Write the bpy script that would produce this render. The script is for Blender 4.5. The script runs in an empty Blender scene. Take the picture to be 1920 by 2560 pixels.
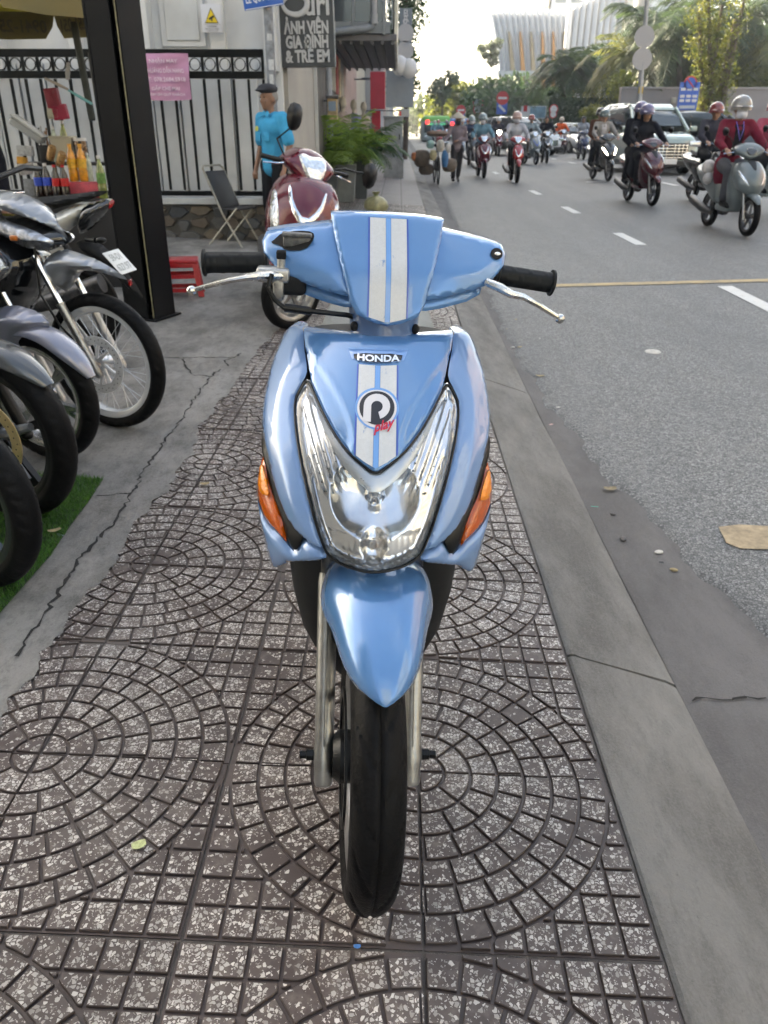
import bpy, bmesh, math, random
import numpy as np
from mathutils import Vector, Matrix, Euler
from mathutils.geometry import delaunay_2d_cdt
R = math.radians
random.seed(7); rng = np.random.default_rng(11)
scene = bpy.context.scene
COL = scene.collection

# ------------------------------------------------------------------ camera
FPX, PIT, YAW, ROLL, CAMH, TILT = 1930.0, R(25.95), R(0.93), R(0.2), 1.22, 0.0419
_f = Vector((-math.sin(YAW) * math.cos(PIT), math.cos(YAW) * math.cos(PIT), -math.sin(PIT)))
_r = Vector((math.cos(YAW), math.sin(YAW), 0)); _u = _r.cross(_f)
_rc = _r * math.cos(ROLL) + _u * math.sin(ROLL); _uc = _u * math.cos(ROLL) - _r * math.sin(ROLL)
cam_data = bpy.data.cameras.new('camera'); cam = bpy.data.objects.new('camera', cam_data); COL.objects.link(cam)
cam.matrix_world = Matrix(((_rc.x, _uc.x, -_f.x, 0), (_rc.y, _uc.y, -_f.y, 0), (_rc.z, _uc.z, -_f.z, CAMH), (0, 0, 0, 1)))
cam_data.sensor_fit = 'HORIZONTAL'; cam_data.sensor_width = 36; cam_data.lens = 36 * FPX / 1920
cam_data.clip_start = 0.02; cam_data.clip_end = 6000
cam_data.dof.use_dof = True; cam_data.dof.focus_distance = 1.26; cam_data.dof.aperture_fstop = 12.5
scene.camera = cam

# ------------------------------------------------------------------ sky, sun, exposure
SUN_EL, SUN_AZ = R(33), R(-42)          # azimuth from +Y (along the street), negative = towards the left-hand houses
world = bpy.data.worlds.new('World'); scene.world = world; world.use_nodes = True
wn = world.node_tree.nodes; wl = world.node_tree.links
sky = wn.new('ShaderNodeTexSky'); sky.sky_type = 'NISHITA'; sky.sun_disc = False
sky.sun_elevation = SUN_EL; sky.sun_rotation = SUN_AZ
sky.air_density = 1.0; sky.dust_density = 3.5; sky.ozone_density = 1.0; sky.altitude = 10
# thin broken cloud over the whole sky, laid on a flat cloud deck
_tc = wn.new('ShaderNodeTexCoord'); _sx = wn.new('ShaderNodeSeparateXYZ'); wl.new(_tc.outputs['Generated'], _sx.inputs[0])
_mx = wn.new('ShaderNodeMath'); _mx.operation = 'MAXIMUM'; _mx.inputs[1].default_value = .06; wl.new(_sx.outputs[2], _mx.inputs[0])
_dv = wn.new('ShaderNodeVectorMath'); _dv.operation = 'DIVIDE'; wl.new(_tc.outputs['Generated'], _dv.inputs[0]); wl.new(_mx.outputs[0], _dv.inputs[1])
_nz = wn.new('ShaderNodeTexNoise'); _nz.inputs['Scale'].default_value = 1.3; _nz.inputs['Detail'].default_value = 8; _nz.inputs['Roughness'].default_value = .58; wl.new(_dv.outputs[0], _nz.inputs['Vector'])
_rp = wn.new('ShaderNodeMapRange'); _rp.inputs[1].default_value = .46; _rp.inputs[2].default_value = .72; _rp.inputs[4].default_value = .85; wl.new(_nz.outputs['Fac'], _rp.inputs[0])
_hs = wn.new('ShaderNodeHueSaturation'); _hs.inputs['Saturation'].default_value = .25; _hs.inputs['Value'].default_value = 1.7; wl.new(sky.outputs[0], _hs.inputs['Color'])
_mc = wn.new('ShaderNodeMix'); _mc.data_type = 'RGBA'; wl.new(_rp.outputs[0], _mc.inputs[0]); wl.new(sky.outputs[0], _mc.inputs[6]); wl.new(_hs.outputs[0], _mc.inputs[7])
wl.new(_mc.outputs[2], wn['Background'].inputs[0]); wn['Background'].inputs[1].default_value = 0.15
sun_data = bpy.data.lights.new('sun', 'SUN'); sun_data.energy = 4.6; sun_data.angle = R(0.6); sun_data.color = (1.0, 0.93, 0.82)
sun = bpy.data.objects.new('sun', sun_data); COL.objects.link(sun)
_sd = Vector((math.sin(SUN_AZ) * math.cos(SUN_EL), math.cos(SUN_AZ) * math.cos(SUN_EL), math.sin(SUN_EL)))
sun.rotation_euler = (-_sd).to_track_quat('-Z', 'Y').to_euler()
vs = scene.view_settings
vs.view_transform = 'Standard'; vs.look = 'None'; vs.gamma = 1.0; vs.use_curve_mapping = False
vs.exposure = 2.1
vs.use_white_balance = True; vs.white_balance_temperature = 7750; vs.white_balance_tint = 6
scene.cycles.max_bounces = 6; scene.cycles.diffuse_bounces = 2; scene.cycles.glossy_bounces = 3
scene.cycles.transparent_max_bounces = 12; scene.cycles.transmission_bounces = 4
scene.cycles.use_denoising = True; scene.cycles.use_adaptive_sampling = True; scene.cycles.adaptive_threshold = .035

# ------------------------------------------------------------------ helpers: pixels of the photograph -> points on the ground
def rise(y): return 0.0115 * max(0.0, y - 5.0) if y < 90 else 0.0115 * 85 + 0.003 * (y - 90)
def zfoot(x, y): return -TILT * min(max(x, -3.4), 0.47) + rise(y)
def zroad(x, y): return -0.118 + 0.022 * min(max(x - 0.9, 0.0), 5.2) + rise(y)
def zg(x, y): return zfoot(x, y) if x < 0.76 else zroad(x, y)
def pray(u, v):
    c, s = math.cos(ROLL), math.sin(ROLL); x, y = u - 960, v - 1280
    return (_f + _r * ((x * c + y * s) / FPX) - _u * ((-x * s + y * c) / FPX))
def at(u, v, Y):                                   # the point at depth Y along the street
    d = pray(u, v); t = Y / d.y; return Vector((0, 0, CAMH)) + d * t
def gp(u, v, fn=None):                             # where a pixel meets the ground
    fn = fn or zg; d = pray(u, v); t = 0.5; lo = 0.4
    while t < 400:
        p = d * t
        if p.z + CAMH <= fn(p.x, p.y): break
        lo = t; t *= 1.03
    hi = t
    for _ in range(40):
        m = (lo + hi) / 2; p = d * m
        if p.z + CAMH <= fn(p.x, p.y): hi = m
        else: lo = m
    p = d * hi; return Vector((p.x, p.y, fn(p.x, p.y)))

# ------------------------------------------------------------------ helpers: materials
MATS = {}
def mat(name, col=(.5, .5, .5), rough=.5, metal=0., var=0., vscale=6., bump=0., bscale=60., coat=0., spec=.5, trans=0., emit=None, estr=0., col2=None, alpha=None, dirt=0., sheen=0., flake=0., ior=None, sss=0.):
    if name in MATS: return MATS[name]
    m = bpy.data.materials.new(name); m.use_nodes = True; nt = m.node_tree; N = nt.nodes; L = nt.links
    b = N['Principled BSDF']
    b.inputs['Base Color'].default_value = (*col, 1); b.inputs['Roughness'].default_value = rough; b.inputs['Metallic'].default_value = metal
    b.inputs['Coat Weight'].default_value = coat; b.inputs['Coat Roughness'].default_value = .03
    b.inputs['Specular IOR Level'].default_value = spec; b.inputs['Transmission Weight'].default_value = trans
    if ior: b.inputs['IOR'].default_value = ior
    if sheen: b.inputs['Sheen Weight'].default_value = sheen
    if sss: b.inputs['Subsurface Weight'].default_value = sss; b.inputs['Subsurface Radius'].default_value = (.01, .004, .002)
    if emit: b.inputs['Emission Color'].default_value = (*emit, 1); b.inputs['Emission Strength'].default_value = estr
    if alpha is not None: b.inputs['Alpha'].default_value = alpha
    tc = N.new('ShaderNodeTexCoord')
    if var or col2:
        oi = N.new('ShaderNodeObjectInfo')
        ad = N.new('ShaderNodeVectorMath'); ad.operation = 'ADD'; L.new(tc.outputs['Object'], ad.inputs[0]); L.new(oi.outputs['Random'], ad.inputs[1])
        n = N.new('ShaderNodeTexNoise'); n.inputs['Scale'].default_value = vscale; n.inputs['Detail'].default_value = 6; n.inputs['Roughness'].default_value = .62
        L.new(ad.outputs[0], n.inputs['Vector'])
        rp = N.new('ShaderNodeValToRGB'); L.new(n.outputs['Fac'], rp.inputs[0])
        c2 = col2 or tuple(min(1, c * (1 + var)) for c in col); c1 = col if col2 else tuple(c * (1 - var) for c in col)
        rp.color_ramp.elements[0].position = .33; rp.color_ramp.elements[1].position = .67
        rp.color_ramp.elements[0].color = (*c1, 1); rp.color_ramp.elements[1].color = (*c2, 1)
        L.new(rp.outputs[0], b.inputs['Base Color'])
        mr = N.new('ShaderNodeMapRange'); L.new(n.outputs['Fac'], mr.inputs[0]); mr.inputs[1].default_value = .3; mr.inputs[2].default_value = .7
        mr.inputs[3].default_value = max(.02, rough - .08); mr.inputs[4].default_value = min(1, rough + .08); L.new(mr.outputs[0], b.inputs['Roughness'])
    if bump:
        n2 = N.new('ShaderNodeTexNoise'); n2.inputs['Scale'].default_value = bscale; n2.inputs['Detail'].default_value = 5
        L.new(tc.outputs['Object'], n2.inputs['Vector'])
        bp = N.new('ShaderNodeBump'); bp.inputs['Strength'].default_value = bump; bp.inputs['Distance'].default_value = .01
        L.new(n2.outputs['Fac'], bp.inputs['Height']); L.new(bp.outputs[0], b.inputs['Normal'])
    if flake:
        n3 = N.new('ShaderNodeTexVoronoi'); n3.inputs['Scale'].default_value = 900; L.new(tc.outputs['Object'], n3.inputs['Vector'])
        bp = N.new('ShaderNodeBump'); bp.inputs['Strength'].default_value = flake; bp.inputs['Distance'].default_value = .001
        L.new(n3.outputs['Distance'], bp.inputs['Height']); L.new(bp.outputs[0], b.inputs['Normal'])
        b.inputs['Coat Weight'].default_value = coat
    MATS[name] = m; return m
def paint(name, col, rough=.22, metal=.0, coat=1.0, flake=0.): return mat(name, col, rough, metal, coat=coat, flake=flake)
def clear_plastic(name, tint=(1, 1, 1), base=.0):
    if name in MATS: return MATS[name]
    m = bpy.data.materials.new(name); m.use_nodes = True; N = m.node_tree.nodes; L = m.node_tree.links
    for n in list(N):
        if n.type != 'OUTPUT_MATERIAL': N.remove(n)
    t = N.new('ShaderNodeBsdfTransparent'); t.inputs[0].default_value = (*tint, 1); g = N.new('ShaderNodeBsdfGlossy'); g.inputs['Roughness'].default_value = .02
    fr = N.new('ShaderNodeFresnel'); fr.inputs[0].default_value = 1.5; mx = N.new('ShaderNodeMixShader')
    if base:
        ad = N.new('ShaderNodeMath'); ad.operation = 'ADD'; ad.inputs[1].default_value = base; L.new(fr.outputs[0], ad.inputs[0]); L.new(ad.outputs[0], mx.inputs[0])
    else: L.new(fr.outputs[0], mx.inputs[0])
    L.new(t.outputs[0], mx.inputs[1]); L.new(g.outputs[0], mx.inputs[2]); L.new(mx.outputs[0], N['Material Output'].inputs[0])
    MATS[name] = m; return m
def leafmat(name, c1, c2, trans=.45):
    if name in MATS: return MATS[name]
    m = bpy.data.materials.new(name); m.use_nodes = True; N = m.node_tree.nodes; L = m.node_tree.links
    b = N['Principled BSDF']; b.inputs['Roughness'].default_value = .45
    tc = N.new('ShaderNodeTexCoord'); n = N.new('ShaderNodeTexNoise'); n.inputs['Scale'].default_value = 1.7; n.inputs['Detail'].default_value = 4
    L.new(tc.outputs['Object'], n.inputs['Vector']); rp = N.new('ShaderNodeValToRGB'); L.new(n.outputs['Fac'], rp.inputs[0])
    rp.color_ramp.elements[0].position = .35; rp.color_ramp.elements[1].position = .68
    rp.color_ramp.elements[0].color = (*c1, 1); rp.color_ramp.elements[1].color = (*c2, 1); L.new(rp.outputs[0], b.inputs['Base Color'])
    tr = N.new('ShaderNodeBsdfTranslucent'); hs = N.new('ShaderNodeHueSaturation'); hs.inputs['Value'].default_value = 1.7; hs.inputs['Hue'].default_value = .48
    L.new(rp.outputs[0], hs.inputs['Color']); L.new(hs.outputs[0], tr.inputs[0])
    mx = N.new('ShaderNodeMixShader'); mx.inputs[0].default_value = trans; L.new(b.outputs[0], mx.inputs[1]); L.new(tr.outputs[0], mx.inputs[2])
    L.new(mx.outputs[0], N['Material Output'].inputs[0]); MATS[name] = m; return m

# ------------------------------------------------------------------ helpers: meshes
def rotm(axis, deg): return Matrix.Rotation(R(deg), 4, axis)
def trm(x, y, z): return Matrix.Translation((x, y, z))
def frame_of(d, up=(0, 0, 1)):
    d = Vector(d).normalized(); up = Vector(up)
    if abs(d.dot(up)) > .98: up = Vector((0, 1, 0)) if abs(d.y) < .9 else Vector((1, 0, 0))
    a = up.cross(d).normalized(); return a, d.cross(a).normalized(), d
class MB:
    def __init__(s): s.v = []; s.f = []
    def add(s, vs, fs, M=None):
        o = len(s.v)
        s.v += [tuple(M @ Vector(p)) for p in vs] if M is not None else [tuple(p) for p in vs]
        s.f += [tuple(i + o for i in f) for f in fs]; return s
    def box(s, c, d, M=None, taper=1.0):
        x, y, z = d[0] / 2, d[1] / 2, d[2] / 2; t = taper
        vs = [(-x, -y, -z), (x, -y, -z), (x, y, -z), (-x, y, -z), (-x * t, -y * t, z), (x * t, -y * t, z), (x * t, y * t, z), (-x * t, y * t, z)]
        vs = [(a + c[0], b + c[1], e + c[2]) for a, b, e in vs]
        return s.add(vs, [(0, 3, 2, 1), (4, 5, 6, 7), (0, 1, 5, 4), (1, 2, 6, 5), (2, 3, 7, 6), (3, 0, 4, 7)], M)
    def rbox(s, c, d, r=.01, M=None, seg=3):          # box with rounded vertical and horizontal edges
        bm = bmesh.new(); bmesh.ops.create_cube(bm, size=1.0)
        for v in bm.verts: v.co = Vector((v.co.x * d[0], v.co.y * d[1], v.co.z * d[2]))
        bmesh.ops.bevel(bm, geom=bm.edges[:], offset=min(r, min(d) * .45), segments=seg, profile=.5, affect='EDGES')
        for v in bm.verts: v.co += Vector(c)
        bm.verts.index_update(); s.add([v.co[:] for v in bm.verts], [tuple(v.index for v in f.verts) for f in bm.faces], M); bm.free(); return s
    def loft(s, rings, cap0=True, cap1=True, closed=True, M=None):
        n = len(rings[0]); vs = [p for r in rings for p in r]; fs = []
        for i in range(len(rings) - 1):
            for j in range(n if closed else n - 1):
                k = (j + 1) % n; fs.append((i * n + j, i * n + k, (i + 1) * n + k, (i + 1) * n + j))
        if cap0 and closed: fs.append(tuple(reversed(range(n))))
        if cap1 and closed: fs.append(tuple(range((len(rings) - 1) * n, len(rings) * n)))
        return s.add(vs, fs, M)
    def tube(s, path, r, n=10, caps=True, M=None, flat=1.0, up=(0, 0, 1)):
        P = [Vector(p) for p in path]; rr = r if isinstance(r, (list, tuple)) else [r] * len(P); rings = []
        for i, p in enumerate(P):
            d = P[min(i + 1, len(P) - 1)] - P[max(i - 1, 0)]; a, b, _ = frame_of(d, up)
            rings.append([p + a * (rr[i] * math.cos(2 * math.pi * k / n)) + b * (rr[i] * flat * math.sin(2 * math.pi * k / n)) for k in range(n)])
        return s.loft(rings, caps, caps, True, M)
    def lathe(s, prof, n=24, M=None, closed=False, a0=0, a1=2 * math.pi):   # profile (r, z) about z
        full = abs(a1 - a0 - 2 * math.pi) < 1e-6; k = n if full else n + 1; vs = []; fs = []; m = len(prof)
        for i in range(k):
            a = a0 + (a1 - a0) * i / n; c, sn = math.cos(a), math.sin(a)
            vs += [(r * c, r * sn, z) for r, z in prof]
        for i in range(n):
            j = (i + 1) % k
            for q in range(m if closed else m - 1):
                p = (q + 1) % m; fs.append((i * m + q, j * m + q, j * m + p, i * m + p))
        return s.add(vs, fs, M)
    def ell(s, c, r, M=None, nu=16, nv=10):
        vs = []; fs = []
        for i in range(nv + 1):
            t = math.pi * i / nv
            for j in range(nu):
                a = 2 * math.pi * j / nu; vs.append((c[0] + r[0] * math.sin(t) * math.cos(a), c[1] + r[1] * math.sin(t) * math.sin(a), c[2] + r[2] * math.cos(t)))
        for i in range(nv):
            for j in range(nu):
                k = (j + 1) % nu; fs.append((i * nu + j, (i + 1) * nu + j, (i + 1) * nu + k, i * nu + k))
        return s.add(vs, fs, M)
    def prism(s, poly, h, M=None):                     # polygon in xy, extruded 0..h in z
        n = len(poly); vs = [(x, y, 0) for x, y in poly] + [(x, y, h) for x, y in poly]
        fs = [tuple(reversed(range(n))), tuple(range(n, 2 * n))] + [(i, (i + 1) % n, n + (i + 1) % n, n + i) for i in range(n)]
        return s.add(vs, fs, M)
    def grid(s, fn, nu, nv, M=None):
        vs = [fn(i / nu, j / nv) for i in range(nu + 1) for j in range(nv + 1)]; w = nv + 1
        return s.add(vs, [(i * w + j, (i + 1) * w + j, (i + 1) * w + j + 1, i * w + j + 1) for i in range(nu) for j in range(nv)], M)
    def xf(s, M): s.v = [tuple(M @ Vector(p)) for p in s.v]; return s
    def mesh(s, name, angle=35, fix=True):
        me = bpy.data.meshes.new(name); me.from_pydata(s.v, [], s.f); me.update()
        if fix:
            bm = bmesh.new(); bm.from_mesh(me); bmesh.ops.remove_doubles(bm, verts=bm.verts, dist=1e-6); bmesh.ops.recalc_face_normals(bm, faces=bm.faces); bm.to_mesh(me); bm.free()
        if angle:
            me.shade_smooth(); me.set_sharp_from_angle(angle=R(angle))
        return me
    def build(s, name, m, parent=None, angle=35, fix=True, bevel=0):
        me = s.mesh(name, angle, fix); me.materials.append(m); return link(name, me, parent, bevel)
def link(name, me, parent=None, bevel=0):
    o = bpy.data.objects.new(name, me); COL.objects.link(o)
    if parent is not None: o.parent = parent
    if bevel:
        b = o.modifiers.new('b', 'BEVEL'); b.width = bevel; b.segments = 2; b.limit_method = 'ANGLE'; b.angle_limit = R(40)
    return o
def tag(o, label=None, cat=None, group=None, kind=None):
    if label: o['label'] = label
    if cat: o['category'] = cat
    if group: o['group'] = group
    if kind: o['kind'] = kind
    return o
def thing(name, label, cat, loc=(0, 0, 0), rz=0., group=None):
    o = bpy.data.objects.new(name, None); COL.objects.link(o); o.location = loc; o.rotation_euler = (0, 0, R(rz)); o.empty_display_size = .05
    return tag(o, label, cat, group)
def copy_tree(o, parent=None):
    kids = [c for c in o.children]
    c = o.copy(); COL.objects.link(c)
    if parent is not None: c.parent = parent; c.matrix_parent_inverse = o.matrix_parent_inverse
    for k in kids: copy_tree(k, c)
    return c
def struct(o): o['kind'] = 'structure'; return o
def text_mesh(s, size=1.0, extrude=0., align='CENTER', bold=0., res=3):
    cu = bpy.data.curves.new('t', 'FONT'); cu.body = s; cu.size = size; cu.extrude = extrude; cu.align_x = align; cu.align_y = 'CENTER'; cu.offset = bold; cu.resolution_u = res
    o = bpy.data.objects.new('t', cu); COL.objects.link(o); dg = bpy.context.evaluated_depsgraph_get()
    me = bpy.data.meshes.new_from_object(o.evaluated_get(dg)); bpy.data.objects.remove(o); bpy.data.curves.remove(cu); return me
def text_obj(name, s, size, m, parent, M, extrude=.002, fit_w=None, bold=0., sx=1., align='CENTER'):
    me = text_mesh(s, size, extrude, align, bold)
    xs = [v.co.x for v in me.vertices]; w = (max(xs) - min(xs)) if xs else 1
    k = (fit_w / w if fit_w else 1.0) * sx
    me.transform(M @ Matrix.Diagonal((k, 1, 1, 1))); me.materials.append(m); return link(name, me, parent)
FACE = rotm('X', 90)                                  # stands a text in xy up to face -y
def ss(x, a, b):
    t = np.clip((x - a) / (b - a), 0, 1); return t * t * (3 - 2 * t)

# ================================================================== GROUND
def node_mat(name):
    m = bpy.data.materials.new(name); m.use_nodes = True; MATS[name] = m
    return m, m.node_tree.nodes, m.node_tree.links, m.node_tree.nodes['Principled BSDF']
def mth(N, L, op, a, b=None, c=None):
    n = N.new('ShaderNodeMath'); n.operation = op
    for i, x in enumerate((a, b, c)):
        if x is None: continue
        if isinstance(x, (int, float)): n.inputs[i].default_value = x
        else: L.new(x, n.inputs[i])
    return n.outputs[0]
def mixc(N, L, fac, a, b):
    n = N.new('ShaderNodeMix'); n.data_type = 'RGBA'
    if isinstance(fac, (int, float)): n.inputs[0].default_value = fac
    else: L.new(fac, n.inputs[0])
    for i, x in ((6, a), (7, b)):
        if isinstance(x, tuple): n.inputs[i].default_value = (*x, 1)
        else: L.new(x, n.inputs[i])
    return n.outputs[2]
def noise(N, L, vec, scale, detail=5, rough=.6):
    n = N.new('ShaderNodeTexNoise'); n.inputs['Scale'].default_value = scale; n.inputs['Detail'].default_value = detail; n.inputs['Roughness'].default_value = rough
    L.new(vec, n.inputs['Vector']); return n.outputs['Fac']
def ramp(N, L, fac, p0, p1, c0=(0, 0, 0), c1=(1, 1, 1)):
    r = N.new('ShaderNodeValToRGB'); L.new(fac, r.inputs[0]); e = r.color_ramp.elements
    e[0].position = p0; e[1].position = p1; e[0].color = (*c0, 1); e[1].color = (*c1, 1); return r.outputs[0]
def terrazzo():
    m, N, L, b = node_mat('terrazzo')
    geo = N.new('ShaderNodeNewGeometry'); P = geo.outputs['Position']
    big = noise(N, L, P, 4.5, 4); mid = noise(N, L, P, 30, 3)
    def chips(scale, thr, keep):
        wv = N.new('ShaderNodeVectorMath'); wv.operation = 'ADD'
        nz = N.new('ShaderNodeTexNoise'); nz.inputs['Scale'].default_value = scale * .9; nz.inputs['Detail'].default_value = 1; L.new(P, nz.inputs['Vector'])
        sc = N.new('ShaderNodeVectorMath'); sc.operation = 'SCALE'; sc.inputs[3].default_value = .006; L.new(nz.outputs['Color'], sc.inputs[0])
        L.new(P, wv.inputs[0]); L.new(sc.outputs[0], wv.inputs[1])
        v = N.new('ShaderNodeTexVoronoi'); v.feature = 'DISTANCE_TO_EDGE'; v.inputs['Scale'].default_value = scale; L.new(wv.outputs[0], v.inputs['Vector'])
        c = N.new('ShaderNodeTexVoronoi'); c.inputs['Scale'].default_value = scale; L.new(wv.outputs[0], c.inputs['Vector'])
        sep = N.new('ShaderNodeSeparateColor'); L.new(c.outputs['Color'], sep.inputs[0])
        edge = mth(N, L, 'GREATER_THAN', v.outputs['Distance'], thr)
        kp = mth(N, L, 'GREATER_THAN', mth(N, L, 'ADD', sep.outputs[0], mth(N, L, 'MULTIPLY', mth(N, L, 'SUBTRACT', big, .5), 1.7)), keep)
        return mth(N, L, 'MULTIPLY', edge, kp), sep.outputs[1]
    a, ra = chips(130, .12, .52); c, rc = chips(250, .14, .74)
    mask = mth(N, L, 'MAXIMUM', a, mth(N, L, 'MULTIPLY', c, .8))
    sepn = N.new('ShaderNodeSeparateXYZ'); L.new(geo.outputs['Normal'], sepn.inputs[0])
    tc = N.new('ShaderNodeTexCoord'); so = N.new('ShaderNodeSeparateXYZ'); L.new(tc.outputs['Object'], so.inputs[0])
    topm = mth(N, L, 'MULTIPLY', mth(N, L, 'GREATER_THAN', sepn.outputs[2], .9), mth(N, L, 'GREATER_THAN', so.outputs[2], -.004)); mask = mth(N, L, 'MULTIPLY', mask, topm)
    oi = N.new('ShaderNodeObjectInfo')
    base = mixc(N, L, ramp(N, L, big, .35, .65), (.064, .047, .043), (.102, .080, .072))
    base = mixc(N, L, ramp(N, L, mid, .5, .8), base, (.165, .137, .122))
    base = mixc(N, L, mth(N, L, 'SUBTRACT', 1.0, topm), base, (.078, .058, .052))
    chip = mixc(N, L, ra, (.24, .22, .20), (.60, .565, .525))
    col = mixc(N, L, mask, base, chip)
    col = mixc(N, L, mth(N, L, 'MULTIPLY', ramp(N, L, noise(N, L, P, 2.2, 6), .52, .72), .42), col, (.185, .165, .15))   # dust
    rr = mth(N, L, 'MULTIPLY_ADD', oi.outputs['Random'], .35, .82)
    hs = N.new('ShaderNodeHueSaturation'); L.new(col, hs.inputs['Color']); L.new(rr, hs.inputs['Value'])
    L.new(hs.outputs[0], b.inputs['Base Color'])
    b.inputs['Roughness'].default_value = .55
    L.new(mth(N, L, 'MULTIPLY_ADD', mid, .3, .38), b.inputs['Roughness'])
    bp = N.new('ShaderNodeBump'); bp.inputs['Strength'].default_value = .35; bp.inputs['Distance'].default_value = .002
    L.new(mid, bp.inputs['Height']); L.new(bp.outputs[0], b.inputs['Normal'])
    return m
def concrete(name, c1, c2, sc=3.0, stain=(.09, .085, .08), amt=.5, streak=None):
    m, N, L, b = node_mat(name); geo = N.new('ShaderNodeNewGeometry'); P = geo.outputs['Position']
    if streak:
        mp = N.new('ShaderNodeMapping'); mp.inputs['Scale'].default_value = streak; L.new(P, mp.inputs['Vector']); PS = mp.outputs[0]
    else: PS = P
    n1 = noise(N, L, PS, sc, 9, .72); n2 = noise(N, L, PS, sc * 7, 7, .75); n3 = noise(N, L, P, 130, 4, .8); n4 = noise(N, L, PS, sc * .35, 5, .6)
    col = mixc(N, L, ramp(N, L, n1, .40, .60), c1, c2)
    col = mixc(N, L, mth(N, L, 'MULTIPLY', ramp(N, L, n4, .50, .62), .5), col, tuple(min(1, c * 1.35) for c in c2))
    col = mixc(N, L, mth(N, L, 'MULTIPLY', ramp(N, L, noise(N, L, P, sc * 16, 6, .8), .60, .70), .55), col, stain)
    col = mixc(N, L, mth(N, L, 'MULTIPLY', ramp(N, L, n2, .5, .75), amt), col, stain)
    col = mixc(N, L, mth(N, L, 'MULTIPLY', ramp(N, L, n3, .45, .70), .45), col, tuple(min(1, c * 1.25) for c in c2))
    L.new(col, b.inputs['Base Color']); b.inputs['Roughness'].default_value = .8
    bp = N.new('ShaderNodeBump'); bp.inputs['Strength'].default_value = .7; bp.inputs['Distance'].default_value = .008
    L.new(mth(N, L, 'ADD', n2, mth(N, L, 'MULTIPLY', n3, .5)), bp.inputs['Height']); L.new(bp.outputs[0], b.inputs['Normal'])
    return m
def asphalt():
    m, N, L, b = node_mat('asphalt'); geo = N.new('ShaderNodeNewGeometry'); P = geo.outputs['Position']
    v = N.new('ShaderNodeTexVoronoi'); v.inputs['Scale'].default_value = 95; L.new(P, v.inputs['Vector'])
    e = N.new('ShaderNodeTexVoronoi'); e.feature = 'DISTANCE_TO_EDGE'; e.inputs['Scale'].default_value = 95; L.new(P, e.inputs['Vector'])
    sep = N.new('ShaderNodeSeparateColor'); L.new(v.outputs['Color'], sep.inputs[0])
    n1 = noise(N, L, P, .55, 6); n2 = noise(N, L, P, 6, 6)
    stone = mixc(N, L, sep.outputs[0], (.11, .112, .112), (.33, .33, .32))
    col = mixc(N, L, ramp(N, L, e.outputs['Distance'], .02, .14), (.05, .05, .052), stone)
    mp = N.new('ShaderNodeMapping'); mp.inputs['Scale'].default_value = (1.6, .05, 1); L.new(P, mp.inputs['Vector'])
    lane = noise(N, L, mp.outputs[0], 1.0, 3)
    col = mixc(N, L, mth(N, L, 'MULTIPLY', ramp(N, L, lane, .42, .68), .4), col, (.10, .102, .105))
    col = mixc(N, L, mth(N, L, 'MULTIPLY', ramp(N, L, n2, .55, .8), .3), col, (.20, .195, .18))
    col = mixc(N, L, mth(N, L, 'MULTIPLY', ramp(N, L, n1, .5, .75), .35), col, (.085, .087, .09))
    L.new(col, b.inputs['Base Color']); b.inputs['Roughness'].default_value = .62; b.inputs['Specular IOR Level'].default_value = .35
    bp = N.new('ShaderNodeBump'); bp.inputs['Strength'].default_value = .8; bp.inputs['Distance'].default_value = .004
    L.new(mth(N, L, 'MINIMUM', e.outputs['Distance'], .18), bp.inputs['Height']); L.new(bp.outputs[0], b.inputs['Normal'])
    return m
def worn_paint(name, col, under=(.13, .13, .13), wear=.5):
    m, N, L, b = node_mat(name); geo = N.new('ShaderNodeNewGeometry'); P = geo.outputs['Position']
    n = noise(N, L, P, 45, 8, .75); n1 = noise(N, L, P, 5, 4)
    k = ramp(N, L, mth(N, L, 'MULTIPLY_ADD', n1, .4, mth(N, L, 'MULTIPLY', n, .8)), wear - .05, wear + .12)
    L.new(mixc(N, L, k, under, col), b.inputs['Base Color']); b.inputs['Roughness'].default_value = .7; return m
M_TERR = terrazzo(); M_ASPH = asphalt()
M_CONC = concrete('apron_concrete', (.098, .093, .086), (.225, .215, .20), 4.5, (.05, .048, .045), .75, (1, .5, 1))
M_KERB = concrete('kerb_concrete', (.105, .100, .092), (.195, .187, .173), 4.0, (.07, .066, .062), .6, (1, .35, 1))
M_GUTT = concrete('gutter_concrete', (.095, .089, .087), (.145, .137, .132), 3.0, (.085, .08, .078), .5, (1, .4, 1))
M_GROUT = concrete('grout', (.07, .058, .053), (.12, .105, .095), 9.0, (.03, .028, .028), .5)
M_DARK = mat('crack_dirt', (.018, .017, .016), .95)

# base sheet to the horizon
g = MB(); g.grid(lambda a, c: (-700 + 1400 * a, -700 + 1400 * c, -.45), 6, 6)
struct(g.build('ground', mat('ground_earth', (.14, .135, .13), .9, var=.2, vscale=.2), None, 0))

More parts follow.
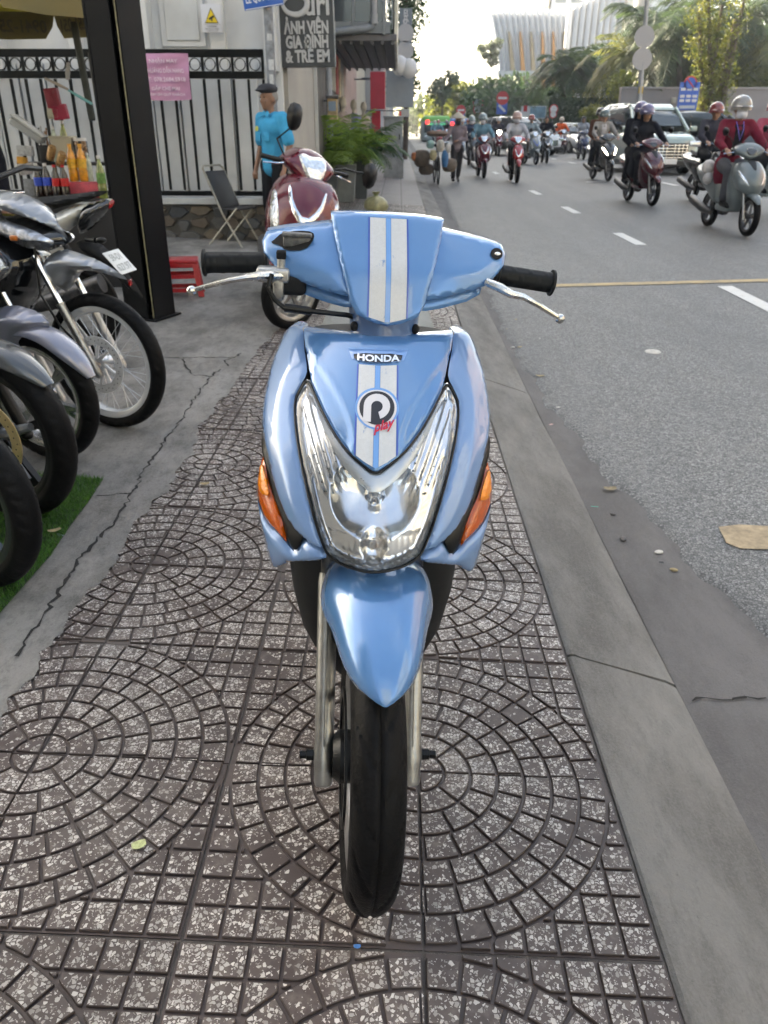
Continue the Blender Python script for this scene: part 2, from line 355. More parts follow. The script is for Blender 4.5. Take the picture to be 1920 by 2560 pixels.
# moulded terrazzo paving tile: one quarter of a fan of setts, squares in the outer corner
TS, TX, TY = .405, .055, 1.247
def tile_mesh():
    mb = MB(); step = TS / 7.16; g2 = .0034; top = 0.; bot = -.007; bev = .0014
    def piece(poly):
        c = np.mean(poly, axis=0); n = len(poly); P = np.array(poly); ins = P + (c - P) / np.maximum(np.linalg.norm(c - P, axis=1, keepdims=True), 1e-6) * bev
        dz = rng.uniform(-.0008, .0004); tl = rng.normal(0, .012, 2)
        vs = [(x, y, bot) for x, y in P] + [(x, y, top - bev + dz) for x, y in P] + [(x, y, top + dz + tl[0] * (x - c[0]) + tl[1] * (y - c[1])) for x, y in ins]
        fs = [tuple(range(2 * n, 3 * n))]
        for k in (0, 1): fs += [(k * n + i, k * n + (i + 1) % n, (k + 1) * n + (i + 1) % n, (k + 1) * n + i) for i in range(n)]
        mb.add(vs, fs)
    for i, n in enumerate((1, 2, 4, 5, 7, 8, 10)):
        r0, r1 = i * step + g2, (i + 1) * step - g2; off = .5 / n if i % 2 and n > 2 else 0
        cuts = sorted({0.0, 1.0} | {(k + off) / n for k in range(0 if off == 0 else 0, n + 1) if 0 < (k + off) / n < 1})
        for a, b in zip(cuts, cuts[1:]):
            a0, b0 = a * math.pi / 2, b * math.pi / 2; rm = max(.5 * (r0 + r1), .01); e = g2 / rm; a0 += e; b0 -= e
            m = 4; outer = [(r1 * math.cos(a0 + (b0 - a0) * k / m), r1 * math.sin(a0 + (b0 - a0) * k / m)) for k in range(m + 1)]
            if i == 0: inner = [(g2, g2)]; outer = [(max(x, g2), max(y, g2)) for x, y in outer]
            else: inner = [(r0 * math.cos(b0 - (b0 - a0) * k / m), r0 * math.sin(b0 - (b0 - a0) * k / m)) for k in range(m + 1)]
            piece(outer + inner)
    Rr = 7 * step + g2; mx = TS - .006
    for i in range(7):
        for j in range(7):
            x1 = mx - (6 - i) * step - (0 if i == 6 else g2); x0 = mx - (7 - i) * step + g2; y1 = mx - (6 - j) * step - (0 if j == 6 else g2); y0 = mx - (7 - j) * step + g2
            if math.hypot(x1, y1) < Rr + .008: continue
            x0, y0 = max(x0, g2), max(y0, g2); pts = []
            for (ax, ay, bx, by) in ((x0, y0, x1, y0), (x1, y0, x1, y1), (x1, y1, x0, y1), (x0, y1, x0, y0)):
                for k in range(8):
                    p = (ax + (bx - ax) * k / 8, ay + (by - ay) * k / 8)
                    if math.hypot(*p) >= Rr and (k == 0 or (math.hypot(x0, y0) < Rr)): pts.append(p)
            if math.hypot(x0, y0) < Rr:
                for k in range(60):
                    a = math.pi / 2 * k / 59; p = (Rr * math.cos(a), Rr * math.sin(a))
                    if x0 <= p[0] <= x1 and y0 <= p[1] <= y1: pts.append(p)
            c = np.mean(pts, axis=0); far = np.array([x1, y1]) * .6 + c * .4
            pts.sort(key=lambda p: math.atan2(p[1] - far[1], p[0] - far[0]))
            if len(pts) >= 3: piece(pts)
    mb.box((TS / 2, TS / 2, -.012), (TS - .004, TS - .004, .0108))
    # rim of the moulded tile
    return mb.mesh('tile', 25)
pav = thing('pavement', None, None); pav['kind'] = 'structure'
TM = tile_mesh(); TM.materials.append(M_TERR)
for j in range(-3, 34):
    for i in range(-3, 1):
        # fan centres sit at even grid nodes, so each tile turns its corner 0 towards the nearest one
        cx = i if i % 2 == 0 else i + 1; cy = j if j % 2 == 0 else j + 1
        x, y = TX + cx * TS, TY + cy * TS
        sx = 1 if cx == i else -1; sy = 1 if cy == j else -1
        rot = {(1, 1): 0, (-1, 1): 90, (-1, -1): 180, (1, -1): 270}[(sx, sy)]
        o = link('paving_tile', TM, pav)
        o.location = (x + rng.normal(0, .0008), y + rng.normal(0, .0008), zfoot(x, y) + rng.normal(0, .0007))
        o.rotation_mode = 'XYZ'
        Rm = Matrix.Rotation(math.atan(TILT), 3, 'Y') @ Matrix.Rotation(R(.66) if y > 5 else 0, 3, 'X') @ Matrix.Rotation(R(rot + rng.normal(0, .12)), 3, 'Z')
        o.rotation_euler = Rm.to_euler()
def sheet(name, xs, ys, zf, m, parent=None, jx=None):
    mb = MB(); vs = []; fs = []; w = len(xs)
    for y in ys:
        for k, x in enumerate(xs):
            X = jx(k, x, y) if jx else x; vs.append((X, y, zf(X, y)))
    for j in range(len(ys) - 1):
        for k in range(w - 1): fs.append((j * w + k, j * w + k + 1, (j + 1) * w + k + 1, (j + 1) * w + k))
    mb.add(vs, fs); return mb.build(name, m, parent, 60)
sheet('grout_bed', [-1.3, -.4, .462], [-2, 2, 5, 9, 15.02], lambda x, y: zfoot(x, y) - .0085, M_GROUT, pav)
def farpave():
    m, N, L, b = node_mat('far_paving'); geo = N.new('ShaderNodeNewGeometry'); P = geo.outputs['Position']
    br = N.new('ShaderNodeTexBrick'); br.offset = 0; br.inputs['Scale'].default_value = 1; br.inputs['Brick Width'].default_value = .405; br.inputs['Row Height'].default_value = .405; br.inputs['Mortar Size'].default_value = .012
    br.inputs[1].default_value = (.21, .195, .19, 1); br.inputs[2].default_value = (.25, .235, .225, 1); br.inputs[3].default_value = (.07, .06, .06, 1)
    mp = N.new('ShaderNodeMapping'); mp.inputs['Location'].default_value = (-TX, -TY, 0); L.new(P, mp.inputs[0]); L.new(mp.outputs[0], br.inputs['Vector'])
    L.new(mixc(N, L, mth(N, L, 'MULTIPLY', noise(N, L, P, 1.5, 6), .5), br.outputs[0], (.13, .12, .118)), b.inputs['Base Color']); b.inputs['Roughness'].default_value = .6; return m
struct(sheet('footpath', [-9, -3.4, -1.2, -.4, .462], [15.02, 20, 30, 45, 60, 90, 130, 200], lambda x, y: zfoot(x, y) - .001, farpave()))
# concrete forecourt laid over the ragged tile edge
_ph = [random.random() * 9 for _ in range(6)]
from mathutils import noise as mno
def ragged(y): return -.87 + .05 * mno.noise((y * .9, 3, 1)) + .045 * mno.noise((y * 3.2, 7, 2)) + .022 * mno.noise((y * 11, 1, 5)) + .012 * mno.noise((y * 33, 2, 8)) + .10 * min(max((y - 4.4), 0), 1.0)
ys = [-1.5 + .012 * k for k in range(900)]
apron = struct(sheet('concrete_forecourt', [-9, -3.4, -2, -1.2, -.9, -.85], ys, lambda x, y: zfoot(x, y) + .0025, M_CONC, None, lambda k, x, y: ragged(y) if k == 5 else (ragged(y) - .03 if k == 4 else x)))
struct(sheet('footpath_slab', [-9, -3.4, -1.2, ], [9.27, 12, 15.02], lambda x, y: zfoot(x, y) + .0015, mat('slab_dark', (.12, .115, .11), .8, var=.25, vscale=3), None))
def crack(pts, w, parent=apron, zf=zfoot, dz=.0042):
    P = [gp(u, v, zf) for u, v in pts]; Q = []
    for a, b in zip(P, P[1:]):
        n = max(2, int((b - a).length / .02))
        for k in range(n):
            q = a.lerp(b, k / n); Q.append(Vector((q.x + random.gauss(0, .005), q.y + random.gauss(0, .007), 0)))
    Q.append(P[-1]); mb = MB(); vs = []; fs = []
    for i, q in enumerate(Q):
        d = (Q[min(i + 1, len(Q) - 1)] - Q[max(i - 1, 0)]); d.z = 0; d.normalize(); n = Vector((-d.y, d.x, 0)); ww = w * random.uniform(.25, 1.2)
        for sgn in (-1, 1): p = q + n * ww * sgn / 2; vs.append((p.x, p.y, zf(p.x, p.y) + dz))
    for i in range(len(Q) - 1): fs.append((2 * i, 2 * i + 1, 2 * i + 3, 2 * i + 2))
    mb.add(vs, fs); return mb.build('crack', M_DARK, parent, 0)
k1 = lambda x, y: (300 + .2712 * x, 800 + .2712 * y); k6 = lambda x, y: (.3526 * x, 780 + .3526 * y)
crack([k1(400, 355), k1(700, 352), k1(1060, 350)], .012)
crack([k1(1110, 310), k1(1060, 350), k1(960, 380), k1(1000, 430)], .014)
crack([k1(585, 360), k1(590, 420), k1(660, 505), k1(830, 527), k1(930, 460)], .012)
crack([k1(830, 540), k1(700, 710), k1(600, 880), k1(430, 1110), k1(320, 1250), k1(200, 1420), k1(110, 1600)], .010)
crack([k6(930, 1290), k6(860, 1420), k6(800, 1520), k6(690, 1620), k6(560, 1760), k6(420, 1990), k6(280, 2200), k6(120, 2450)], .012)
crack([k6(670, 1308), k6(800, 1300), k6(930, 1290)], .010)

# kerb: separate ramped concrete stones and a gutter
kerb = thing('kerb', None, None); kerb['kind'] = 'structure'
prof = [(.463, -.05), (.463, -.0245), (.470, -.0205), (.482, -.0222), (.50, -.027), (.62, -.066), (.735, -.105), (.765, -.1195), (.765, -.16)]
yy = -1.0; joints = [-1.0, 1.69, 4.32]
while joints[-1] < 95: joints.append(joints[-1] + 2.63)
for a, b in zip(joints, joints[1:]):
    mb = MB(); n = 6 if a < 10 else 2; rings = []
    for k in range(n + 1):
        y = a + .005 + (b - a - .010) * k / n; rings.append([(x + rng.normal(0, .0012), y, z + rise(y) + rng.normal(0, .001)) for x, z in prof])
    mb.loft(rings); mb.build('kerb_stone', M_KERB, kerb, 30)
def aedge(y):
    e = np.interp(y, [-2, .8, 2.13, 3.09, 4.2, 5.65, 9, 22, 60, 400], [1.45, 1.27, 1.07, .92, .83, .79, .86, 1.0, 1.0, 1.0])
    return float(e) + .018 * math.sin(y * 7 + 1) + .012 * math.sin(y * 17.3 + 2) + .008 * math.sin(y * 41)
struct(sheet('gutter', [.768, 1.0, 1.25, 1.7], [-2 + .5 * k for k in range(30)] + [15, 20, 30, 50, 95], lambda x, y: min(zroad(x, y), -.118 + rise(y)) - .004, M_GUTT))
crack([(1750, 1505), (1790, 1512), (1880, 1752)][:0] or [(1726, 1752), (1800, 1745), (1915, 1745)], .008, kerb, lambda x, y: -.118 + rise(y), .001)
crack([(1364, 985), (1420, 1012), (1455, 1010)], .008, kerb, lambda x, y: -.118 + rise(y), .001)
# road
ys = [-3 + .035 * k for k in range(400)] + [11.2, 12, 14, 17, 20, 25, 30, 40, 50, 60, 75, 90, 110, 150, 220, 420]
xs = [0, .03, .12, .5, 1, 2, 3.1, 4.2, 5.1, 7, 12, 20, 32, 60]
struct(sheet('road', xs, ys, lambda x, y: (-.130 + rise(y) if x <= aedge(y) + .004 else zroad(x, y) + .004), M_ASPH, None, lambda k, x, y: aedge(y) + x if k < 6 else max(x, aedge(y) + 1.2)))
M_WHITE = worn_paint('road_paint_white', (.62, .62, .60), (.16, .16, .16), .42); M_YEL = worn_paint('road_paint_yellow', (.46, .34, .17), (.15, .145, .13), .50)
def marking(name, pts, m, parent):
    mb = MB(); n = len(pts)
    if n == 4 and abs(pts[1][0] - pts[0][0]) > 1.5:
        K = 24; (ax, ay), (bx, by), (cx, cy), (dx, dy) = pts; V = []
        for k in range(K + 1): t = k / K; V += [(ax + (bx - ax) * t, ay + (by - ay) * t), (dx + (cx - dx) * t, dy + (cy - dy) * t)]
        mb.add([(x, y, zroad(x, y) + .0095) for x, y in V], [(2 * k, 2 * k + 2, 2 * k + 3, 2 * k + 1) for k in range(K)])
    else: mb.add([(x, y, zroad(x, y) + .0085) for x, y in pts], [tuple(range(n))])
    return mb.build(name, m, parent, 0)
marks = thing('road_markings', None, None); marks['kind'] = 'structure'
for a, b in ((6.35, 7.5), (10.3, 11.5), (14.2, 15.4), (18.2, 19.4), (22.2, 23.4), (26.2, 27.4), (30.2, 31.4), (34.2, 35.4), (38.2, 39.4)):
    marking('lane_dash', [(3.0, a), (3.14, a), (3.14, b), (3.0, b)], M_WHITE, marks)
for k in range(9):
    a = 12.2 + 4 * k; marking('lane_dash', [(6.6, a), (6.74, a), (6.74, a + 1.2), (6.6, a + 1.2)], M_WHITE, marks)
_a, _b = gp(1383, 716, zroad), gp(1920, 692, zroad)
marking('yellow_line', [(_a.x, _a.y - .07), (_b.x + 6, _b.y - .02), (_b.x + 6, _b.y + .12), (_a.x, _a.y + .07)], M_YEL, marks)
_c = [gp(u, v, zroad) for u, v in ((1795, 1322), (1845, 1316), (1925, 1320), (1990, 1318), (1990, 1378), (1900, 1378), (1850, 1376), (1815, 1362))]
marking('yellow_patch', [(p.x, p.y) for p in reversed(_c)], mat('patch_yellow', (.36, .28, .18), .8, var=.3, vscale=30), marks)
for (u, v) in ((1490, 455), (1560, 460)):      # faded give-way ticks further off
    p = gp(u, v, zroad); marking('painted_tick', [(p.x - .25, p.y - .1), (p.x + .25, p.y - .1), (p.x + .25, p.y + .1), (p.x - .25, p.y + .1)], M_WHITE, marks)

# ================================================================== WHEELS (shared by every two-wheeler near the camera)
M_TYRE = mat('tyre_rubber', (.006, .006, .0065), .5, var=.35, vscale=25, bump=.15, bscale=180, spec=.12)
M_BLACK = mat('black_plastic', (.007, .0075, .008), .38, var=.2, vscale=18, bump=.08, bscale=400, spec=.3)
M_MATT = mat('matt_black_plastic', (.012, .013, .0145), .6, var=.15, vscale=12, bump=.12, bscale=600, spec=.2)
M_CHROME = mat('chrome', (.82, .83, .84), .07, 1.0, var=.04, vscale=20)
M_ALU = mat('cast_aluminium', (.37, .37, .365), .38, 1.0, var=.18, vscale=25, bump=.06, bscale=250)
M_STEEL = mat('dark_steel', (.10, .10, .105), .45, .9, var=.3, vscale=40)
def tyre_mesh(r, w, rr, sipe=0, n=260, depth=.0045):
    K = 25; ph = [R(-96 + 192 * k / (K - 1)) for k in range(K)]; prof = []
    for p in ph:
        x = w / 2 * math.sin(p); rad = r - (r - rr) * .62 * (1 - math.cos(p)); prof.append((x, rad, p))
    prof = [(-w * .36, rr, None)] + prof + [(w * .36, rr, None)]; vs = []; m = len(prof)
    for i in range(n):
        a = 2 * math.pi * i / n
        for (x, rad, p) in prof:
            d = 0
            if p is not None and sipe:
                s = p / R(96)
                if sipe == 1:      # slanted road sipes and a centre groove
                    if abs(s) < .03: d = depth
                    elif .14 < abs(s) < .66 and ((a * 15 / (2 * math.pi)) + abs(s) * 1.5 + (.5 if s > 0 else 0)) % 1 < .12: d = depth
                elif sipe == 2:    # shoulder blocks
                    if .30 < abs(s) < .78 and ((a * 40 / (2 * math.pi)) + abs(s) * .8) % 1 < .22: d = depth
            q = rad - d; vs.append((x, q * math.cos(a), q * math.sin(a)))
    fs = [(i * m + k, i * m + k + 1, ((i + 1) % n) * m + k + 1, ((i + 1) % n) * m + k) for i in range(n) for k in range(m - 1)]
    return MB().add(vs, fs)
ZX = Matrix.Rotation(R(90), 4, 'Y')                   # lathe axis z -> x
def make_wheel(parent, M, r, w, style='alloy', spokes=5, sipe=1, rim_m=None, disc=None, disc_side=-1, name='front_wheel', n=220):
    rim_m = rim_m or M_ALU; rr = r - w * .78; rim = MB()
    rim.lathe([(rr - .016, -w * .34), (rr + .002, -w * .37), (rr + .006, -w * .40), (rr - .004, -w * .40), (rr - .02, -w * .30), (rr - .026, 0), (rr - .02, w * .30), (rr - .004, w * .40), (rr + .006, w * .40), (rr + .002, w * .37), (rr - .016, w * .34), (rr - .012, 0)], 64, ZX, closed=True)
    rim.lathe([(.012, -.045), (.03, -.045), (.034, -.02), (.034, .02), (.03, .045), (.012, .045)], 20, ZX)
    if style == 'wire':
        for k in range(36):
            a = 2 * math.pi * k / 36; sd = 1 if k % 2 else -1; t = .42 * (1 if (k // 2) % 2 else -1)
            rim.tube([(sd * .028, .034 * math.cos(a + t * 2.4), .034 * math.sin(a + t * 2.4)), (sd * .004, (rr - .02) * math.cos(a), (rr - .02) * math.sin(a))], .0014, 5, False)
    else:
        for k in range(spokes):
            a = 2 * math.pi * k / spokes + .3
            sec = [((-1.3, .03), .016), ((-.6, rr * .5), .011), ((0, rr - .014), .017)]
            for off in ((-.10, .10) if style == 'ysplit' else (0,)):
                rings = []
                for (q, rad), hw in sec:
                    aa = a + off * (rad / rr) ** 1.3; c, s_ = math.cos(aa), math.sin(aa); tx, ty = -s_, c; k_ = .62 if style == 'ysplit' else 1
                    rings.append([(sx * .011, rad * c + tx * hw * k_ * sy, rad * s_ + ty * hw * k_ * sy) for sx, sy in ((-1, -1), (1, -1), (1, 1), (-1, 1))])
                rim.loft(rings)
    rim.xf(M); ro = rim.build(name, rim_m, parent, 30)
    t = tyre_mesh(r, w, rr, sipe, n); t.xf(M); t.build('tyre', M_TYRE, ro, 50)
    if disc:
        col, dr = disc; d = MB(); x0 = disc_side * .048
        dm = M_DISC if col == 'silver' else M_GOLD; r0 = dr * .70
        # drilled brake ring: black dots on a closed ring paint the dark of the holes
        nh = 36; vs = []; fs = []
        for layer in (0, 1):
            xx = x0 + layer * .004 * disc_side
            d.lathe([(r0, xx), (dr * .80, xx)], 72, ZX); d.lathe([(dr * .93, xx), (dr, xx)], 72, ZX)
            d.lathe([(dr * .80, xx), (dr * .93, xx)], 72, ZX)
        d.lathe([(dr, x0), (dr, x0 + .004 * disc_side)], 72, ZX); d.lathe([(r0, x0), (r0, x0 + .004 * disc_side)], 72, ZX)
        d.xf(M); do = d.build('brake_disc', dm, ro, 30)
        hb = MB()
        for k in range(nh):
            a = 2 * math.pi * k / nh; rad = dr * (.84 if k % 2 else .90)
            hb.lathe([(0, .0055 * disc_side), (dr * .021, .0055 * disc_side)], 8, trm(x0, rad * math.cos(a), rad * math.sin(a)) @ ZX)
        hb.xf(M); hb.build('disc_hole_dots', M_BLACK, ro, 0)
        sp = MB()
        for k in range(10):
            a = 2 * math.pi * k / 10
            sp.tube([(x0, .028 * math.cos(a), .028 * math.sin(a)), (x0, r0 * .62 * math.cos(a + .30), r0 * .62 * math.sin(a + .30)), (x0, r0 * 1.02 * math.cos(a + .40), r0 * 1.02 * math.sin(a + .40))], [.008, .007, .009], 6, True, None)
        sp.lathe([(.012, x0 - .003), (.030, x0 - .003), (.030, x0 + .003), (.012, x0 + .003)], 20, ZX)
        sp.xf(M); sp.build('disc_carrier', dm if col == 'silver' else M_ALU, ro, 30)
    return ro
M_DISC = mat('disc_steel', (.66, .67, .68), .35, .35, var=.1, vscale=30); M_GOLD = mat('disc_gold', (.62, .47, .24), .35, .5, var=.12, vscale=30)

# ================================================================== PANELS: an outline in (x, z) laid over a curved surface y = S(x, z)
def mirror(p): return [(-x, z) for x, z in reversed(p)]
def dense(poly, d):
    out = []
    for (a, b), (c, e) in zip(poly, poly[1:] + poly[:1]):
        n = max(1, int(math.hypot(c - a, e - b) / d))
        out += [(a + (c - a) * k / n, b + (e - b) * k / n) for k in range(n)]
    return out
def chaikin(p, it=2, keep=()):
    for _ in range(it):
        q = []
        for i in range(len(p)):
            a, b = p[i], p[(i + 1) % len(p)]; q += [(a[0] * .75 + b[0] * .25, a[1] * .75 + b[1] * .25), (a[0] * .25 + b[0] * .75, a[1] * .25 + b[1] * .75)]
        p = q
    return p
def inside(P, poly):
    x, y = P[:, 0], P[:, 1]; c = np.zeros(len(P), bool); q = np.array(poly)
    for (x0, y0), (x1, y1) in zip(q, np.roll(q, -1, 0)):
        k = ((y0 > y) != (y1 > y)) & (x < (x1 - x0) * (y - y0) / (y1 - y0 + 1e-12) + x0); c ^= k
    return c
def bdist(P, poly):
    q = np.array(poly); a = q; b = np.roll(q, -1, 0); d = np.full(len(P), 9.)
    for i in range(len(q)):
        ab = b[i] - a[i]; t = np.clip(((P - a[i]) @ ab) / (ab @ ab + 1e-12), 0, 1); d = np.minimum(d, np.linalg.norm(P - a[i] - t[:, None] * ab, axis=1))
    return d
def panel(name, poly, S, m, parent, off=0., g=.007, ew=.006, ed=.004, skirt=.02, xf=None, extra=None, smooth=1, shrink=.0):
    if smooth: poly = chaikin(poly, smooth)
    poly = dense(poly, g * .8); q = np.array(poly); x0, z0 = q.min(0); x1, z1 = q.max(0)
    gx = np.arange(x0, x1, g); gz = np.arange(z0, z1, g * .87); pts = np.array([(x + (g / 2 if k % 2 else 0), z) for k, z in enumerate(gz) for x in gx])
    if len(pts):
        pts = pts[inside(pts, poly)]
        if len(pts): pts = pts[bdist(pts, poly) > g * .45]
        if ew and len(pts):                       # an inner ring so that the rounded edge is clean
            pass
    allp = np.vstack([q, pts]) if len(pts) else q; n = len(q)
    r = delaunay_2d_cdt([Vector(p) for p in allp], [(i, (i + 1) % n) for i in range(n)], [], 1, 1e-7)
    V = np.array([(v.x, v.y) for v in r[0]]); F = [tuple(f) for f in r[2]]
    d = bdist(V, poly); Y = S(V[:, 0], V[:, 1]) + off
    if ew: Y = Y + ed * (1 - np.sqrt(np.clip(1 - (1 - np.clip(d / ew, 0, 1)) ** 2, 0, 1)))
    if extra is not None: Y = Y + extra(V[:, 0], V[:, 1], d)
    vs = [(x, y, z) for (x, z), y in zip(V, Y)]; cnt = {}
    fs = []
    for f in F:
        a, b, c = (Vector(vs[i]) for i in f[:3])
        if (b - a).cross(c - a).y > 0: f = tuple(reversed(f))
        fs.append(f)
        for i in range(len(f)): e = (f[i], f[(i + 1) % len(f)]); cnt[tuple(sorted(e))] = cnt.get(tuple(sorted(e)), 0) + 1; 
    if skirt:
        cen = V.mean(0); mp = {}
        for f in list(fs):
            for i in range(len(f)):
                e = (f[i], f[(i + 1) % len(f)])
                if cnt[tuple(sorted(e))] == 1:
                    for k in e:
                        if k not in mp:
                            mp[k] = len(vs); x, y, z = vs[k]; vs.append((x + (cen[0] - x) * shrink, y + skirt, z + (cen[1] - z) * shrink))
                    fs.append((e[1], e[0], mp[e[0]], mp[e[1]]))
    mb = MB(); mb.add(vs, fs)
    if xf is not None: mb.xf(xf)
    return mb.build(name, m, parent, 48, fix=False)
def on_surface(me, S, cx, cz, off, xf=None, wx=1., wz=1.):      # lays a flat text mesh over the surface
    for v in me.vertices:
        x, z = cx + v.co.x * wx, cz + v.co.y * wz; y = float(S(np.array([x]), np.array([z]))[0]) + off - v.co.z; v.co = (x, y, z)
    if xf is not None: me.transform(xf)
    return me

def scuffed(name, col, under):                        # vinyl stripe with small chips and hairline scuffs
    m, N, L, b = node_mat(name); tc = N.new('ShaderNodeTexCoord'); P = tc.outputs['Object']
    mp = N.new('ShaderNodeMapping'); mp.inputs['Scale'].default_value = (1, .35, .35); L.new(P, mp.inputs[0])
    k = mth(N, L, 'MULTIPLY', ramp(N, L, noise(N, L, mp.outputs[0], 95, 6, .75), .64, .67), ramp(N, L, noise(N, L, P, 14, 3), .48, .58))
    col_ = mixc(N, L, ramp(N, L, noise(N, L, P, 220, 4, .8), .35, .75), tuple(c * .92 for c in col), tuple(c * 1.05 for c in col))
    L.new(mixc(N, L, k, col_, under), b.inputs['Base Color']); b.inputs['Roughness'].default_value = .38; b.inputs['Coat Weight'].default_value = .3; return m
# ================================================================== THE BLUE SCOOTER
hero = thing('scooter', 'blue scooter with white racing stripes standing head-on in the middle of the paving', 'scooter', (-.048, 1.02, .002))
hero.matrix_world = trm(-.048, 1.02, .002) @ rotm('Z', 1.2) @ rotm('Y', 1.4)
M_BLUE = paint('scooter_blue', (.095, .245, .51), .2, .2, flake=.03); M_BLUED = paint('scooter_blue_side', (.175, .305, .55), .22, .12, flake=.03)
M_STW = scuffed('stripe_white', (.60, .62, .64), (.14, .26, .48)); M_STB = mat('stripe_blue', (.03, .07, .42), .3, coat=.5); M_STL = mat('stripe_light_blue', (.14, .34, .72), .3, coat=.6)
CZ = ([.30, .50, .58, .63, .70, .764, .83, .896, .924, .96, 1.1], [.10, .02, -.005, -.010, .012, .055, .125, .215, .262, .32, .55])
# smoothed centre-line
_cz = np.linspace(.3, 1.1, 400); _cy = np.interp(_cz, *CZ); _k = np.hanning(41); _k /= _k.sum(); _cys = np.convolve(np.pad(_cy, 20, mode='reflect', reflect_type='odd'), _k, 'valid')
def FS(x, z): return np.interp(z, _cz, _cys) + 3.2 * x * x + .10 * np.sqrt(x * x + 1e-4) - .001
pe = [(-.129, .914), (-.123, .892), (-.115, .871), (-.110, .855), (-.101, .841), (-.085, .821), (-.067, .801), (-.045, .782), (-.022, .769), (0, .760)]
ptop = [(-.129, .914), (-.096, .9165), (-.062, .9178), (-.028, .918), (0, .9182)]
lo = [(-.115, .857), (-.125, .843), (-.135, .824), (-.130, .795), (-.120, .762), (-.105, .719), (-.089, .675), (-.080, .654), (-.072, .638), (-.051, .628), (-.028, .6235), (0, .621)]
fo = [(-.129, .914), (-.144, .915), (-.156, .912), (-.165, .904), (-.173, .885), (-.182, .864), (-.188, .841), (-.194, .803), (-.193, .773)]
fi = [(-.193, .773), (-.184, .751), (-.170, .717), (-.155, .684), (-.135, .658), (-.113, .646), (-.095, .641), (-.074, .640)]
crz, crx = np.array([.77, .795, .810, .829, .846, .868, .890, .905]), np.array([.040, .034, .037, .047, .062, .085, .115, .140])
def crease(x, z, d): 
    xc = np.interp(z, crz, crx); return .0075 * ss(np.abs(x), xc - .002, xc + .010) * ss(.905 - z, 0, .02) - .002 * ss(np.abs(x), xc - .014, xc - .002) * ss(.9 - z, 0, .02)
panel('front_panel', [*ptop, *[(-x, z) for x, z in reversed(ptop[:-1])], *[(-x, z) for x, z in pe[1:-1]], pe[-1], *list(reversed(pe[1:-1]))], FS, M_BLUE, hero, 0, .006, .007, .005, .03, None, crease, 0)
fair = fo[1:] + fi[1:] + list(reversed(lo[:9]))[1:] + [(-.114, .858)] + list(reversed(pe[:3]))[0:] 
fair = fo + fi[1:] + [(x - .003, z) for x, z in reversed(lo[1:8])] + [(-.117, .860), (-.119, .872), (-.127, .893)]
def lobe(x, z, d): return -.010 * ss(d, 0, .035)
for sgn in (1, -1):
    fx = (lambda p: p) if sgn == 1 else mirror
    panel('side_fairing', fx(fair), FS, M_BLUED, hero, .004, .006, .009, .008, .11, None, lobe, 1, .10)
    trim = [(-.193, .772), (-.184, .751), (-.170, .717), (-.155, .684), (-.135, .658), (-.112, .646), (-.114, .639), (-.125, .614), (-.138, .624), (-.152, .665), (-.173, .696), (-.184, .728), (-.192, .742)]
    panel('black_trim', fx(trim), FS, M_BLACK, hero, .010, .006, .004, .003, .05, None, None, 1)
    ind = [(-.190, .730), (-.184, .727), (-.173, .696), (-.152, .665), (-.138, .622), (-.152, .630), (-.180, .640), (-.195, .660), (-.199, .677), (-.195, .707)]
    io = panel('turn_signal', fx(ind), FS, M_ORANGE if 'M_ORANGE' in globals() else mat('amber_lens', (.52, .085, .003), .12, var=.12, vscale=60, coat=1., bump=.25, bscale=140), hero, .006, .005, .008, .008, .05, None, lambda x, z, d: -.004 * ss(d, 0, .02), 1)
    up = [(-.191, .726), (-.184, .722), (-.174, .698), (-.172, .688), (-.188, .682), (-.195, .690), (-.194, .705)]
    panel('signal_upper_zone', fx(up), FS, mat('amber_bright', (.90, .26, .008), .15, coat=1., bump=.5, bscale=90), io, -.002, .004, .004, .002, .006, None, lambda x, z, d: -.004 * ss(d, 0, .02), 1)  # brighter orange zone in the upper part of the signal
    lip = [(-.198, .667), (-.191, .628), (-.183, .588), (-.177, .556), (-.168, .548), (-.150, .572), (-.136, .590), (-.074, .622), (-.073, .634), (-.095, .638), (-.110, .641), (-.125, .610), (-.139, .619), (-.154, .628), (-.180, .635), (-.195, .655)]
    panel('lower_fairing', fx(lip), FS, M_BLUED, hero, .008, .006, .008, .007, .10, None, lambda x, z, d: -.006 * ss(d, 0, .02), 1, .06)
# headlight
M_LENS = clear_plastic('headlamp_lens', (.97, .98, 1.0), .03)
lens = lo[:-1] + [lo[-1]] + [(-x, z) for x, z in reversed(lo[:-1])] + [(-x, z) for x, z in pe[4:-1]] + [(0, .757)] + list(reversed(pe[4:-1]))
def refl(x, z, d):
    dd = np.hypot(x * .82, z - .718); bowl = .034 * np.clip(1 - (dd / .058) ** 2, 0, 1); d2 = np.hypot(x, (z - .652) * .9); b2 = .014 * np.clip(1 - (d2 / .022) ** 2, 0, 1)
    t = .90 * np.abs(x) - .435 * (z - .62); wing = ss(z, .712, .74) * ss(np.abs(x), .035, .055) * ss(d, .004, .014)
    rib = .0022 * np.clip(np.cos(t / .0125 * 2 * math.pi), -.2, 1) * wing
    fac = .0007 * np.sin(np.arctan2(z - .718, x) * 7) * ss(dd, .02, .055) * ss(.075 - dd, 0, .02)
    low = .0018 * np.abs(np.sin(x / .0036 * math.pi)) * ss(.672 - z, 0, .006) * (d2 > .022)
    wall = -.015 * (1 - ss(d, 0, .013))
    return bowl + b2 + rib + fac + low + wall
hl = panel('headlight', lens, FS, mat('reflector_chrome', (.84, .86, .88), .12, .8), hero, .020, .0030, 0, 0, .01, None, refl, 1)
panel('lens', lens, FS, M_LENS, hl, 0, .006, .010, .006, 0, None, None, 1)
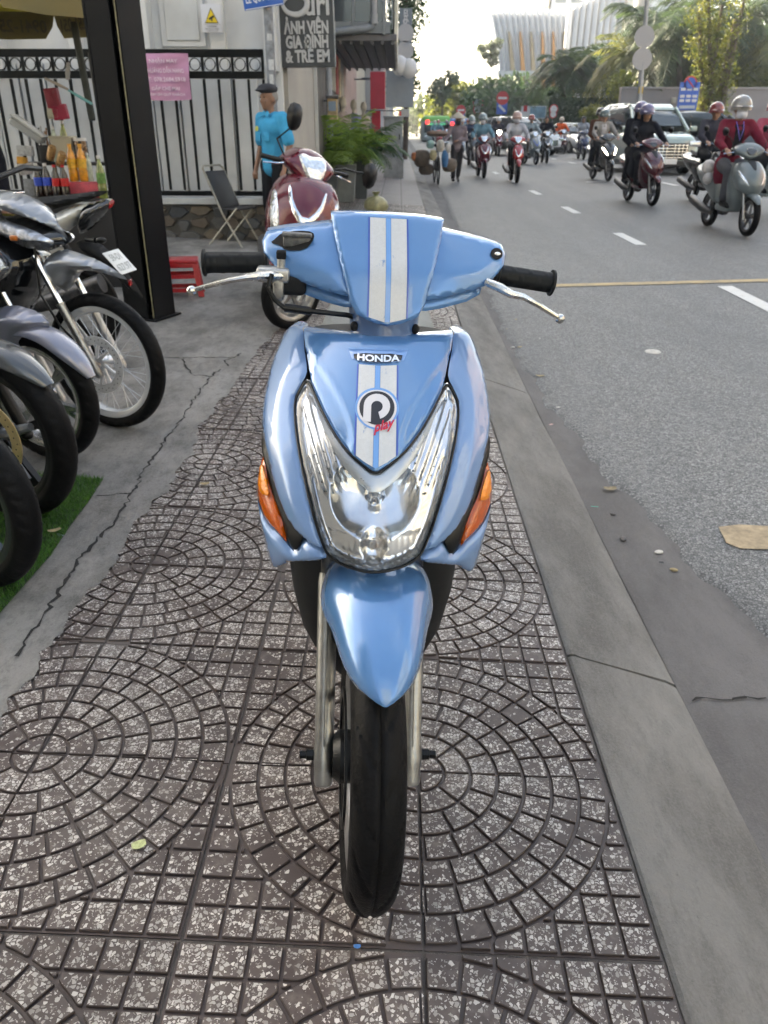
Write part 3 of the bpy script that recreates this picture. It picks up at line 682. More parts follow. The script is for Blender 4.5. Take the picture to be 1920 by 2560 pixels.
# frosted eyebrow under the lens, along the V
inn = [(-.112, .854)] + pe[4:-1] + [(0, .757)]; wv = [.002, .007, .012, .016, .020, .024, .028]
low_ = [(x - .3 * w * (1 if x < -.02 else 0), z - w) for (x, z), w in zip(inn, wv)]
brow = inn + [(-x, z) for x, z in reversed(inn[:-1])] + [(-x, z) for x, z in low_[:-1]] + [low_[-1]] + list(reversed(low_[:-1]))
panel('light_guide', brow, FS, mat('frosted_silver', (.72, .74, .74), .3, .55, var=.05), hl, .008, .005, .003, .002, .008, None, None, 1)
for (cz, rr_, ln) in ((.718, .011, .03), (.652, .006, .016)):
    y0 = float(FS(np.array([0.]), np.array([cz]))[0]); bmb = MB()
    bmb.lathe([(0, -ln * .2), (rr_ * .7, -ln * .15), (rr_, .0), (rr_, ln * .6), (rr_ * 1.5, ln * .62), (rr_ * 1.5, ln)], 16, trm(0, y0 + .026, cz) @ rotm('X', -90)); bmb.build('bulb', M_CHROME if cz > .7 else mat('bulb_glass', (.25, .2, .18), .1, .2), hl)
for sx in (-1, 1):
    for (ax, az, bx, bz) in ((-.096, .765, -.078, .722), (-.082, .772, -.066, .732), (-.068, .782, -.055, .745)):
        dots = MB()
        for k in range(5):
            t = k / 4; x, z = (ax + (bx - ax) * t) * -sx, az + (bz - az) * t; y = float(FS(np.array([x]), np.array([z]))[0]); dots.ell((x, y + .016, z), (.0012 + .0003 * k, .0012, .0012 + .0003 * k), None, 8, 5)
        dots.build('light_guide_dots', M_ALU, hl)['kind'] = 'stuff'

# gasket round the lens
Lp = chaikin(lens, 2); Lp = dense(Lp, .006); gpth = [(x, float(FS(np.array([x]), np.array([z]))[0]) + .003, z) for x, z in Lp]; gm = MB(); gm.tube(gpth + [gpth[0]], .0021, 6, False); gm.build('gasket', M_BLACK, hl)
# stripes, badge, emblem
def vlow(x): return float(np.interp(abs(x), [-q[0] for q in reversed(pe)], [q[1] for q in reversed(pe)])) + .006
for a, b, m, nm in ((-.0305, -.0045, M_STW, 'white_stripe'), (.0045, .0305, M_STW, 'white_stripe'), (-.0335, -.0315, M_STB, 'blue_pinstripe'), (.0315, .0335, M_STB, 'blue_pinstripe'), (-.0040, .0040, M_STL, 'light_blue_stripe')):
    poly = [(a, .886), (b, .886), (b, vlow(b)), ((a + b) / 2, vlow((a + b) / 2)), (a, vlow(a))]
    panel(nm, poly, FS, m, hero, -.0006, .006, 0, 0, 0, None, crease, 0)
bz = [(-.049, .9045), (.049, .9045), (.047, .899), (.041, .8885), (-.041, .8885), (-.047, .899)]
bo = panel('badge', bz, FS, mat('badge_blue', (.16, .33, .68), .3, .1, coat=1.), hero, -.0035, .004, .004, .003, .006, None, None, 1)
panel('badge_plate', [(-.0405, .9005), (.0405, .9005), (.038, .8905), (-.038, .8905)], FS, mat('badge_black', (.01, .01, .012), .3, coat=.5), bo, -.0046, .004, 0, 0, .001, None, None, 1)
me = text_mesh('HONDA', 1.0, .0, 'CENTER', .035); xs = [v.co.x for v in me.vertices]; zs = [v.co.y for v in me.vertices]; kx = .069 / (max(xs) - min(xs)); kz = .0082 / (max(zs) - min(zs)); zc = (max(zs) + min(zs)) / 2
for v in me.vertices: v.co = (v.co.x * kx, (v.co.y - zc) * kz, v.co.z)
on_surface(me, FS, 0, .8955, -.0062); me.materials.append(M_CHROME); link('badge_letters', me, bo)
def disc_poly(cx, cz, a, b, n=40): return [(cx + a * math.cos(2 * math.pi * k / n), cz + b * math.sin(2 * math.pi * k / n)) for k in range(n)]
EX, EZ = .0345, .0243; ez = .836
em = panel('emblem', disc_poly(0, ez, EX, EZ), FS, M_STL, hero, -.0010, .004, 0, 0, 0, None, crease, 0)
panel('emblem_ring', disc_poly(0, ez, EX * .90, EZ * .90), FS, mat('sticker_white', (.66, .66, .70), .35), em, -.0016, .004, 0, 0, 0, None, crease, 0)
panel('emblem_dark', disc_poly(0, ez + .001, EX * .80, EZ * .80), FS, mat('sticker_black', (.02, .022, .03), .35), em, -.0022, .004, 0, 0, 0, None, crease, 0)
def arc(cx, cz, r, a0, a1, n=18): return [(cx + r * EX * math.cos(R(a0 + (a1 - a0) * k / n)), cz + r * EZ * math.sin(R(a0 + (a1 - a0) * k / n))) for k in range(n + 1)]
Pp = arc(.0, ez + .003, .60, 180, -75) + arc(0, ez + .003, .26, -75, 180) + [(-.26 * EX, ez - .62 * EZ), (-.62 * EX, ez - .62 * EZ)]
panel('emblem_letter', Pp, FS, mat('sticker_white', (.66, .66, .70), .35), em, -.0028, .0035, 0, 0, 0, None, crease, 0)
me = text_mesh('play', 1.0, .0, 'CENTER', .03)
for v in me.vertices:
    x, y = v.co.x * .019, v.co.y * .0165; v.co = (x * .97 - y * -.22, y + x * .20, 0)
on_surface(me, lambda x, z: FS(x, z) + crease(x, z, 0), .012, .8175, -.0036); me.materials.append(mat('sticker_red', (.55, .02, .05), .4)); link('emblem_word', me, em)

# ---- what turns with the handlebar
SA = Vector((0, math.sin(R(26.5)), math.cos(R(26.5)))); S0 = Vector((0, -.08, 0))
ST = Matrix.Translation(S0) @ Matrix.Rotation(R(4.5), 4, SA) @ Matrix.Translation(-S0)
_hz = np.linspace(.86, 1.14, 200); _hy = np.interp(_hz, [.86, .90, .935, 1.02, 1.10, 1.14], [.275, .262, .257, .295, .365, .40]); _k2 = np.hanning(31); _k2 /= _k2.sum(); _hys = np.convolve(np.pad(_hy, 15, mode='reflect', reflect_type='odd'), _k2, 'valid')
def HS(x, z): return np.interp(z, _hz, _hys) + 1.0 * (x - .004) ** 2
CX = .004
def hx(p): return [(x + CX, z) for x, z in p]
ch = [(-.096, 1.098), (-.090, 1.070), (-.082, 1.040), (-.072, 1.006), (-.0625, .972), (-.050, .953), (-.025, .943), (0, .938)]
ctop = [(-.060, 1.1015), (0, 1.103), (.060, 1.1015)]
cpoly = hx(list(reversed(ch)) + ctop + [(-x, z) for x, z in ch[:-1]])
hc = panel('handlebar_cover', cpoly, HS, M_BLUE, hero, -.010, .005, .006, .005, .035, ST, None, 0)
for a, b, m, nm in ((-.0305, -.0045, M_STW, 'white_stripe'), (.0045, .0305, M_STW, 'white_stripe'), (-.0335, -.0315, M_STB, 'blue_pinstripe'), (.0315, .0335, M_STB, 'blue_pinstripe'), (-.0040, .0040, M_STL, 'light_blue_stripe')):
    zb = lambda x: float(np.interp(abs(x), [0, .025, .05], [.938, .943, .953])) + .006
    panel(nm, hx([(a, 1.096), (b, 1.096), (b, zb(b)), (a, zb(a))]), HS, m, hc, -.0107, .006, 0, 0, 0, ST, None, 0)
wing = [(-.086, 1.083), (-.142, 1.074), (-.176, 1.068), (-.204, 1.061), (-.211, 1.046), (-.207, 1.030), (-.187, 1.011), (-.168, .998), (-.118, .986), (-.055, .974), (-.066, 1.010)]
for sgn in (1, -1):
    fx = (lambda p: p) if sgn == 1 else mirror
    w = panel('handlebar_wing', hx(fx(wing)), HS, M_BLUE, hero, .004, .006, .007, .006, .06, ST, lambda x, z, d: -.003 * ss(d, 0, .03), 0)
    under = [(-.172, 1.000), (-.164, .976), (-.075, .955), (-.048, .957), (-.055, .980), (-.118, .989)]
    panel('handlebar_under_cover', hx(fx(under)), HS, M_BLUE, hero, .030, .006, .006, .004, .05, ST, None, 1)
hole = hx([(-.197, 1.046), (-.187, 1.053), (-.178, 1.062), (-.150, 1.068), (-.124, 1.068), (-.122, 1.058), (-.137, 1.040), (-.170, 1.037), (-.178, 1.044)])
M_VOID = mat('recess_shade', (.006, .006, .007), .8)  # black patches paint the shade inside openings and screw recesses
panel('reservoir_opening', hole, HS, M_VOID, hc, -.0012, .004, 0, 0, 0, ST, None, 1)
rs = MB(); y0 = float(HS(np.array([-.145]), np.array([1.053]))[0])
rs.rbox((-.147, y0 + .004, 1.052), (.046, .02, .020), .004); rs.rbox((-.147, y0 - .001, 1.0625), (.050, .024, .006), .002); rs.xf(ST); rs.build('brake_reservoir', mat('reservoir_grey', (.12, .12, .12), .45, .3, var=.4, vscale=120), hero)
panel('bolt_opening', hx(disc_poly(.191, 1.049, .0115, .0085, 20)), HS, M_VOID, hc, -.0012, .003, 0, 0, 0, ST, None, 0)
bl = MB(); y0 = float(HS(np.array([.195]), np.array([1.048]))[0]); bl.ell((.196, y0 - .001, 1.048), (.006, .004, .004)); bl.xf(ST); bl.build('mirror_bolt', M_CHROME, hero)
nk = MB(); rings = []
for z, wx, wy, yc in ((.965, .062, .055, .325), (.94, .060, .050, .318), (.915, .057, .046, .312), (.87, .054, .044, .30), (.82, .05, .04, .28)):
    rings.append([(CX + wx * math.cos(a) * (1 if abs(math.cos(a)) < .8 else 1), yc + wy * math.sin(a), z) for a in [2 * math.pi * k / 28 for k in range(28)]])
nk.loft(rings); nk.xf(ST); nk.build('steering_neck', paint('scooter_blue_dull', (.055, .13, .29), .35, .1), hero)
for sx in (-1, 1):
    sc = MB(); sc.ell((CX + sx * .052, .288, .928), (.007, .006, .0085)); sc.xf(ST); sc.build('screw_recess', M_VOID, hero)
# grips, levers
M_GRIP = mat('grip_rubber', (.008, .0095, .0105), .5, var=.2, vscale=40, spec=.25)
for sx, (x0, z0, x1, z1) in ((-1, (-.196, 1.012, -.307, 1.006)), (1, (.200, 1.013, .306, 1.003))):
    gm = MB(); n = 28; ax = []; 
    P0, P1 = Vector((x0, .368, z0)), Vector((x1, .368, z1)); L_ = (P1 - P0).length; prf = [(.0, .0215), (.03, .0215), (.05, .0175), (.92, .0178), (.935, .0178), (.95, .0225), (.985, .0225), (1.0, .019), (1.0, 0)]
    a, b, d = frame_of(P1 - P0); rings = []; T = sorted({t for t, _ in prf} | {k / 60 for k in range(4, 56)})
    for t in T:
        r0 = float(np.interp(t, [p for p, _ in prf[:-1]], [q for _, q in prf[:-1]])); ring = []
        for k in range(n):
            an = 2 * math.pi * k / n; rr_ = r0
            if .1 < t < .9:
                ph = (t * 3.6 + (.5 if (k // 4) % 2 else 0)) % 1
                if .12 < ph < .88 and k % 4 in (1, 2): rr_ -= .0012
            ring.append(P0 + d * (t * L_) + a * (rr_ * math.cos(an)) + b * (rr_ * math.sin(an)))
        rings.append(ring)
    gm.loft(rings); gm.xf(ST); gm.build('grip', M_GRIP, hero, 40)
M_LEVER = mat('lever_aluminium', (.60, .60, .58), .24, 1.0, var=.15, vscale=60, bump=.05, bscale=300)
lv = MB(); LP = [(-.170, .318, 1.000), (-.206, .300, 1.001), (-.229, .298, .997), (-.253, .296, .992), (-.276, .297, .985), (-.296, .300, .978), (-.312, .303, .972)]
lv.tube(LP, [.011, .010, .0075, .0065, .006, .0055, .0055], 10, True, None, .75); lv.ell((-.317, .303, .9705), (.0085, .0085, .0085)); lv.xf(ST); lv.build('brake_lever', M_LEVER, hero)
lv = MB(); LP = [(.176, .325, 1.006), (.199, .312, .999), (.217, .306, .991), (.238, .303, .988), (.265, .304, .976), (.288, .308, .964), (.304, .31, .956)]
lv.tube(LP, [.010, .0105, .0095, .0075, .0068, .006, .0055], 10, True, None, .75); lv.ell((.310, .311, .9525), (.0085, .0085, .0085)); lv.xf(ST); lv.build('brake_lever', M_LEVER, hero)
pc = MB(); pc.rbox((-.185, .325, 1.000), (.055, .035, .024), .006); pc.rbox((-.176, .318, .985), (.018, .02, .05), .004); pc.tube([(-.172, .325, 1.0), (-.172, .325, 1.034)], .007, 12); pc.xf(ST); pc.build('lever_perch', mat('perch_alloy', (.42, .42, .41), .42, .9, var=.3, vscale=70, bump=.1, bscale=200), hero)
bt = MB(); bt.rbox((-.155, .33, .985), (.05, .035, .035), .010); bt.rbox((-.172, .325, 1.032), (.016, .016, .014), .003); bt.xf(ST); bt.build('rubber_boot', M_MATT, hero)
cb = MB(); cb.tube([(-.186, .30, 1.004), (-.192, .292, .985), (-.182, .290, .966), (-.166, .290, .953), (-.118, .290, .949), (-.06, .298, .944), (-.02, .31, .93)], .0042, 8); cb.tube([(-.165, .29, .953), (-.122, .29, .9495)], .007, 10); cb.xf(ST); cb.build('brake_cable', M_BLACK, hero)
# front fender
fp = [(-.1525, .486, .004), (-.151, .491, .016), (-.147, .499, .027), (-.139, .5095, .038), (-.125, .5235, .048), (-.105, .539, .057), (-.08, .554, .0645), (-.05, .569, .0715), (-.025, .579, .077), (-.005, .586, .082), (.015, .591, .087), (.045, .597, .092), (.09, .598, .094), (.14, .588, .092), (.2, .562, .085)]
fm = MB(); rings = []; nn = 22
for i, (y, z, w) in enumerate(fp):
    t = Vector((0, fp[min(i + 1, len(fp) - 1)][0] - fp[max(i - 1, 0)][0], fp[min(i + 1, len(fp) - 1)][1] - fp[max(i - 1, 0)][1])).normalized(); nrm = Vector((0, -t.z, t.y))
    ring = []; drop = min(.055, w * .9) + .02 * ss(np.array(float(i)), 5., 10.)
    for layer in (0, 1):
        for k in range(nn):
            q = -1 + 2 * k / (nn - 1) if layer == 0 else 1 - 2 * k / (nn - 1); a_ = q * R(84); ww = w - .003 * layer
            e = (abs(q)) ** 2.6 * float(drop); ring.append(Vector((ww * math.sin(a_) / math.sin(R(84)), y, z)) + nrm * (-e - .003 * layer))
    rings.append(ring)
fm.loft(rings); fm.xf(ST); fm.build('front_fender', M_BLUE, hero, 40)
# fork legs
FD = Vector((0, .446, .895))
for sx in (-1, 1):
    fk = MB(); x = sx * .0765 - .004
    def onl(t, dx=0, dy=0): return (x + dx, .004 + .446 * t + dy, .25 + .895 * t)
    fk.tube([onl(-.052), onl(-.045), onl(-.02), onl(.0), onl(.02), onl(.30), onl(.315)], [.0145, .0165, .0165, .020, .0165, .0172, .0150], 18)
    fk.tube([onl(.02, 0, -.013), onl(.30, 0, -.014)], .0055, 8); fk.tube([onl(.02, .010 * sx, -.009), onl(.30, .010 * sx, -.009)], .004, 8)
    fk.xf(ST); fo_ = fk.build('fork_leg', M_ALU, hero, 40)
    s2 = MB(); s2.tube([onl(.31), onl(.46)], .0128, 14); s2.xf(ST); s2.build('fork_tube', M_STEEL, fo_)
    nu = MB(); nu.lathe([(0, 0), (.010, 0), (.010, .012), (.007, .013), (.007, .024), (0, .024)], 6, trm(x + sx * .018, .004, .25) @ Matrix.Rotation(R(90 * sx), 4, 'Y')); nu.xf(ST); nu.build('axle_nut', M_BLACK, fo_, 20)
wm = ST @ trm(-.004, 0, .25)
hw = make_wheel(hero, wm, .25, .084, 'alloy', 5, 1, mat('rim_grey', (.40, .40, .40), .35, .9, var=.15, vscale=30))
hb = MB(); hb.lathe([(0, -.062), (.035, -.062), (.045, -.05), (.045, -.03), (.0, -.03)], 24, ZX); hb.lathe([(.10, -.046), (.118, -.046), (.118, -.042), (.10, -.042)], 40, ZX, closed=True); hb.xf(wm); hb.build('hub', M_BLACK, hw)
# dark leg shield, floor and tail behind the nose
ls = MB(); rings = []
for z, w, y in ((.66, .170, .22), (.55, .172, .21), (.47, .170, .215), (.38, .162, .225), (.30, .147, .24), (.23, .115, .26), (.18, .075, .29), (.155, .05, .32)):
    ring = []
    for k in range(17):
        q = -1 + 2 * k / 16; ring.append((w * math.sin(q * R(80)) / math.sin(R(80)), y + .12 * abs(q) ** 2.2 * (w / .17), z))
    ring += [(w * .9, y + .22, z), (-w * .9, y + .22, z)]; rings.append(ring)
ls.loft(rings); ls.build('leg_shield', M_MATT, hero, 40)
inner = MB(); rings = []
for z, w, y in ((.90, .12, .40), (.86, .165, .42), (.75, .18, .44), (.6, .17, .46), (.45, .15, .47), (.34, .13, .48)):
    rings.append([(w * math.cos(a), y + .045 * math.sin(a), z) for a in [2 * math.pi * k / 24 for k in range(24)]])
inner.loft(rings); inner.build('inner_shield', M_MATT, hero, 40)
fl = MB(); fl.rbox((0, .62, .30), (.26, .36, .06), .02); fl.build('floor_board', M_MATT, hero)
bd = MB(); rings = []
for y, w, z0, z1 in ((.78, .10, .30, .72), (.88, .135, .32, .74), (1.05, .15, .38, .75), (1.25, .145, .46, .76), (1.45, .11, .58, .77), (1.60, .05, .66, .76)):
    ring = []
    for k in range(20):
        a = 2 * math.pi * k / 20; ring.append((w * math.copysign(abs(math.cos(a)) ** .6, math.cos(a)), y, (z0 + z1) / 2 + (z1 - z0) / 2 * math.copysign(abs(math.sin(a)) ** .6, math.sin(a))))
    rings.append(ring)
bd.loft(rings); bd.build('tail_body', M_BLUED, hero, 40)
st = MB(); rings = []
for y, w, z0, z1 in ((.80, .08, .72, .785), (.84, .125, .725, .80), (.95, .145, .73, .81), (1.15, .145, .735, .80), (1.4, .12, .76, .84), (1.52, .08, .78, .84)):
    rings.append([(w * math.copysign(abs(math.cos(a)) ** .55, math.cos(a)), y, (z0 + z1) / 2 + (z1 - z0) / 2 * math.copysign(abs(math.sin(a)) ** .7, math.sin(a))) for a in [2 * math.pi * k / 24 for k in range(24)]])
st.loft(rings); st.build('seat', mat('seat_vinyl', (.15, .16, .155), .55, var=.1, vscale=30, bump=.3, bscale=350), hero, 40)
make_wheel(hero, trm(0, 1.28, .25), .25, .09, 'alloy', 5, 1, M_BLACK, name='rear_wheel', n=120)
en = MB(); en.rbox((.06, 1.1, .27), (.09, .42, .16), .04); en.build('engine_case', M_STEEL, hero)
sd = MB(); sd.tube([(.10, .70, .26), (.17, .76, .02), (.19, .80, .012)], .009, 8); sd.build('side_stand', M_BLACK, hero)

# ================================================================== side-view shells: an outline in (s, z), s = forward, swollen to both sides
def inflate(name, poly, w, m, parent, ew=None, g=.012, smooth=1, flat=0., xc=0., zfun=None):
    ew = ew or w * 1.2; P = chaikin(poly, smooth) if smooth else poly; P = dense(P, g * .9); q = np.array(P); x0, z0 = q.min(0); x1, z1 = q.max(0)
    gx = np.arange(x0, x1, g); gz = np.arange(z0, z1, g * .87); pts = np.array([(x + (g / 2 if k % 2 else 0), z) for k, z in enumerate(gz) for x in gx]); n = len(q)
    if len(pts): pts = pts[inside(pts, P)]
    if len(pts): pts = pts[bdist(pts, P) > g * .45]
    allp = np.vstack([q, pts]) if len(pts) else q
    r = delaunay_2d_cdt([Vector(p) for p in allp], [(i, (i + 1) % n) for i in range(n)], [], 1, 1e-7)
    V = np.array([(v.x, v.y) for v in r[0]]); d = bdist(V, P)
    H = w * (flat + (1 - flat) * np.sqrt(np.clip(1 - (1 - np.clip(d / ew, 0, 1)) ** 2, 0, 1)))
    if zfun is not None: H = H * zfun(V[:, 0], V[:, 1])
    nb = [set() for _ in V]
    for f in r[2]:
        for a_ in f: nb[a_].update(f)
    for _ in range(4): H = np.where(d > 1e-6, np.array([H[list(q_)].mean() for q_ in nb]), H)
    H[d < 1e-6] = w * flat * (1 if flat else 0); k = len(V)
    vs = [(xc - h, -s_, z) for (s_, z), h in zip(V, H)] + [(xc + h, -s_, z) for (s_, z), h in zip(V, H)]
    fs = []; cnt = {}
    for f in r[2]:
        fs += [tuple(f), tuple(i + k for i in reversed(f))]
        for i in range(len(f)): e = tuple(sorted((f[i], f[(i + 1) % len(f)]))); cnt[e] = cnt.get(e, 0) + 1
    if flat:
        for (a, b), c in cnt.items():
            if c == 1: fs.append((a, b, b + k, a + k))
    mb = MB(); mb.add(vs, fs); return mb.build(name, m, parent, 45) if name else mb
def side_panel(name, poly, xoff, m, parent, th=.006, ew=.008, g=.008, smooth=1, side=-1, S=None):
    M = Matrix(((0, -side * -1 if False else -side, 0, 0), (-1, 0, 0, 0), (0, 0, 1, 0), (0, 0, 0, 1)))
    M = Matrix(((0, -side, 0, side * xoff), (-1, 0, 0, 0), (0, 0, 1, 0), (0, 0, 0, 1)))
    return panel(name, poly, S or (lambda x, z: 0 * x), m, parent, 0, g, ew, th, th * 1.5, M, None, smooth)
def arc_fender(parent, m, r, w, a0, a1, cz, name='front_fender', lift=.022, cy=0., taper=.35, xf=None):
    mb = MB(); rings = []; N_ = 20
    for i in range(N_ + 1):
        t = i / N_; a = R(a0 + (a1 - a0) * t); k = 1 - (1 - taper) * (1 - min(1, t / .35)) ** 2 if t < .35 else 1.0
        rr_ = r + lift; c, s_ = math.cos(a), math.sin(a); ring = []
        for lay in (0, 1):
            for j in range(9):
                q = (-1 + 2 * j / 8) * (1 if lay == 0 else -1); x = w * k * math.sin(q * R(80)); dr = -(1 - math.cos(q * R(80))) * w * .75 * k - .003 * lay
                ring.append((x, cy - (rr_ + dr) * c, cz + (rr_ + dr) * s_))
        rings.append(ring)
    mb.loft(rings)
    if xf is not None: mb.xf(xf)
    return mb.build(name, m, parent, 45)
M_SILV = paint('silver_paint', (.27, .29, .32), .28, .5); M_SILV2 = paint('lilac_silver_paint', (.23, .24, .30), .3, .4); M_GBLK = paint('gloss_black', (.006, .007, .009), .12)
M_WHT = paint('gloss_white', (.62, .62, .58), .25); M_DGRY = paint('dark_grey_paint', (.07, .075, .08), .25, .4)
M_RED = mat('red_plastic', (.42, .012, .02), .35, var=.08, vscale=8, coat=.2)
RED_LENS = mat('red_lens', (.35, .005, .008), .12, coat=1.)
def fork(parent, r, lean=26.5, half=.075, top=.36, rad=.016, m=None, zc=None):
    c, s_ = math.cos(R(lean)), math.sin(R(lean))
    for sx in (-1, 1):
        mb = MB(); p = lambda t, dx=0: (sx * half + dx, .0 + s_ * t, r + c * t)
        mb.tube([p(-.05), p(-.04), p(.02), p(top * .75), p(top * .78)], [.012, rad * 1.05, rad, rad, rad * 1.15], 14); o = mb.build('fork_leg', m or M_ALU, parent, 40)
        mb = MB(); mb.tube([p(top * .76), p(top * 1.35)], rad * .78, 12); mb.build('fork_tube', M_CHROME, o)
def parked(name, label, x, y, rz, r, w, style, **k):
    t = thing(name, label, 'motorbike', (x, y, zfoot(x, y) + .003), rz, 'motorbikes parked on the forecourt'); return t
# -- bike with wire wheel and large silver disc
bA = parked('motorbike', 'parked motorbike with silver cowl, wire-spoke front wheel and big silver brake disc', -1.244, 3.24, 70, .29, .07, 'wire')
make_wheel(bA, trm(0, 0, .29), .29, .070, 'wire', 5, 2, mat('rim_polished', (.72, .74, .76), .25, .5), ('silver', .122), -1)
fork(bA, .29, 26.5, .078, .36, .0175)
inflate('front_fender', [(-.25, .700), (-.14, .751), (-.033, .731), (.07, .699), (.185, .640), (.10, .650), (.03, .668), (-.07, .664), (-.12, .60), (-.15, .575), (-.18, .585)], .082, M_SILV, bA, .05)
inflate('front_cowl', [(-.62, .90), (-.56, .955), (-.434, .965), (-.338, .962), (-.282, .950), (-.194, .900), (-.141, .850), (-.095, .785), (-.12, .795), (-.20, .84), (-.33, .872), (-.45, .89), (-.60, .88)], .120, M_SILV, bA, .07)
inflate('nose', [(-.62, .84), (-.40, .885), (-.15, .83), (-.10, .778), (-.155, .750), (-.231, .730), (-.30, .738), (-.40, .78), (-.60, .78)], .112, M_GBLK, bA, .08)
_cw = chaikin([(-.62, .84), (-.40, .885), (-.15, .83), (-.10, .778), (-.155, .750), (-.231, .730), (-.30, .738), (-.40, .78), (-.60, .78)], 1)
def hug(o): return lambda x, z: .12 - o - .112 * np.sqrt(np.clip(1 - (1 - np.clip(bdist(np.column_stack([x, z]), _cw) / .08, 0, 1)) ** 2, .03, 1))
inflate('leg_shield', [(-.62, .86), (-.40, .80), (-.28, .745), (-.25, .66), (-.36, .52), (-.50, .38), (-.72, .34), (-.85, .40), (-.80, .60), (-.70, .80)], .16, M_GBLK, bA, .10)
for sd in (-1, 1):
    hlA = side_panel('headlight', [(-.392, .872), (-.334, .852), (-.215, .826), (-.147, .800), (-.118, .778), (-.172, .748), (-.24, .746), (-.30, .786), (-.397, .847)], .12, mat('reflector_chrome2', (.75, .78, .82), .12, .8, var=.2, vscale=50, bump=1.0, bscale=45), bA, .004, .01, .008, 1, sd, hug(.004))
    side_panel('lens', [(-.392, .874), (-.334, .854), (-.215, .828), (-.147, .802), (-.116, .778), (-.172, .746), (-.24, .744), (-.30, .784), (-.397, .845)], .12, M_LENS, hlA, .004, .01, .008, 1, sd, hug(.010))
    tb = MB(); tb.rbox((sd * .118, .265, .795), (.012, .035, .02), .005); tb.build('signal_bulb', mat('amber_dark', (.45, .13, .02), .3), hlA)
bdg = MB(); bdg.rbox((-.02, .29, .957), (.05, .012, .006), .002, rotm('X', -25) if False else None); bdg.build('badge', M_CHROME, bA)
inflate('body', [(-.78, .42), (-.70, .36), (-1.0, .30), (-1.35, .40), (-1.75, .62), (-1.80, .74), (-1.5, .74), (-1.1, .70), (-.85, .58)], .13, M_GBLK, bA, .08, .02)
inflate('seat', [(-.95, .70), (-1.0, .76), (-1.3, .80), (-1.65, .84), (-1.72, .80), (-1.4, .73)], .13, M_MATT, bA, .05, .02)
make_wheel(bA, trm(0, 1.24, .29), .29, .09, 'wire', 5, 2, None, None, name='rear_wheel', n=100)
hbm = MB(); hbm.tube([(-.34, .50, 1.03), (-.2, .46, 1.04), (0, .44, 1.0), (.2, .46, 1.04), (.34, .50, 1.03)], .012, 8); hbm.build('handlebar', M_BLACK, bA)
cal = MB(); cal.rbox((-.072, .075, .345), (.035, .055, .075), .012); cal.tube([(-.092, .085, .35), (-.115, .085, .35)], .022, 14); cal.tube([(-.08, .06, .40), (-.08, .06, .43)], .011, 10); cal.build('brake_caliper', mat('caliper_grey', (.22, .22, .23), .4, .7, var=.3, vscale=60), bA)
hs = MB(); hs.tube([(-.09, .08, .40), (-.10, .13, .46), (-.10, .20, .58), (-.09, .20, .70), (-.06, .22, .80)], .005, 8); hs.build('brake_hose', M_BLACK, bA)
# -- scooter with bright alloy wheel
bB = parked('motorbike', 'parked scooter with grey-blue mudguard and bright alloy front wheel', -1.364, 2.849, 70, .25, .08, 'alloy')
make_wheel(bB, trm(0, 0, .255), .255, .077, 'ysplit', 6, 2, mat('rim_silver', (.60, .61, .63), .25, 1.))
fork(bB, .255, 26.5, .08, .30, .015)
arc_fender(bB, M_SILV2, .255, .062, 22, 128, .255, lift=.03)
inflate('fender_flank', [(-.16, .57), (-.06, .60), (.04, .585), (.12, .53), (.03, .52), (-.03, .44), (-.06, .36), (-.12, .40)], .072, M_SILV2, bB, .04)
inflate('front_shield', [(-.60, .96), (-.46, .98), (-.25, .86), (-.10, .74), (-.09, .68), (-.22, .62), (-.30, .45), (-.40, .33), (-.60, .32), (-.66, .6)], .17, M_GBLK, bB, .13)
side_panel('side_emblem', [(-.36, .86), (-.30, .84), (-.26, .79), (-.27, .76), (-.33, .80)], .15, M_WHT, bB, .004, .005)
side_panel('white_trim', [(-.28, .80), (-.20, .74), (-.13, .695), (-.15, .68), (-.24, .73), (-.30, .78)], .145, M_WHT, bB, .004, .005)
inflate('body', [(-.60, .40), (-.60, .32), (-1.0, .30), (-1.4, .45), (-1.7, .66), (-1.7, .78), (-1.2, .76), (-.95, .70), (-.85, .45)], .14, M_DGRY, bB, .08, .02)
inflate('seat', [(-.92, .72), (-1.0, .78), (-1.3, .80), (-1.6, .84), (-1.62, .79)], .13, M_MATT, bB, .04, .02)
make_wheel(bB, trm(0, 1.26, .255), .255, .09, 'alloy', 5, 2, M_BLACK, name='rear_wheel', n=90)
# -- bike with gold disc
bC = parked('motorbike', 'parked dark motorbike with golden brake disc and grey cast spokes', -1.282, 2.342, 70, .29, .09, 'alloy')
make_wheel(bC, trm(0, 0, .29), .29, .089, 'alloy', 5, 2, M_BLACK, ('gold', .132), -1)
sp = MB()
for k in range(5):
    a = 2 * math.pi * k / 5 + .3; sp.tube([(-.030, .05 * math.cos(a), .29 + .05 * math.sin(a)), (-.026, .17 * math.cos(a), .29 + .17 * math.sin(a))], [.02, .013], 8)
sp.build('spoke_covers', M_SILV, bC)
fork(bC, .29, 25, .09, .36, .02, M_BLACK)
arc_fender(bC, M_DGRY, .29, .066, 38, 135, .29, lift=.03)
inflate('front_cowl', [(-.60, 1.0), (-.42, 1.02), (-.22, .88), (-.12, .74), (-.22, .68), (-.4, .60), (-.6, .5), (-.75, .7)], .17, M_DGRY, bC, .12)
inflate('body', [(-.5, .62), (-.42, .40), (-.9, .28), (-1.3, .45), (-1.75, .72), (-1.75, .84), (-1.2, .80), (-.8, .82)], .13, M_GBLK, bC, .08, .02)
inflate('seat', [(-.95, .79), (-1.0, .83), (-1.3, .83), (-1.65, .89), (-1.7, .84)], .12, M_MATT, bC, .04, .02)
make_wheel(bC, trm(0, 1.3, .29), .29, .11, 'alloy', 5, 2, M_BLACK, name='rear_wheel', n=90)
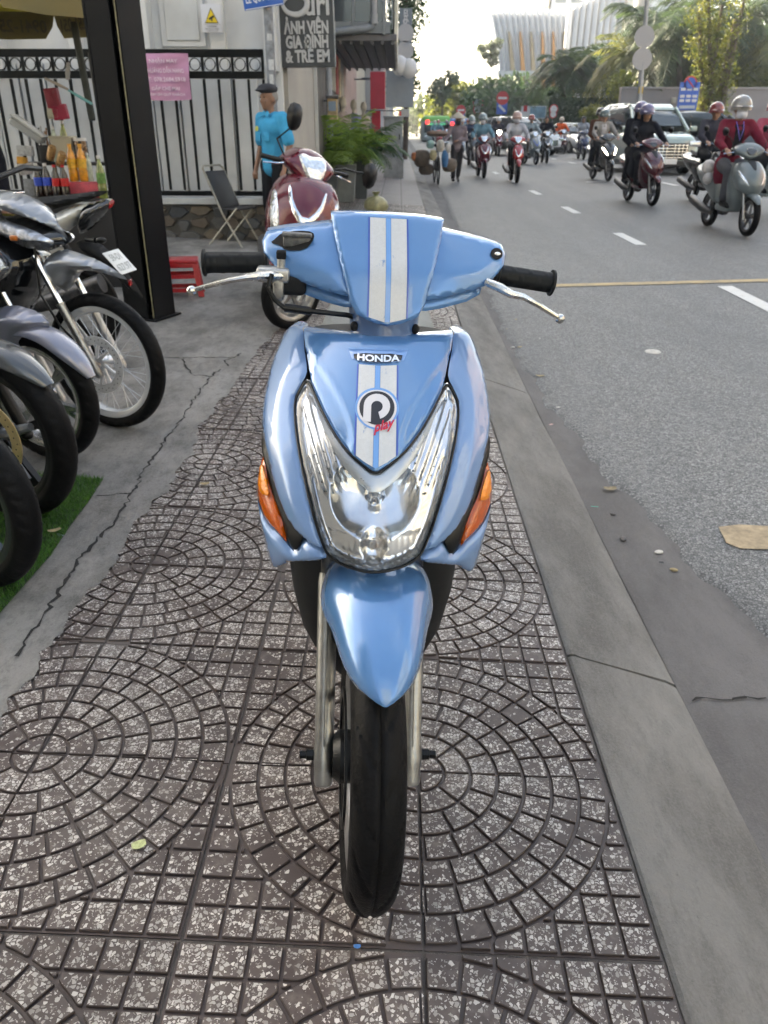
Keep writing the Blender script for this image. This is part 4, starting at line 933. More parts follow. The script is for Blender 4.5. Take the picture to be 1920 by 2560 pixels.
# -- nearest tyre
bD = parked('motorbike', 'parked black motorbike nearest the camera, only its front tyre beside the grass mat', -1.196, 1.893, 70, .27, .09, 'alloy')
make_wheel(bD, trm(0, 0, .27), .27, .083, 'alloy', 5, 2, mat('rim_dark', (.05, .055, .06), .3, .6, coat=.4))
fork(bD, .27, 26, .085, .34, .018, M_BLACK)
arc_fender(bD, M_GBLK, .27, .066, 80, 150, .27, lift=.04)
inflate('front_cowl', [(-.62, 1.0), (-.46, 1.02), (-.32, .88), (-.26, .72), (-.32, .62), (-.5, .45), (-.7, .5)], .17, M_GBLK, bD, .12)
inflate('body', [(-.6, .55), (-.55, .36), (-.9, .28), (-1.3, .45), (-1.7, .70), (-1.7, .82), (-1.2, .78)], .13, M_GBLK, bD, .08, .02)
inflate('seat', [(-.95, .76), (-1.0, .80), (-1.3, .81), (-1.6, .86), (-1.62, .80)], .12, M_MATT, bD, .04, .02)
make_wheel(bD, trm(0, 1.27, .27), .27, .10, 'alloy', 5, 2, M_BLACK, name='rear_wheel', n=90)
# -- white and black bike seen from behind-left, with number plate
bE = thing('motorbike', 'white and black motorbike parked tail-out behind the silver-cowled one, number plate showing', 'motorbike', (-1.5, 4.3, zfoot(-1.5, 4.3)), 90, 'motorbikes parked on the forecourt')
zo = -zfoot(-1.5, 4.3)
def E_(p): return [(x + 1.5, z + zo) for x, z in p]
inflate('side_cover', E_([(-1.93, .845), (-1.849, .830), (-1.753, .870), (-1.622, .902), (-1.486, .930), (-1.50, .905), (-1.626, .869), (-1.673, .816), (-1.774, .740), (-1.85, .775)]), .128, M_WHT, bE, .03)
inflate('tail', E_([(-1.68, .885), (-1.53, .925), (-1.492, .915), (-1.517, .867), (-1.60, .79), (-1.663, .753), (-1.70, .75)]), .100, M_GBLK, bE, .05)
inflate('seat', E_([(-2.05, .90), (-1.921, .925), (-1.697, .945), (-1.517, .966), (-1.510, .950), (-1.62, .915), (-1.771, .880), (-1.90, .845), (-2.05, .84)]), .11, M_MATT, bE, .05)
inflate('tail_light', E_([(-1.53, .905), (-1.478, .925), (-1.485, .89), (-1.55, .855)]), .06, RED_LENS, bE, .03)
inflate('mudguard', E_([(-1.72, .72), (-1.60, .715), (-1.52, .64), (-1.44, .52), (-1.385, .405), (-1.41, .405), (-1.50, .50), (-1.60, .60), (-1.70, .66)]), .07, M_MATT, bE, .04)
make_wheel(bE, trm(0, .32, .29), .29, .09, 'alloy', 5, 2, M_BLACK, name='rear_wheel', n=120)
make_wheel(bE, trm(0, 1.58, .29), .28, .08, 'alloy', 5, 2, M_BLACK, name='front_wheel', n=60)
inflate('body', E_([(-1.8, .80), (-1.75, .70), (-2.0, .40), (-2.3, .30), (-2.6, .40), (-2.8, .85), (-2.65, .95), (-2.4, .70), (-2.1, .82)]), .12, M_WHT, bE, .08, .02)
ex = MB(); ex.tube([(-.14, .62, .30), (-.15, .35, .36), (-.16, .05, .46)], [.03, .045, .05], 14); ex.build('exhaust', M_STEEL, bE)
sh = MB()
pts = [(-.10 + .022 * math.cos(a), .245 - .046 * (a / 50), .66 - .09 * (a / 50) + zo * 0 + .022 * math.sin(a)) for a in [k * .35 for k in range(144)]]; sh.tube(pts, .005, 5); sh.tube([(-.10, .26, .70), (-.10, .19, .56)], .012, 8); sh.build('shock_spring', M_BLACK, bE)
si = MB(); si.tube([(-.10, .12, .735 + zo), (-.16, .05, .735 + zo)], .014, 8); si.ell((-.165, .02, .737 + zo), (.02, .028, .016)); si.build('turn_signal', M_BLACK, bE)
PLM = trm(-.085, -.012, .622 + zo) @ rotm('Z', 8) @ Matrix(((1, 0, 0, 0), (0, .62, -.78, 0), (0, .78, .62, 0), (0, 0, 0, 1)))
# number plate: lies along the mudguard, facing back and up, turned to the camera
plx = Vector((-.25, -.97, .06)); ply = Vector((.35, .57, .74)).normalized()
plx = Vector((-.35, -.75, .12)).normalized(); n_ = None
c0 = [at(.3014 * u, 400 + .3014 * v, yy_) for u, v, yy_ in ((855, 770, 4.17), (985, 735, 4.27), (1130, 910, 4.22), (1000, 958, 4.12))]
inv = (trm(*bE.location) @ rotm('Z', 90)).inverted(); c0 = [inv @ p for p in c0]
exv = (c0[1] - c0[0] + c0[2] - c0[3]) / 2; eyv = (c0[0] - c0[3] + c0[1] - c0[2]) / 2; cen = sum(c0, Vector()) / 4; nz = exv.cross(eyv).normalized(); eyp = nz.cross(exv.normalized())
PM = Matrix(((exv.normalized().x, eyp.x, nz.x, cen.x), (exv.normalized().y, eyp.y, nz.y, cen.y), (exv.normalized().z, eyp.z, nz.z, cen.z), (0, 0, 0, 1))); pw, ph_ = exv.length, abs(eyv.dot(eyp))
pl = MB(); pl.rbox((0, 0, 0), (pw, ph_, .003), .0014, PM); plo = pl.build('number_plate', mat('plate_white', (.72, .74, .74), .4, var=.04), bE)
M_PTXT = mat('plate_text', (.36, .38, .38), .6)
text_obj('plate_digits', '59-D1', ph_ * .40, M_PTXT, plo, PM @ trm(0, ph_ * .2, .0028), .0003, pw * .62, .001); text_obj('plate_digits', '627.97', ph_ * .40, M_PTXT, plo, PM @ trm(0, -ph_ * .24, .0028), .0003, pw * .80, .001)
rf = MB(); rf.rbox((-.03, -.055, .505 + zo), (.035, .012, .035), .004); rf.build('reflector', RED_LENS, bE)

# ================================================================== steel post, grass mat, stool
post = thing('steel_post', 'tall black steel column with channel sides standing on the forecourt', 'post', (-1.73, 5.45, zfoot(-1.73, 5.45)), -20)
M_POST = mat('post_paint', (.004, .005, .0065), .5, spec=.12, var=.3, vscale=7, bump=.05, bscale=60)
pm = MB()
pm.box((-.115, 0, 2.4), (.018, .23, 4.8)); pm.box((.115, 0, 2.4), (.018, .23, 4.8)); pm.box((0, 0, 2.4), (.211, .016, 4.8)); pm.build('column', M_POST, post, 30, bevel=.003)
pm = MB(); pm.box((-.02, -.107, 2.4), (.205 - .035, .012, 4.8)); pm.build('front_plate', M_POST, post, 30, bevel=.002)
pm = MB(); pm.tube([(.112, -.118, .02), (.112, -.118, 4.8)], .004, 6); pm.build('olive_edge', mat('post_edge', (.22, .20, .11), .6, var=.4, vscale=30), post)  # thin olive line along the column corner
pm = MB(); pm.box((0, 0, .006), (.30, .30, .012)); pm.build('base_plate', M_POST, post, bevel=.002)
# artificial grass
gp_poly = [gp(*k6(*p), zfoot) for p in ((735, 1192), (640, 1340), (520, 1500), (350, 1750), (200, 1920), (0, 2150))]
gpx = [(p.x, p.y) for p in gp_poly] + [(-1.02, 1.45), (-2.3, 1.45), (-2.3, 2.70)]
backing = MB(); backing.add([(x, y, zfoot(x, y) + .006) for x, y in gpx], [tuple(range(len(gpx)))]); backing.build('grass_mat', mat('mat_backing', (.02, .05, .012), .9), None, 0)
gmat = bpy.data.objects['grass_mat']; tag(gmat, 'green artificial grass mat under the parked front wheels', 'mat')
GB = np.column_stack([rng.uniform(-1.75, -.95, 60000), rng.uniform(1.45, 2.72, 60000)]); GB = GB[inside(GB, gpx)][:34000]; vs = []; fs = []
for i, (x, y) in enumerate(GB):
    a = rng.uniform(0, 6.28); h = rng.uniform(.010, .022); w_ = rng.uniform(.0012, .002); lx, ly = rng.normal(0, .009, 2); z = zfoot(x, y) + .006; c, s_ = math.cos(a) * w_, math.sin(a) * w_
    vs += [(x - c, y - s_, z), (x + c, y + s_, z), (x + lx, y + ly, z + h)]; fs.append((3 * i, 3 * i + 1, 3 * i + 2))
bl_ = MB(); bl_.add(vs, fs); o = bl_.build('grass_blades', leafmat('plastic_grass', (.03, .10, .015), (.07, .20, .03), .3), gmat, 0, fix=False); o['kind'] = 'stuff'
# red plastic stool
p = gp(398 / .8641, 636 / .8641, zfoot)
sto = thing('plastic_stool', 'low red plastic stool behind the steel post', 'stool', (p.x, p.y, p.z), 12)
sm = MB(); sm.rbox((0, 0, .262), (.27, .22, .03), .012); sm.rbox((0, 0, .235), (.255, .205, .04), .01); sm.build('seat', M_RED, sto)
for sx in (-1, 1):
    for sy in (-1, 1):
        lm = MB(); lm.loft([[(sx * (.11 + .028 * t) + a * .022, sy * (.085 + .03 * t) + b * .020, .24 - .24 * t) for a, b in ((-1, -1), (1, -1), (1, 1), (-1, 1))] for t in (0, .5, 1)]); lm.build('leg', M_RED, sto, 30, bevel=.004)
for z, k in ((.15, .115), (.05, .13)):
    for (cx, cy, lx, ly) in ((0, -k * .82, k * 2, .012), (0, k * .82, k * 2, .012), (-k, 0, .012, k * 1.6), (k, 0, .012, k * 1.6)):
        rm = MB(); rm.box((cx, cy, z), (lx, ly, .03)); rm.build('rail', M_RED, sto, bevel=.003)

# ================================================================== fence, wall and house behind it
FY = 9.45; FROT = 0
fence = thing('iron_fence', 'black iron bar fence with a row of rings under its top rail', 'fence', (-1.45, FY, zfoot(-1.6, FY)), 180 - 0)
fence.rotation_euler = (0, 0, 0); M_IRON = mat('fence_iron', (.004, .0055, .006), .5, spec=.15, var=.2, vscale=9)
fz = fence.location.z; F0, F1 = -4.2, 0.0
def frail(nm, z, h, d=.045):
    m_ = MB(); m_.box(((F0 + F1) / 2, 0, z - fz), (F1 - F0, d, h)); return m_.build(nm, M_IRON, fence, bevel=.004)
frail('top_rail', 2.005, .075); frail('ring_rail', 1.755 + .05, .07); frail('bottom_rail', .63, .05)
npan = 26; pit = (F1 - F0) / npan
barm = MB(); barm.box((0, 0, (.63 + 1.80) / 2 - fz), (.026, .026, 1.80 - .63 - .07)); barm_me = barm.mesh('bar', 30); barm_me.materials.append(M_IRON)
rgm = MB(); rgm.lathe([(.052, -.012), (.060, -.012), (.060, .012), (.052, .012)], 24, trm(0, 0, 1.904 - fz) @ rotm('X', 90), closed=True); rg_me = rgm.mesh('ring', 40); rg_me.materials.append(M_IRON)
spm = MB(); spm.box((0, 0, 1.904 - fz), (.026, .03, .125)); sp_me = spm.mesh('short_bar', 30); sp_me.materials.append(M_IRON)
for k in range(npan + 1):
    for nm, me_ in (('bar', barm_me), ('short_bar', sp_me)): o = link(nm, me_, fence); o.location.x = F1 - .013 - k * pit * .994
    if k < npan: o = link('ring', rg_me, fence); o.location.x = F1 - .013 - (k + .5) * pit * .994
# low wall of field stones under the fence
lw = thing('stone_plinth', 'low field-stone wall with white coping under the iron fence', 'wall', (-1.4, FY, zfoot(-1.6, FY) - .02))
mm = MB(); mm.box((-2.3, .06, .20), (4.6, .20, .44)); mm.build('mortar', mat('plinth_mortar', (.075, .07, .062), .9, var=.25, vscale=14), lw)
cp = MB(); cp.box((-2.3, .05, .455), (4.64, .30, .07)); cp.build('coping', mat('coping_white', (.46, .47, .46), .7, var=.12, vscale=5), lw, bevel=.006)
SM = [mat('stone_%s' % n, c, .8, var=.25, vscale=10, bump=.4, bscale=25) for n, c in (('tan', (.12, .098, .072)), ('grey', (.085, .083, .08)), ('slate', (.05, .053, .056)), ('brown', (.095, .075, .058)))]
def stone(parent, cx, y, cz, w, h, m):
    n = random.randint(5, 7); pts = []
    for k in range(n):
        a = 2 * math.pi * k / n + random.uniform(-.25, .25); rr_ = random.uniform(.82, 1.05); pts.append((cx + w / 2 * rr_ * math.cos(a) * 1.12, cz + h / 2 * rr_ * math.sin(a) * 1.12))
    pts = [(x, min(max(z, .0), .40)) for x, z in pts]
    m_ = MB(); vs = [(x, y, z) for x, z in pts] + [(cx + (x - cx) * .86, y - .028, cz + (z - cz) * .86) for x, z in pts]; fs = [tuple(range(n, 2 * n))] + [(i, (i + 1) % n, n + (i + 1) % n, n + i) for i in range(n)]
    m_.add(vs, fs); return m_.build('stone', m, parent, 30)
for row, cz in enumerate((.075, .215, .345)):
    x = -4.5 + row * .1
    while x < -.05:
        w_ = random.uniform(.16, .30); stone(lw, x + w_ / 2, -.042, cz + random.uniform(-.02, .02), w_ * .96, .135, random.choice(SM)); x += w_
# white house: panels, set back
M_HOUSE = mat('house_white', (.60, .61, .62), .6, var=.06, vscale=1.5); M_PANEL = mat('sheet_white', (.55, .565, .575), .5, var=.1, vscale=2.2)
house = thing('white_house', 'white rendered house side with tall panelled sheets behind the iron fence', 'house', (-1.35, 10.1, zfoot(-1.5, 10)))
hm = MB(); hm.box((-8.0, .01 + .05, 8.5), (16.0, .12, 17.0)); hm.box((-8.0, .13, 8.5), (15.9, .02, 16.9)) if False else None; hm.build('wall', M_HOUSE, house)  # wall enlarged far out of view so that it shades the street
for k in range(15):
    x = -.42 - k * .305; s_ = MB(); s_.box((x, -.035 - (.02 if k % 3 == 0 else 0), .92), (.285, .05, 1.84)); s_.build('cladding_sheet', M_PANEL, house, bevel=.008)
for x0, x1, dp in ((-.16, -.02, .10), (-.78, -.60, .0), (-1.55, -1.42, .12), (-2.35, -2.22, .08), (-3.3, -3.1, .12)):
    s_ = MB(); s_.box(((x0 + x1) / 2, -.02 - dp / 2, 3.2), (x1 - x0, .10 + dp, 2.9)); s_.build('pilaster', M_HOUSE, house, bevel=.01)
for cx, cz, w_, h_ in ((-1.08, 2.35, .50, .70), (-2.85, 2.6, .5, .8)):
    s_ = MB(); s_.box((cx, -.012, cz), (w_, .03, h_)); po = s_.build('shutter', M_HOUSE, house, bevel=.006)
    s_ = MB(); s_.box((cx, -.035, cz - .04), (w_ * .74, .02, h_ * .72)); s_.build('inset', M_PANEL, po, bevel=.006)
    for dx in (-.2, .2): s_ = MB(); s_.tube([(cx + dx - .04, -.04, cz + h_ / 2), (cx + dx + .04, -.04, cz + h_ / 2)], .012, 8); s_.build('hinge', M_STEEL, po)
# warning sign for cameras
wsn = thing('warning_sign', 'white warning sign with yellow triangle and camera symbol on the white house', 'sign', (-2.062, 9.90, 2.24))
s_ = MB(); s_.rbox((0, 0, .132), (.215, .01, .265), .004); s_.build('board', mat('sign_white', (.62, .63, .68), .4), wsn)
s_ = MB(); s_.prism([(-.075, 0), (.075, 0), (0, .145)], .003, trm(0, -.006, .085) @ FACE); t_ = s_.build('triangle_border', mat('sign_black', (.02, .02, .02), .4), wsn)
s_ = MB(); s_.prism([(-.064, .007), (.064, .007), (0, .130)], .003, trm(0, -.0085, .085) @ FACE); s_.build('triangle', mat('sign_yellow', (.75, .55, .03), .4), t_)
s_ = MB(); s_.prism([(-.035, .045), (.02, .075), (.03, .055), (.005, .045), (.008, .02), (-.006, .02), (-.006, .04), (-.026, .03)], .002, trm(.004, -.0118, .085) @ FACE); s_.build('camera_symbol', MATS['sign_black'], t_)
text_obj('sign_text', 'CAMERA', .026, MATS['sign_black'], wsn, trm(0, -.0065, .055) @ FACE, .0005); text_obj('sign_text', 'KHU VỰC CÓ CAMERA', .02, MATS['sign_black'], wsn, trm(0, -.0065, .032) @ FACE, .0005, .15); text_obj('sign_text', 'QUAN SÁT 24/24', .014, MATS['sign_black'], wsn, trm(0, -.0065, .014) @ FACE, .0005, .12)
s_ = MB(); s_.box((0, -.0055, .073), (.19, .002, .002)); s_.build('rule', MATS['sign_black'], wsn)
# pink banner tied to the fence
bnr = thing('pink_banner', 'pink cloth banner with pale lettering tied to the iron fence', 'banner', (-2.50, FY - .06, 1.57))
def bw(u, v): return .010 * math.sin(u * 9 + v * 5) + .012 * math.sin(u * 4 - v * 11) * v + .02 * (v) ** 3
s_ = MB(); s_.grid(lambda a, b: (-.26 + .52 * a, bw(a, b) * 1.0 - .01, .43 * b - .012 * math.sin(a * math.pi) * (1 - b)), 30, 20); s_.build('cloth', mat('banner_pink', (.48, .24, .38), .7, var=.08, vscale=5), bnr, 60)
M_BT = mat('banner_text', (.66, .52, .62), .7)
for tx, z, h, w_ in (('NHẬN MAY', .355, .05, .30), ('& HƯỚNG DẪN NANG', .265, .055, .42), ('DT: 078.2684.5918', .185, .055, .44), ('GẶP CHỊ MAI', .10, .045, .30), ('CÁM ƠN QUÝ KHÁCH', .045, .032, .40)):
    text_obj('banner_words', tx, h, M_BT, bnr, trm(.0, -.034, z) @ FACE, .0005, w_, .001)
# street-name pole with blue plate
sp_ = thing('sign_pole', 'grey sticker-covered pole carrying a blue street-name plate', 'pole', (-1.345, 9.25, zfoot(-1.3, 9.25)))
s_ = MB(); s_.tube([(0, 0, 0), (0, 0, 3.1)], .048, 18); s_.build('pole', mat('pole_grey', (.20, .215, .24), .6, .2, var=.45, vscale=14), sp_)
for k in range(9):
    s_ = MB(); z = .9 + k * .22 + random.uniform(-.05, .05); a0 = random.uniform(-2.4, -1.2); s_.lathe([(.0492, z), (.0492, z + random.uniform(.05, .13))], 8, None, False, a0, a0 + random.uniform(.6, 1.2)); s_.build('sticker', random.choice((mat('sticker_pale', (.48, .50, .52), .6, var=.2, vscale=40), mat('sticker_blue', (.12, .2, .35), .6, var=.3, vscale=40), mat('sticker_tan', (.35, .28, .25), .6, var=.3, vscale=40))), sp_)
s_ = MB(); s_.rbox((0, 0, 0), (.40, .014, .24), .006, trm(-.045, -.06, 2.395) @ rotm('Y', -8)); pb_ = s_.build('name_plate', mat('plate_blue', (.03, .12, .46), .35, var=.06), sp_)
for tx, z, w_ in (('ĐƯỜNG', .065, .2), ('LÊ QUÝ ĐÔN', -.035, .34)): text_obj('plate_words', tx, .085, mat('plate_letters', (.68, .70, .74), .4), pb_, trm(-.045, -.0685, 2.395) @ rotm('Y', -8) @ trm(0, 0, z) @ FACE, .0006, w_, .002)
s_ = MB(); s_.box((-.05, -.0675, 2.44 - .112), (.38, .001, .006), trm(-.045, -.0675, 2.395) @ rotm('Y', -8) @ trm(.05, .0675, -2.44)); s_.build('plate_border', MATS['plate_letters'], pb_)
# black folding chair
fc = thing('folding_chair', 'black folding chair with slatted seat in front of the stone wall', 'chair', (-1.83, 9.05, zfoot(-1.8, 9.05)), 68)
M_CH = mat('chair_tube', (.35, .33, .28), .4, .8, var=.2, vscale=20); M_CB = mat('chair_black', (.012, .012, .014), .5)
for sx in (-1, 1):
    s_ = MB(); s_.tube([(sx * .19, -.22, 0), (sx * .19, .0, .34), (sx * .19, .20, .78)], .011, 8); s_.build('front_frame', M_CH, fc)
    s_ = MB(); s_.tube([(sx * .175, .22, 0), (sx * .175, -.18, .40)], .011, 8); s_.build('rear_leg', M_CH, fc)
s_ = MB(); s_.tube([(-.19, .20, .78), (-.15, .215, .81), (.15, .215, .81), (.19, .20, .78)], .011, 8); s_.build('top_bar', M_CH, fc)
s_ = MB(); s_.rbox((0, .10, .575), (.35, .02, .40), .008, trm(0, .1, .575) @ rotm('X', -25) @ trm(0, -.1, -.575)); s_.build('backrest', M_CB, fc)
s_ = MB(); s_.rbox((0, -.04, .385), (.36, .34, .022), .008); s_.build('seat', M_CB, fc)

# ================================================================== drinks stall under the yellow parasol
SY = 6.35
def sp1(x, y, Y=SY): return at(.3014 * x, .3014 * y, Y)
rack = thing('stall_rack', 'black steel rack of a drinks stall beside the post', 'rack', (-2.55, SY + .15, zfoot(-2.55, SY)))
rz0 = rack.location.z; M_RACK = mat('rack_black', (.014, .015, .018), .5, var=.2, vscale=10)
SZ1, SZ2 = .785, 1.03
for (x0, x1, y0, y1, z) in ((-.55, .42, -.22, .06, SZ1), (-.42, .38, .06, .30, SZ2)):
    s_ = MB(); s_.box(((x0 + x1) / 2, (y0 + y1) / 2, z - rz0 - .012), (x1 - x0, y1 - y0, .022)); s_.build('shelf', M_RACK, rack, bevel=.003)
s_ = MB(); s_.box((-.065, -.19, (SZ1 - rz0) / 2 - .02), (.95, .02, SZ1 - rz0 - .05)); s_.build('front_panel', M_RACK, rack)
for x in (-.52, .40):
    for y in (-.2, .28): s_ = MB(); s_.tube([(x, y, 0), (x, y, SZ1 - rz0 if y < 0 else SZ2 - rz0)], .014, 8); s_.build('leg', M_RACK, rack)
s_ = MB(); s_.tube([(.30, .05, 0), (.27, .05, 1.77 - rz0)], .022, 12); s_.build('rack_pole', M_RACK, rack)
def bottle(label, px, py, h, r, body, lab, capc, Y=SY, z=None, clear=False):
    p = sp1(px, py, Y); z = SZ1 if z is None else z
    t = thing('bottle', label, 'bottle', (p.x, p.y, z), 0, 'bottles on the stall')
    s_ = MB(); s_.lathe([(0, 0), (r * .9, 0), (r, .012), (r, h * .28), (r * .92, h * .36), (r, h * .46), (r, h * .58), (r * .75, h * .74), (r * .38, h * .86), (r * .36, h * .94), (0, h * .94)], 18); s_.build('body', body, t, 50)
    if lab: s_ = MB(); s_.lathe([(r * 1.015, h * .36), (r * 1.015, h * .60)], 18); s_.build('paper_label', lab, t)
    s_ = MB(); s_.lathe([(0, h), (r * .42, h), (r * .42, h * .92), (r * .40, h * .92)], 14); s_.build('cap', capc, t); return t
LQ = mat('cola_dark', (.012, .006, .004), .08, coat=1.); LAB_B = mat('label_blue', (.02, .07, .50), .35, var=.15, vscale=60); LAB_R = mat('label_red', (.55, .01, .015), .35, var=.2, vscale=80)
CAPW = mat('cap_white', (.62, .62, .62), .4); CAPR = mat('cap_red', (.5, .012, .015), .35); TEA = mat('green_tea', (.16, .20, .045), .1, coat=1., var=.5, vscale=25); ORG = mat('orange_drink', (.72, .30, .02), .2, coat=.6, var=.35, vscale=35); CLR = mat('pale_bottle', (.38, .44, .36), .08, coat=1., var=.4, vscale=30)
bottle('dark soda bottle with blue label, left one of the bagged pair', 335, 1600, .245, .032, LQ, LAB_B, CAPW); bottle('dark soda bottle with blue label, right one of the bagged pair', 408, 1600, .245, .032, LQ, LAB_B, CAPW)
bottle('dark cola bottle with red cap and label, left of its pair', 482, 1600, .235, .031, LQ, LAB_R, CAPR); bottle('dark cola bottle with red cap and label, right of its pair', 552, 1600, .235, .031, LQ, LAB_R, CAPR)
bottle('tall bottle of orange drink, left of two on the rack', 612, 1450, .26, .036, ORG, mat('label_orange', (.78, .42, .04), .4, var=.3, vscale=70), mat('cap_orange', (.75, .35, .04), .4), SY + .1, .90); bottle('tall bottle of orange drink, right of two on the rack', 695, 1450, .26, .036, ORG, MATS['label_orange'], MATS['cap_orange'], SY + .1, .90)
bottle('clear green-tinted bottle with white cap behind the tilted cans', 478, 1320, .25, .03, CLR, None, CAPW, SY + .22, SZ2); bottle('second clear bottle with white cap beside the fruit jar', 556, 1290, .27, .03, TEA, None, CAPW, SY + .25, SZ2 + .02)
bottle('bottle of green tea standing between rack pole and steel post', 858, 1610, .30, .034, TEA, mat('label_leaf', (.12, .25, .06), .4, var=.4, vscale=60), CAPW, SY, SZ1)
bottle('small bottle with white cap right of the orange drinks', 742, 1440, .2, .028, CLR, None, CAPW, SY + .12, .90)
_p = sp1(655, 1440, SY + .1); st2 = MB(); st2.rbox((0, 0, .055), (.30, .12, .11), .008); o = st2.build('soft_drink_carton', mat('carton_pink', (.60, .10, .14), .45, var=.35, vscale=12), None); o.location = (_p.x + .03, SY + .1, SZ1 + .001); tag(o, 'pink and white drinks carton under the orange bottles', 'carton')
for i, (px, py, a) in enumerate(((425, 1270, 28), (505, 1320, 32))):
    p = sp1(px, py, SY + .02); cn = thing('drink_can', ('upper' if i == 0 else 'lower') + ' of two brown drink cans leaning on the rack', 'can', (p.x, p.y, p.z), 0, 'cans on the stall')
    cn.rotation_euler = (R(20), R(a), 0); s_ = MB(); s_.lathe([(0, -.055), (.024, -.055), (.029, -.048), (.029, .046), (.024, .055), (.024, .053), (0, .053)], 18); s_.build('body', mat('can_brown', (.40, .24, .10), .3, .4, var=.35, vscale=50), cn, 40); s_ = MB(); s_.lathe([(.0295, -.05), (.0265, -.056), (.02, -.056)], 18); s_.build('rim', M_CHROME, cn)
p = sp1(668, 1210, SY + .22); jar = thing('fruit_jar', 'glass jar of round brown fruit with white lid', 'jar', (p.x, p.y, SZ2)); s_ = MB(); s_.lathe([(0, 0), (.048, 0), (.052, .01), (.052, .145), (.046, .155)], 22); s_.build('glass', clear_plastic('jar_glass', (.95, .9, .82)), jar)
for k in range(14):
    s_ = MB(); a = k * 2.4; s_.ell((.030 * math.cos(a), .030 * math.sin(a), .022 + .009 * k), (.018, .018, .018), None, 10, 7); s_.build('fruit', mat('fruit_brown', (.34, .19, .09), .5, var=.25, vscale=40), jar)
s_ = MB(); s_.lathe([(0, .172), (.047, .172), (.050, .168), (.050, .150), (.047, .150)], 22); s_.build('lid', CAPW, jar)
p = sp1(515, 1110, SY + .24); tub = thing('plastic_tub', 'ivory plastic tub at the back of the stall', 'tub', (p.x, p.y, SZ2 + .05)); s_ = MB(); s_.loft([[(sx * w_, sy * w_ * .7, z) for sx, sy in ((-1, -1), (1, -1), (1, 1), (-1, 1))] for w_, z in ((.07, 0), (.085, .12), (.09, .122), (.09, .135), (.08, .135))]); s_.build('body', mat('ivory', (.45, .43, .35), .5), tub, 30, bevel=.006)
for nm, lb, px, py, w_, h_, m_ in (('hanging_packet', 'dark red packet hanging behind the stall', 440, 820, .10, .14, mat('packet_red', (.20, .012, .03), .5)), ('red_bag', 'crimson bag behind a small cream radio', 500, 930, .11, .10, mat('bag_crimson', (.35, .02, .06), .6, var=.2)), ('small_radio', 'small cream radio standing on the stall tub', 450, 940, .09, .08, mat('cream', (.40, .38, .30), .5, var=.1)), ('paper_box', 'white paper box with print at the left of the stall', 210, 1250, .12, .07, mat('box_print', (.40, .41, .42), .6, var=.35, vscale=45)), ('snack_packet', 'orange snack packet on the stall shelf', 185, 1330, .07, .05, mat('packet_orange', (.62, .30, .04), .5, var=.3, vscale=30)), ('plastic_tray', 'stack of grey plastic trays under the soda bottles', 255, 1560, .09, .13, mat('tray_grey', (.25, .26, .27), .5, var=.3, vscale=60)), ('white_carton', 'white carton with red edge behind the bottles', 225, 1400, .12, .08, mat('carton_white', (.42, .38, .36), .6, var=.3, vscale=20))):
    p = sp1(px, py, SY + .12); s_ = MB(); s_.rbox((0, 0, 0), (w_, .05, h_), .008, rotm('Y', random.uniform(-8, 8))); o = s_.build(nm, m_, None); o.location = p; tag(o, lb, nm.split('_')[1])
p = sp1(230, 1080, SY + .2); pc_ = thing('plastic_box', 'clear plastic food box tilted on the stall', 'box', p); pc_.rotation_euler = (0, R(35), 0); s_ = MB(); s_.rbox((0, 0, 0), (.26, .12, .06), .02); s_.build('box', mat('clear_box', (.42, .44, .45), .15, coat=.8, alpha=.75), pc_); s_ = MB(); s_.rbox((0, 0, .036), (.27, .13, .012), .005); s_.build('lid', mat('box_lid', (.5, .52, .53), .2, coat=.5), pc_)
p = sp1(350, 1020, SY + .26); kn = thing('tool_holder', 'dark holder of knives and tongs on the stall', 'holder', (p.x, p.y, SZ2)); s_ = MB(); s_.rbox((0, 0, .06), (.10, .08, .12), .01); s_.build('holder', M_RACK, kn)
for k in range(6): s_ = MB(); x = -.04 + .016 * k; s_.tube([(x, 0, .1), (x + random.uniform(-.02, .02), 0, .2 + random.uniform(0, .06))], .006, 6); s_.build('tool', random.choice((M_ALU, M_RACK, mat('wood_handle', (.25, .12, .05), .6))), kn)
for i, (a, b, m_) in enumerate((((375, 650), (560, 740), mat('fan_tan', (.33, .29, .25), .7)), ((570, 750), (760, 860), mat('tube_teal', (.16, .42, .42), .4)), ((565, 520), (560, 660), mat('cloth_grey', (.32, .31, .31), .8)))):
    A, B_ = sp1(*a, SY - .02), sp1(*b, SY - .05); s_ = MB(); c_ = (A + B_) / 2; s_.tube([A - c_, (B_ - A) * .1, B_ - c_], [.014, .022, .016], 10, True, None, .5); o = s_.build(('paper_fan', 'teal_tube', 'hanging_cloth')[i], m_, None); o.location = c_; tag(o, ('tan folded fan tied to the stall pole', 'pale teal tube tied to the stall pole', 'grey cloth strip hanging from the stall pole')[i], ('fan', 'tube', 'cloth')[i])
s_ = MB(); p = sp1(690, 600, SY - .03); s_.rbox((0, 0, 0), (.05, .03, .62), .012); o = s_.build('wrapped_parasol', mat('canvas_dark', (.035, .04, .035), .7, var=.4, vscale=12), None); o.location = p; o.rotation_euler = (0, R(-3), 0); tag(o, 'folded dark parasol bound to the stall pole', 'parasol')
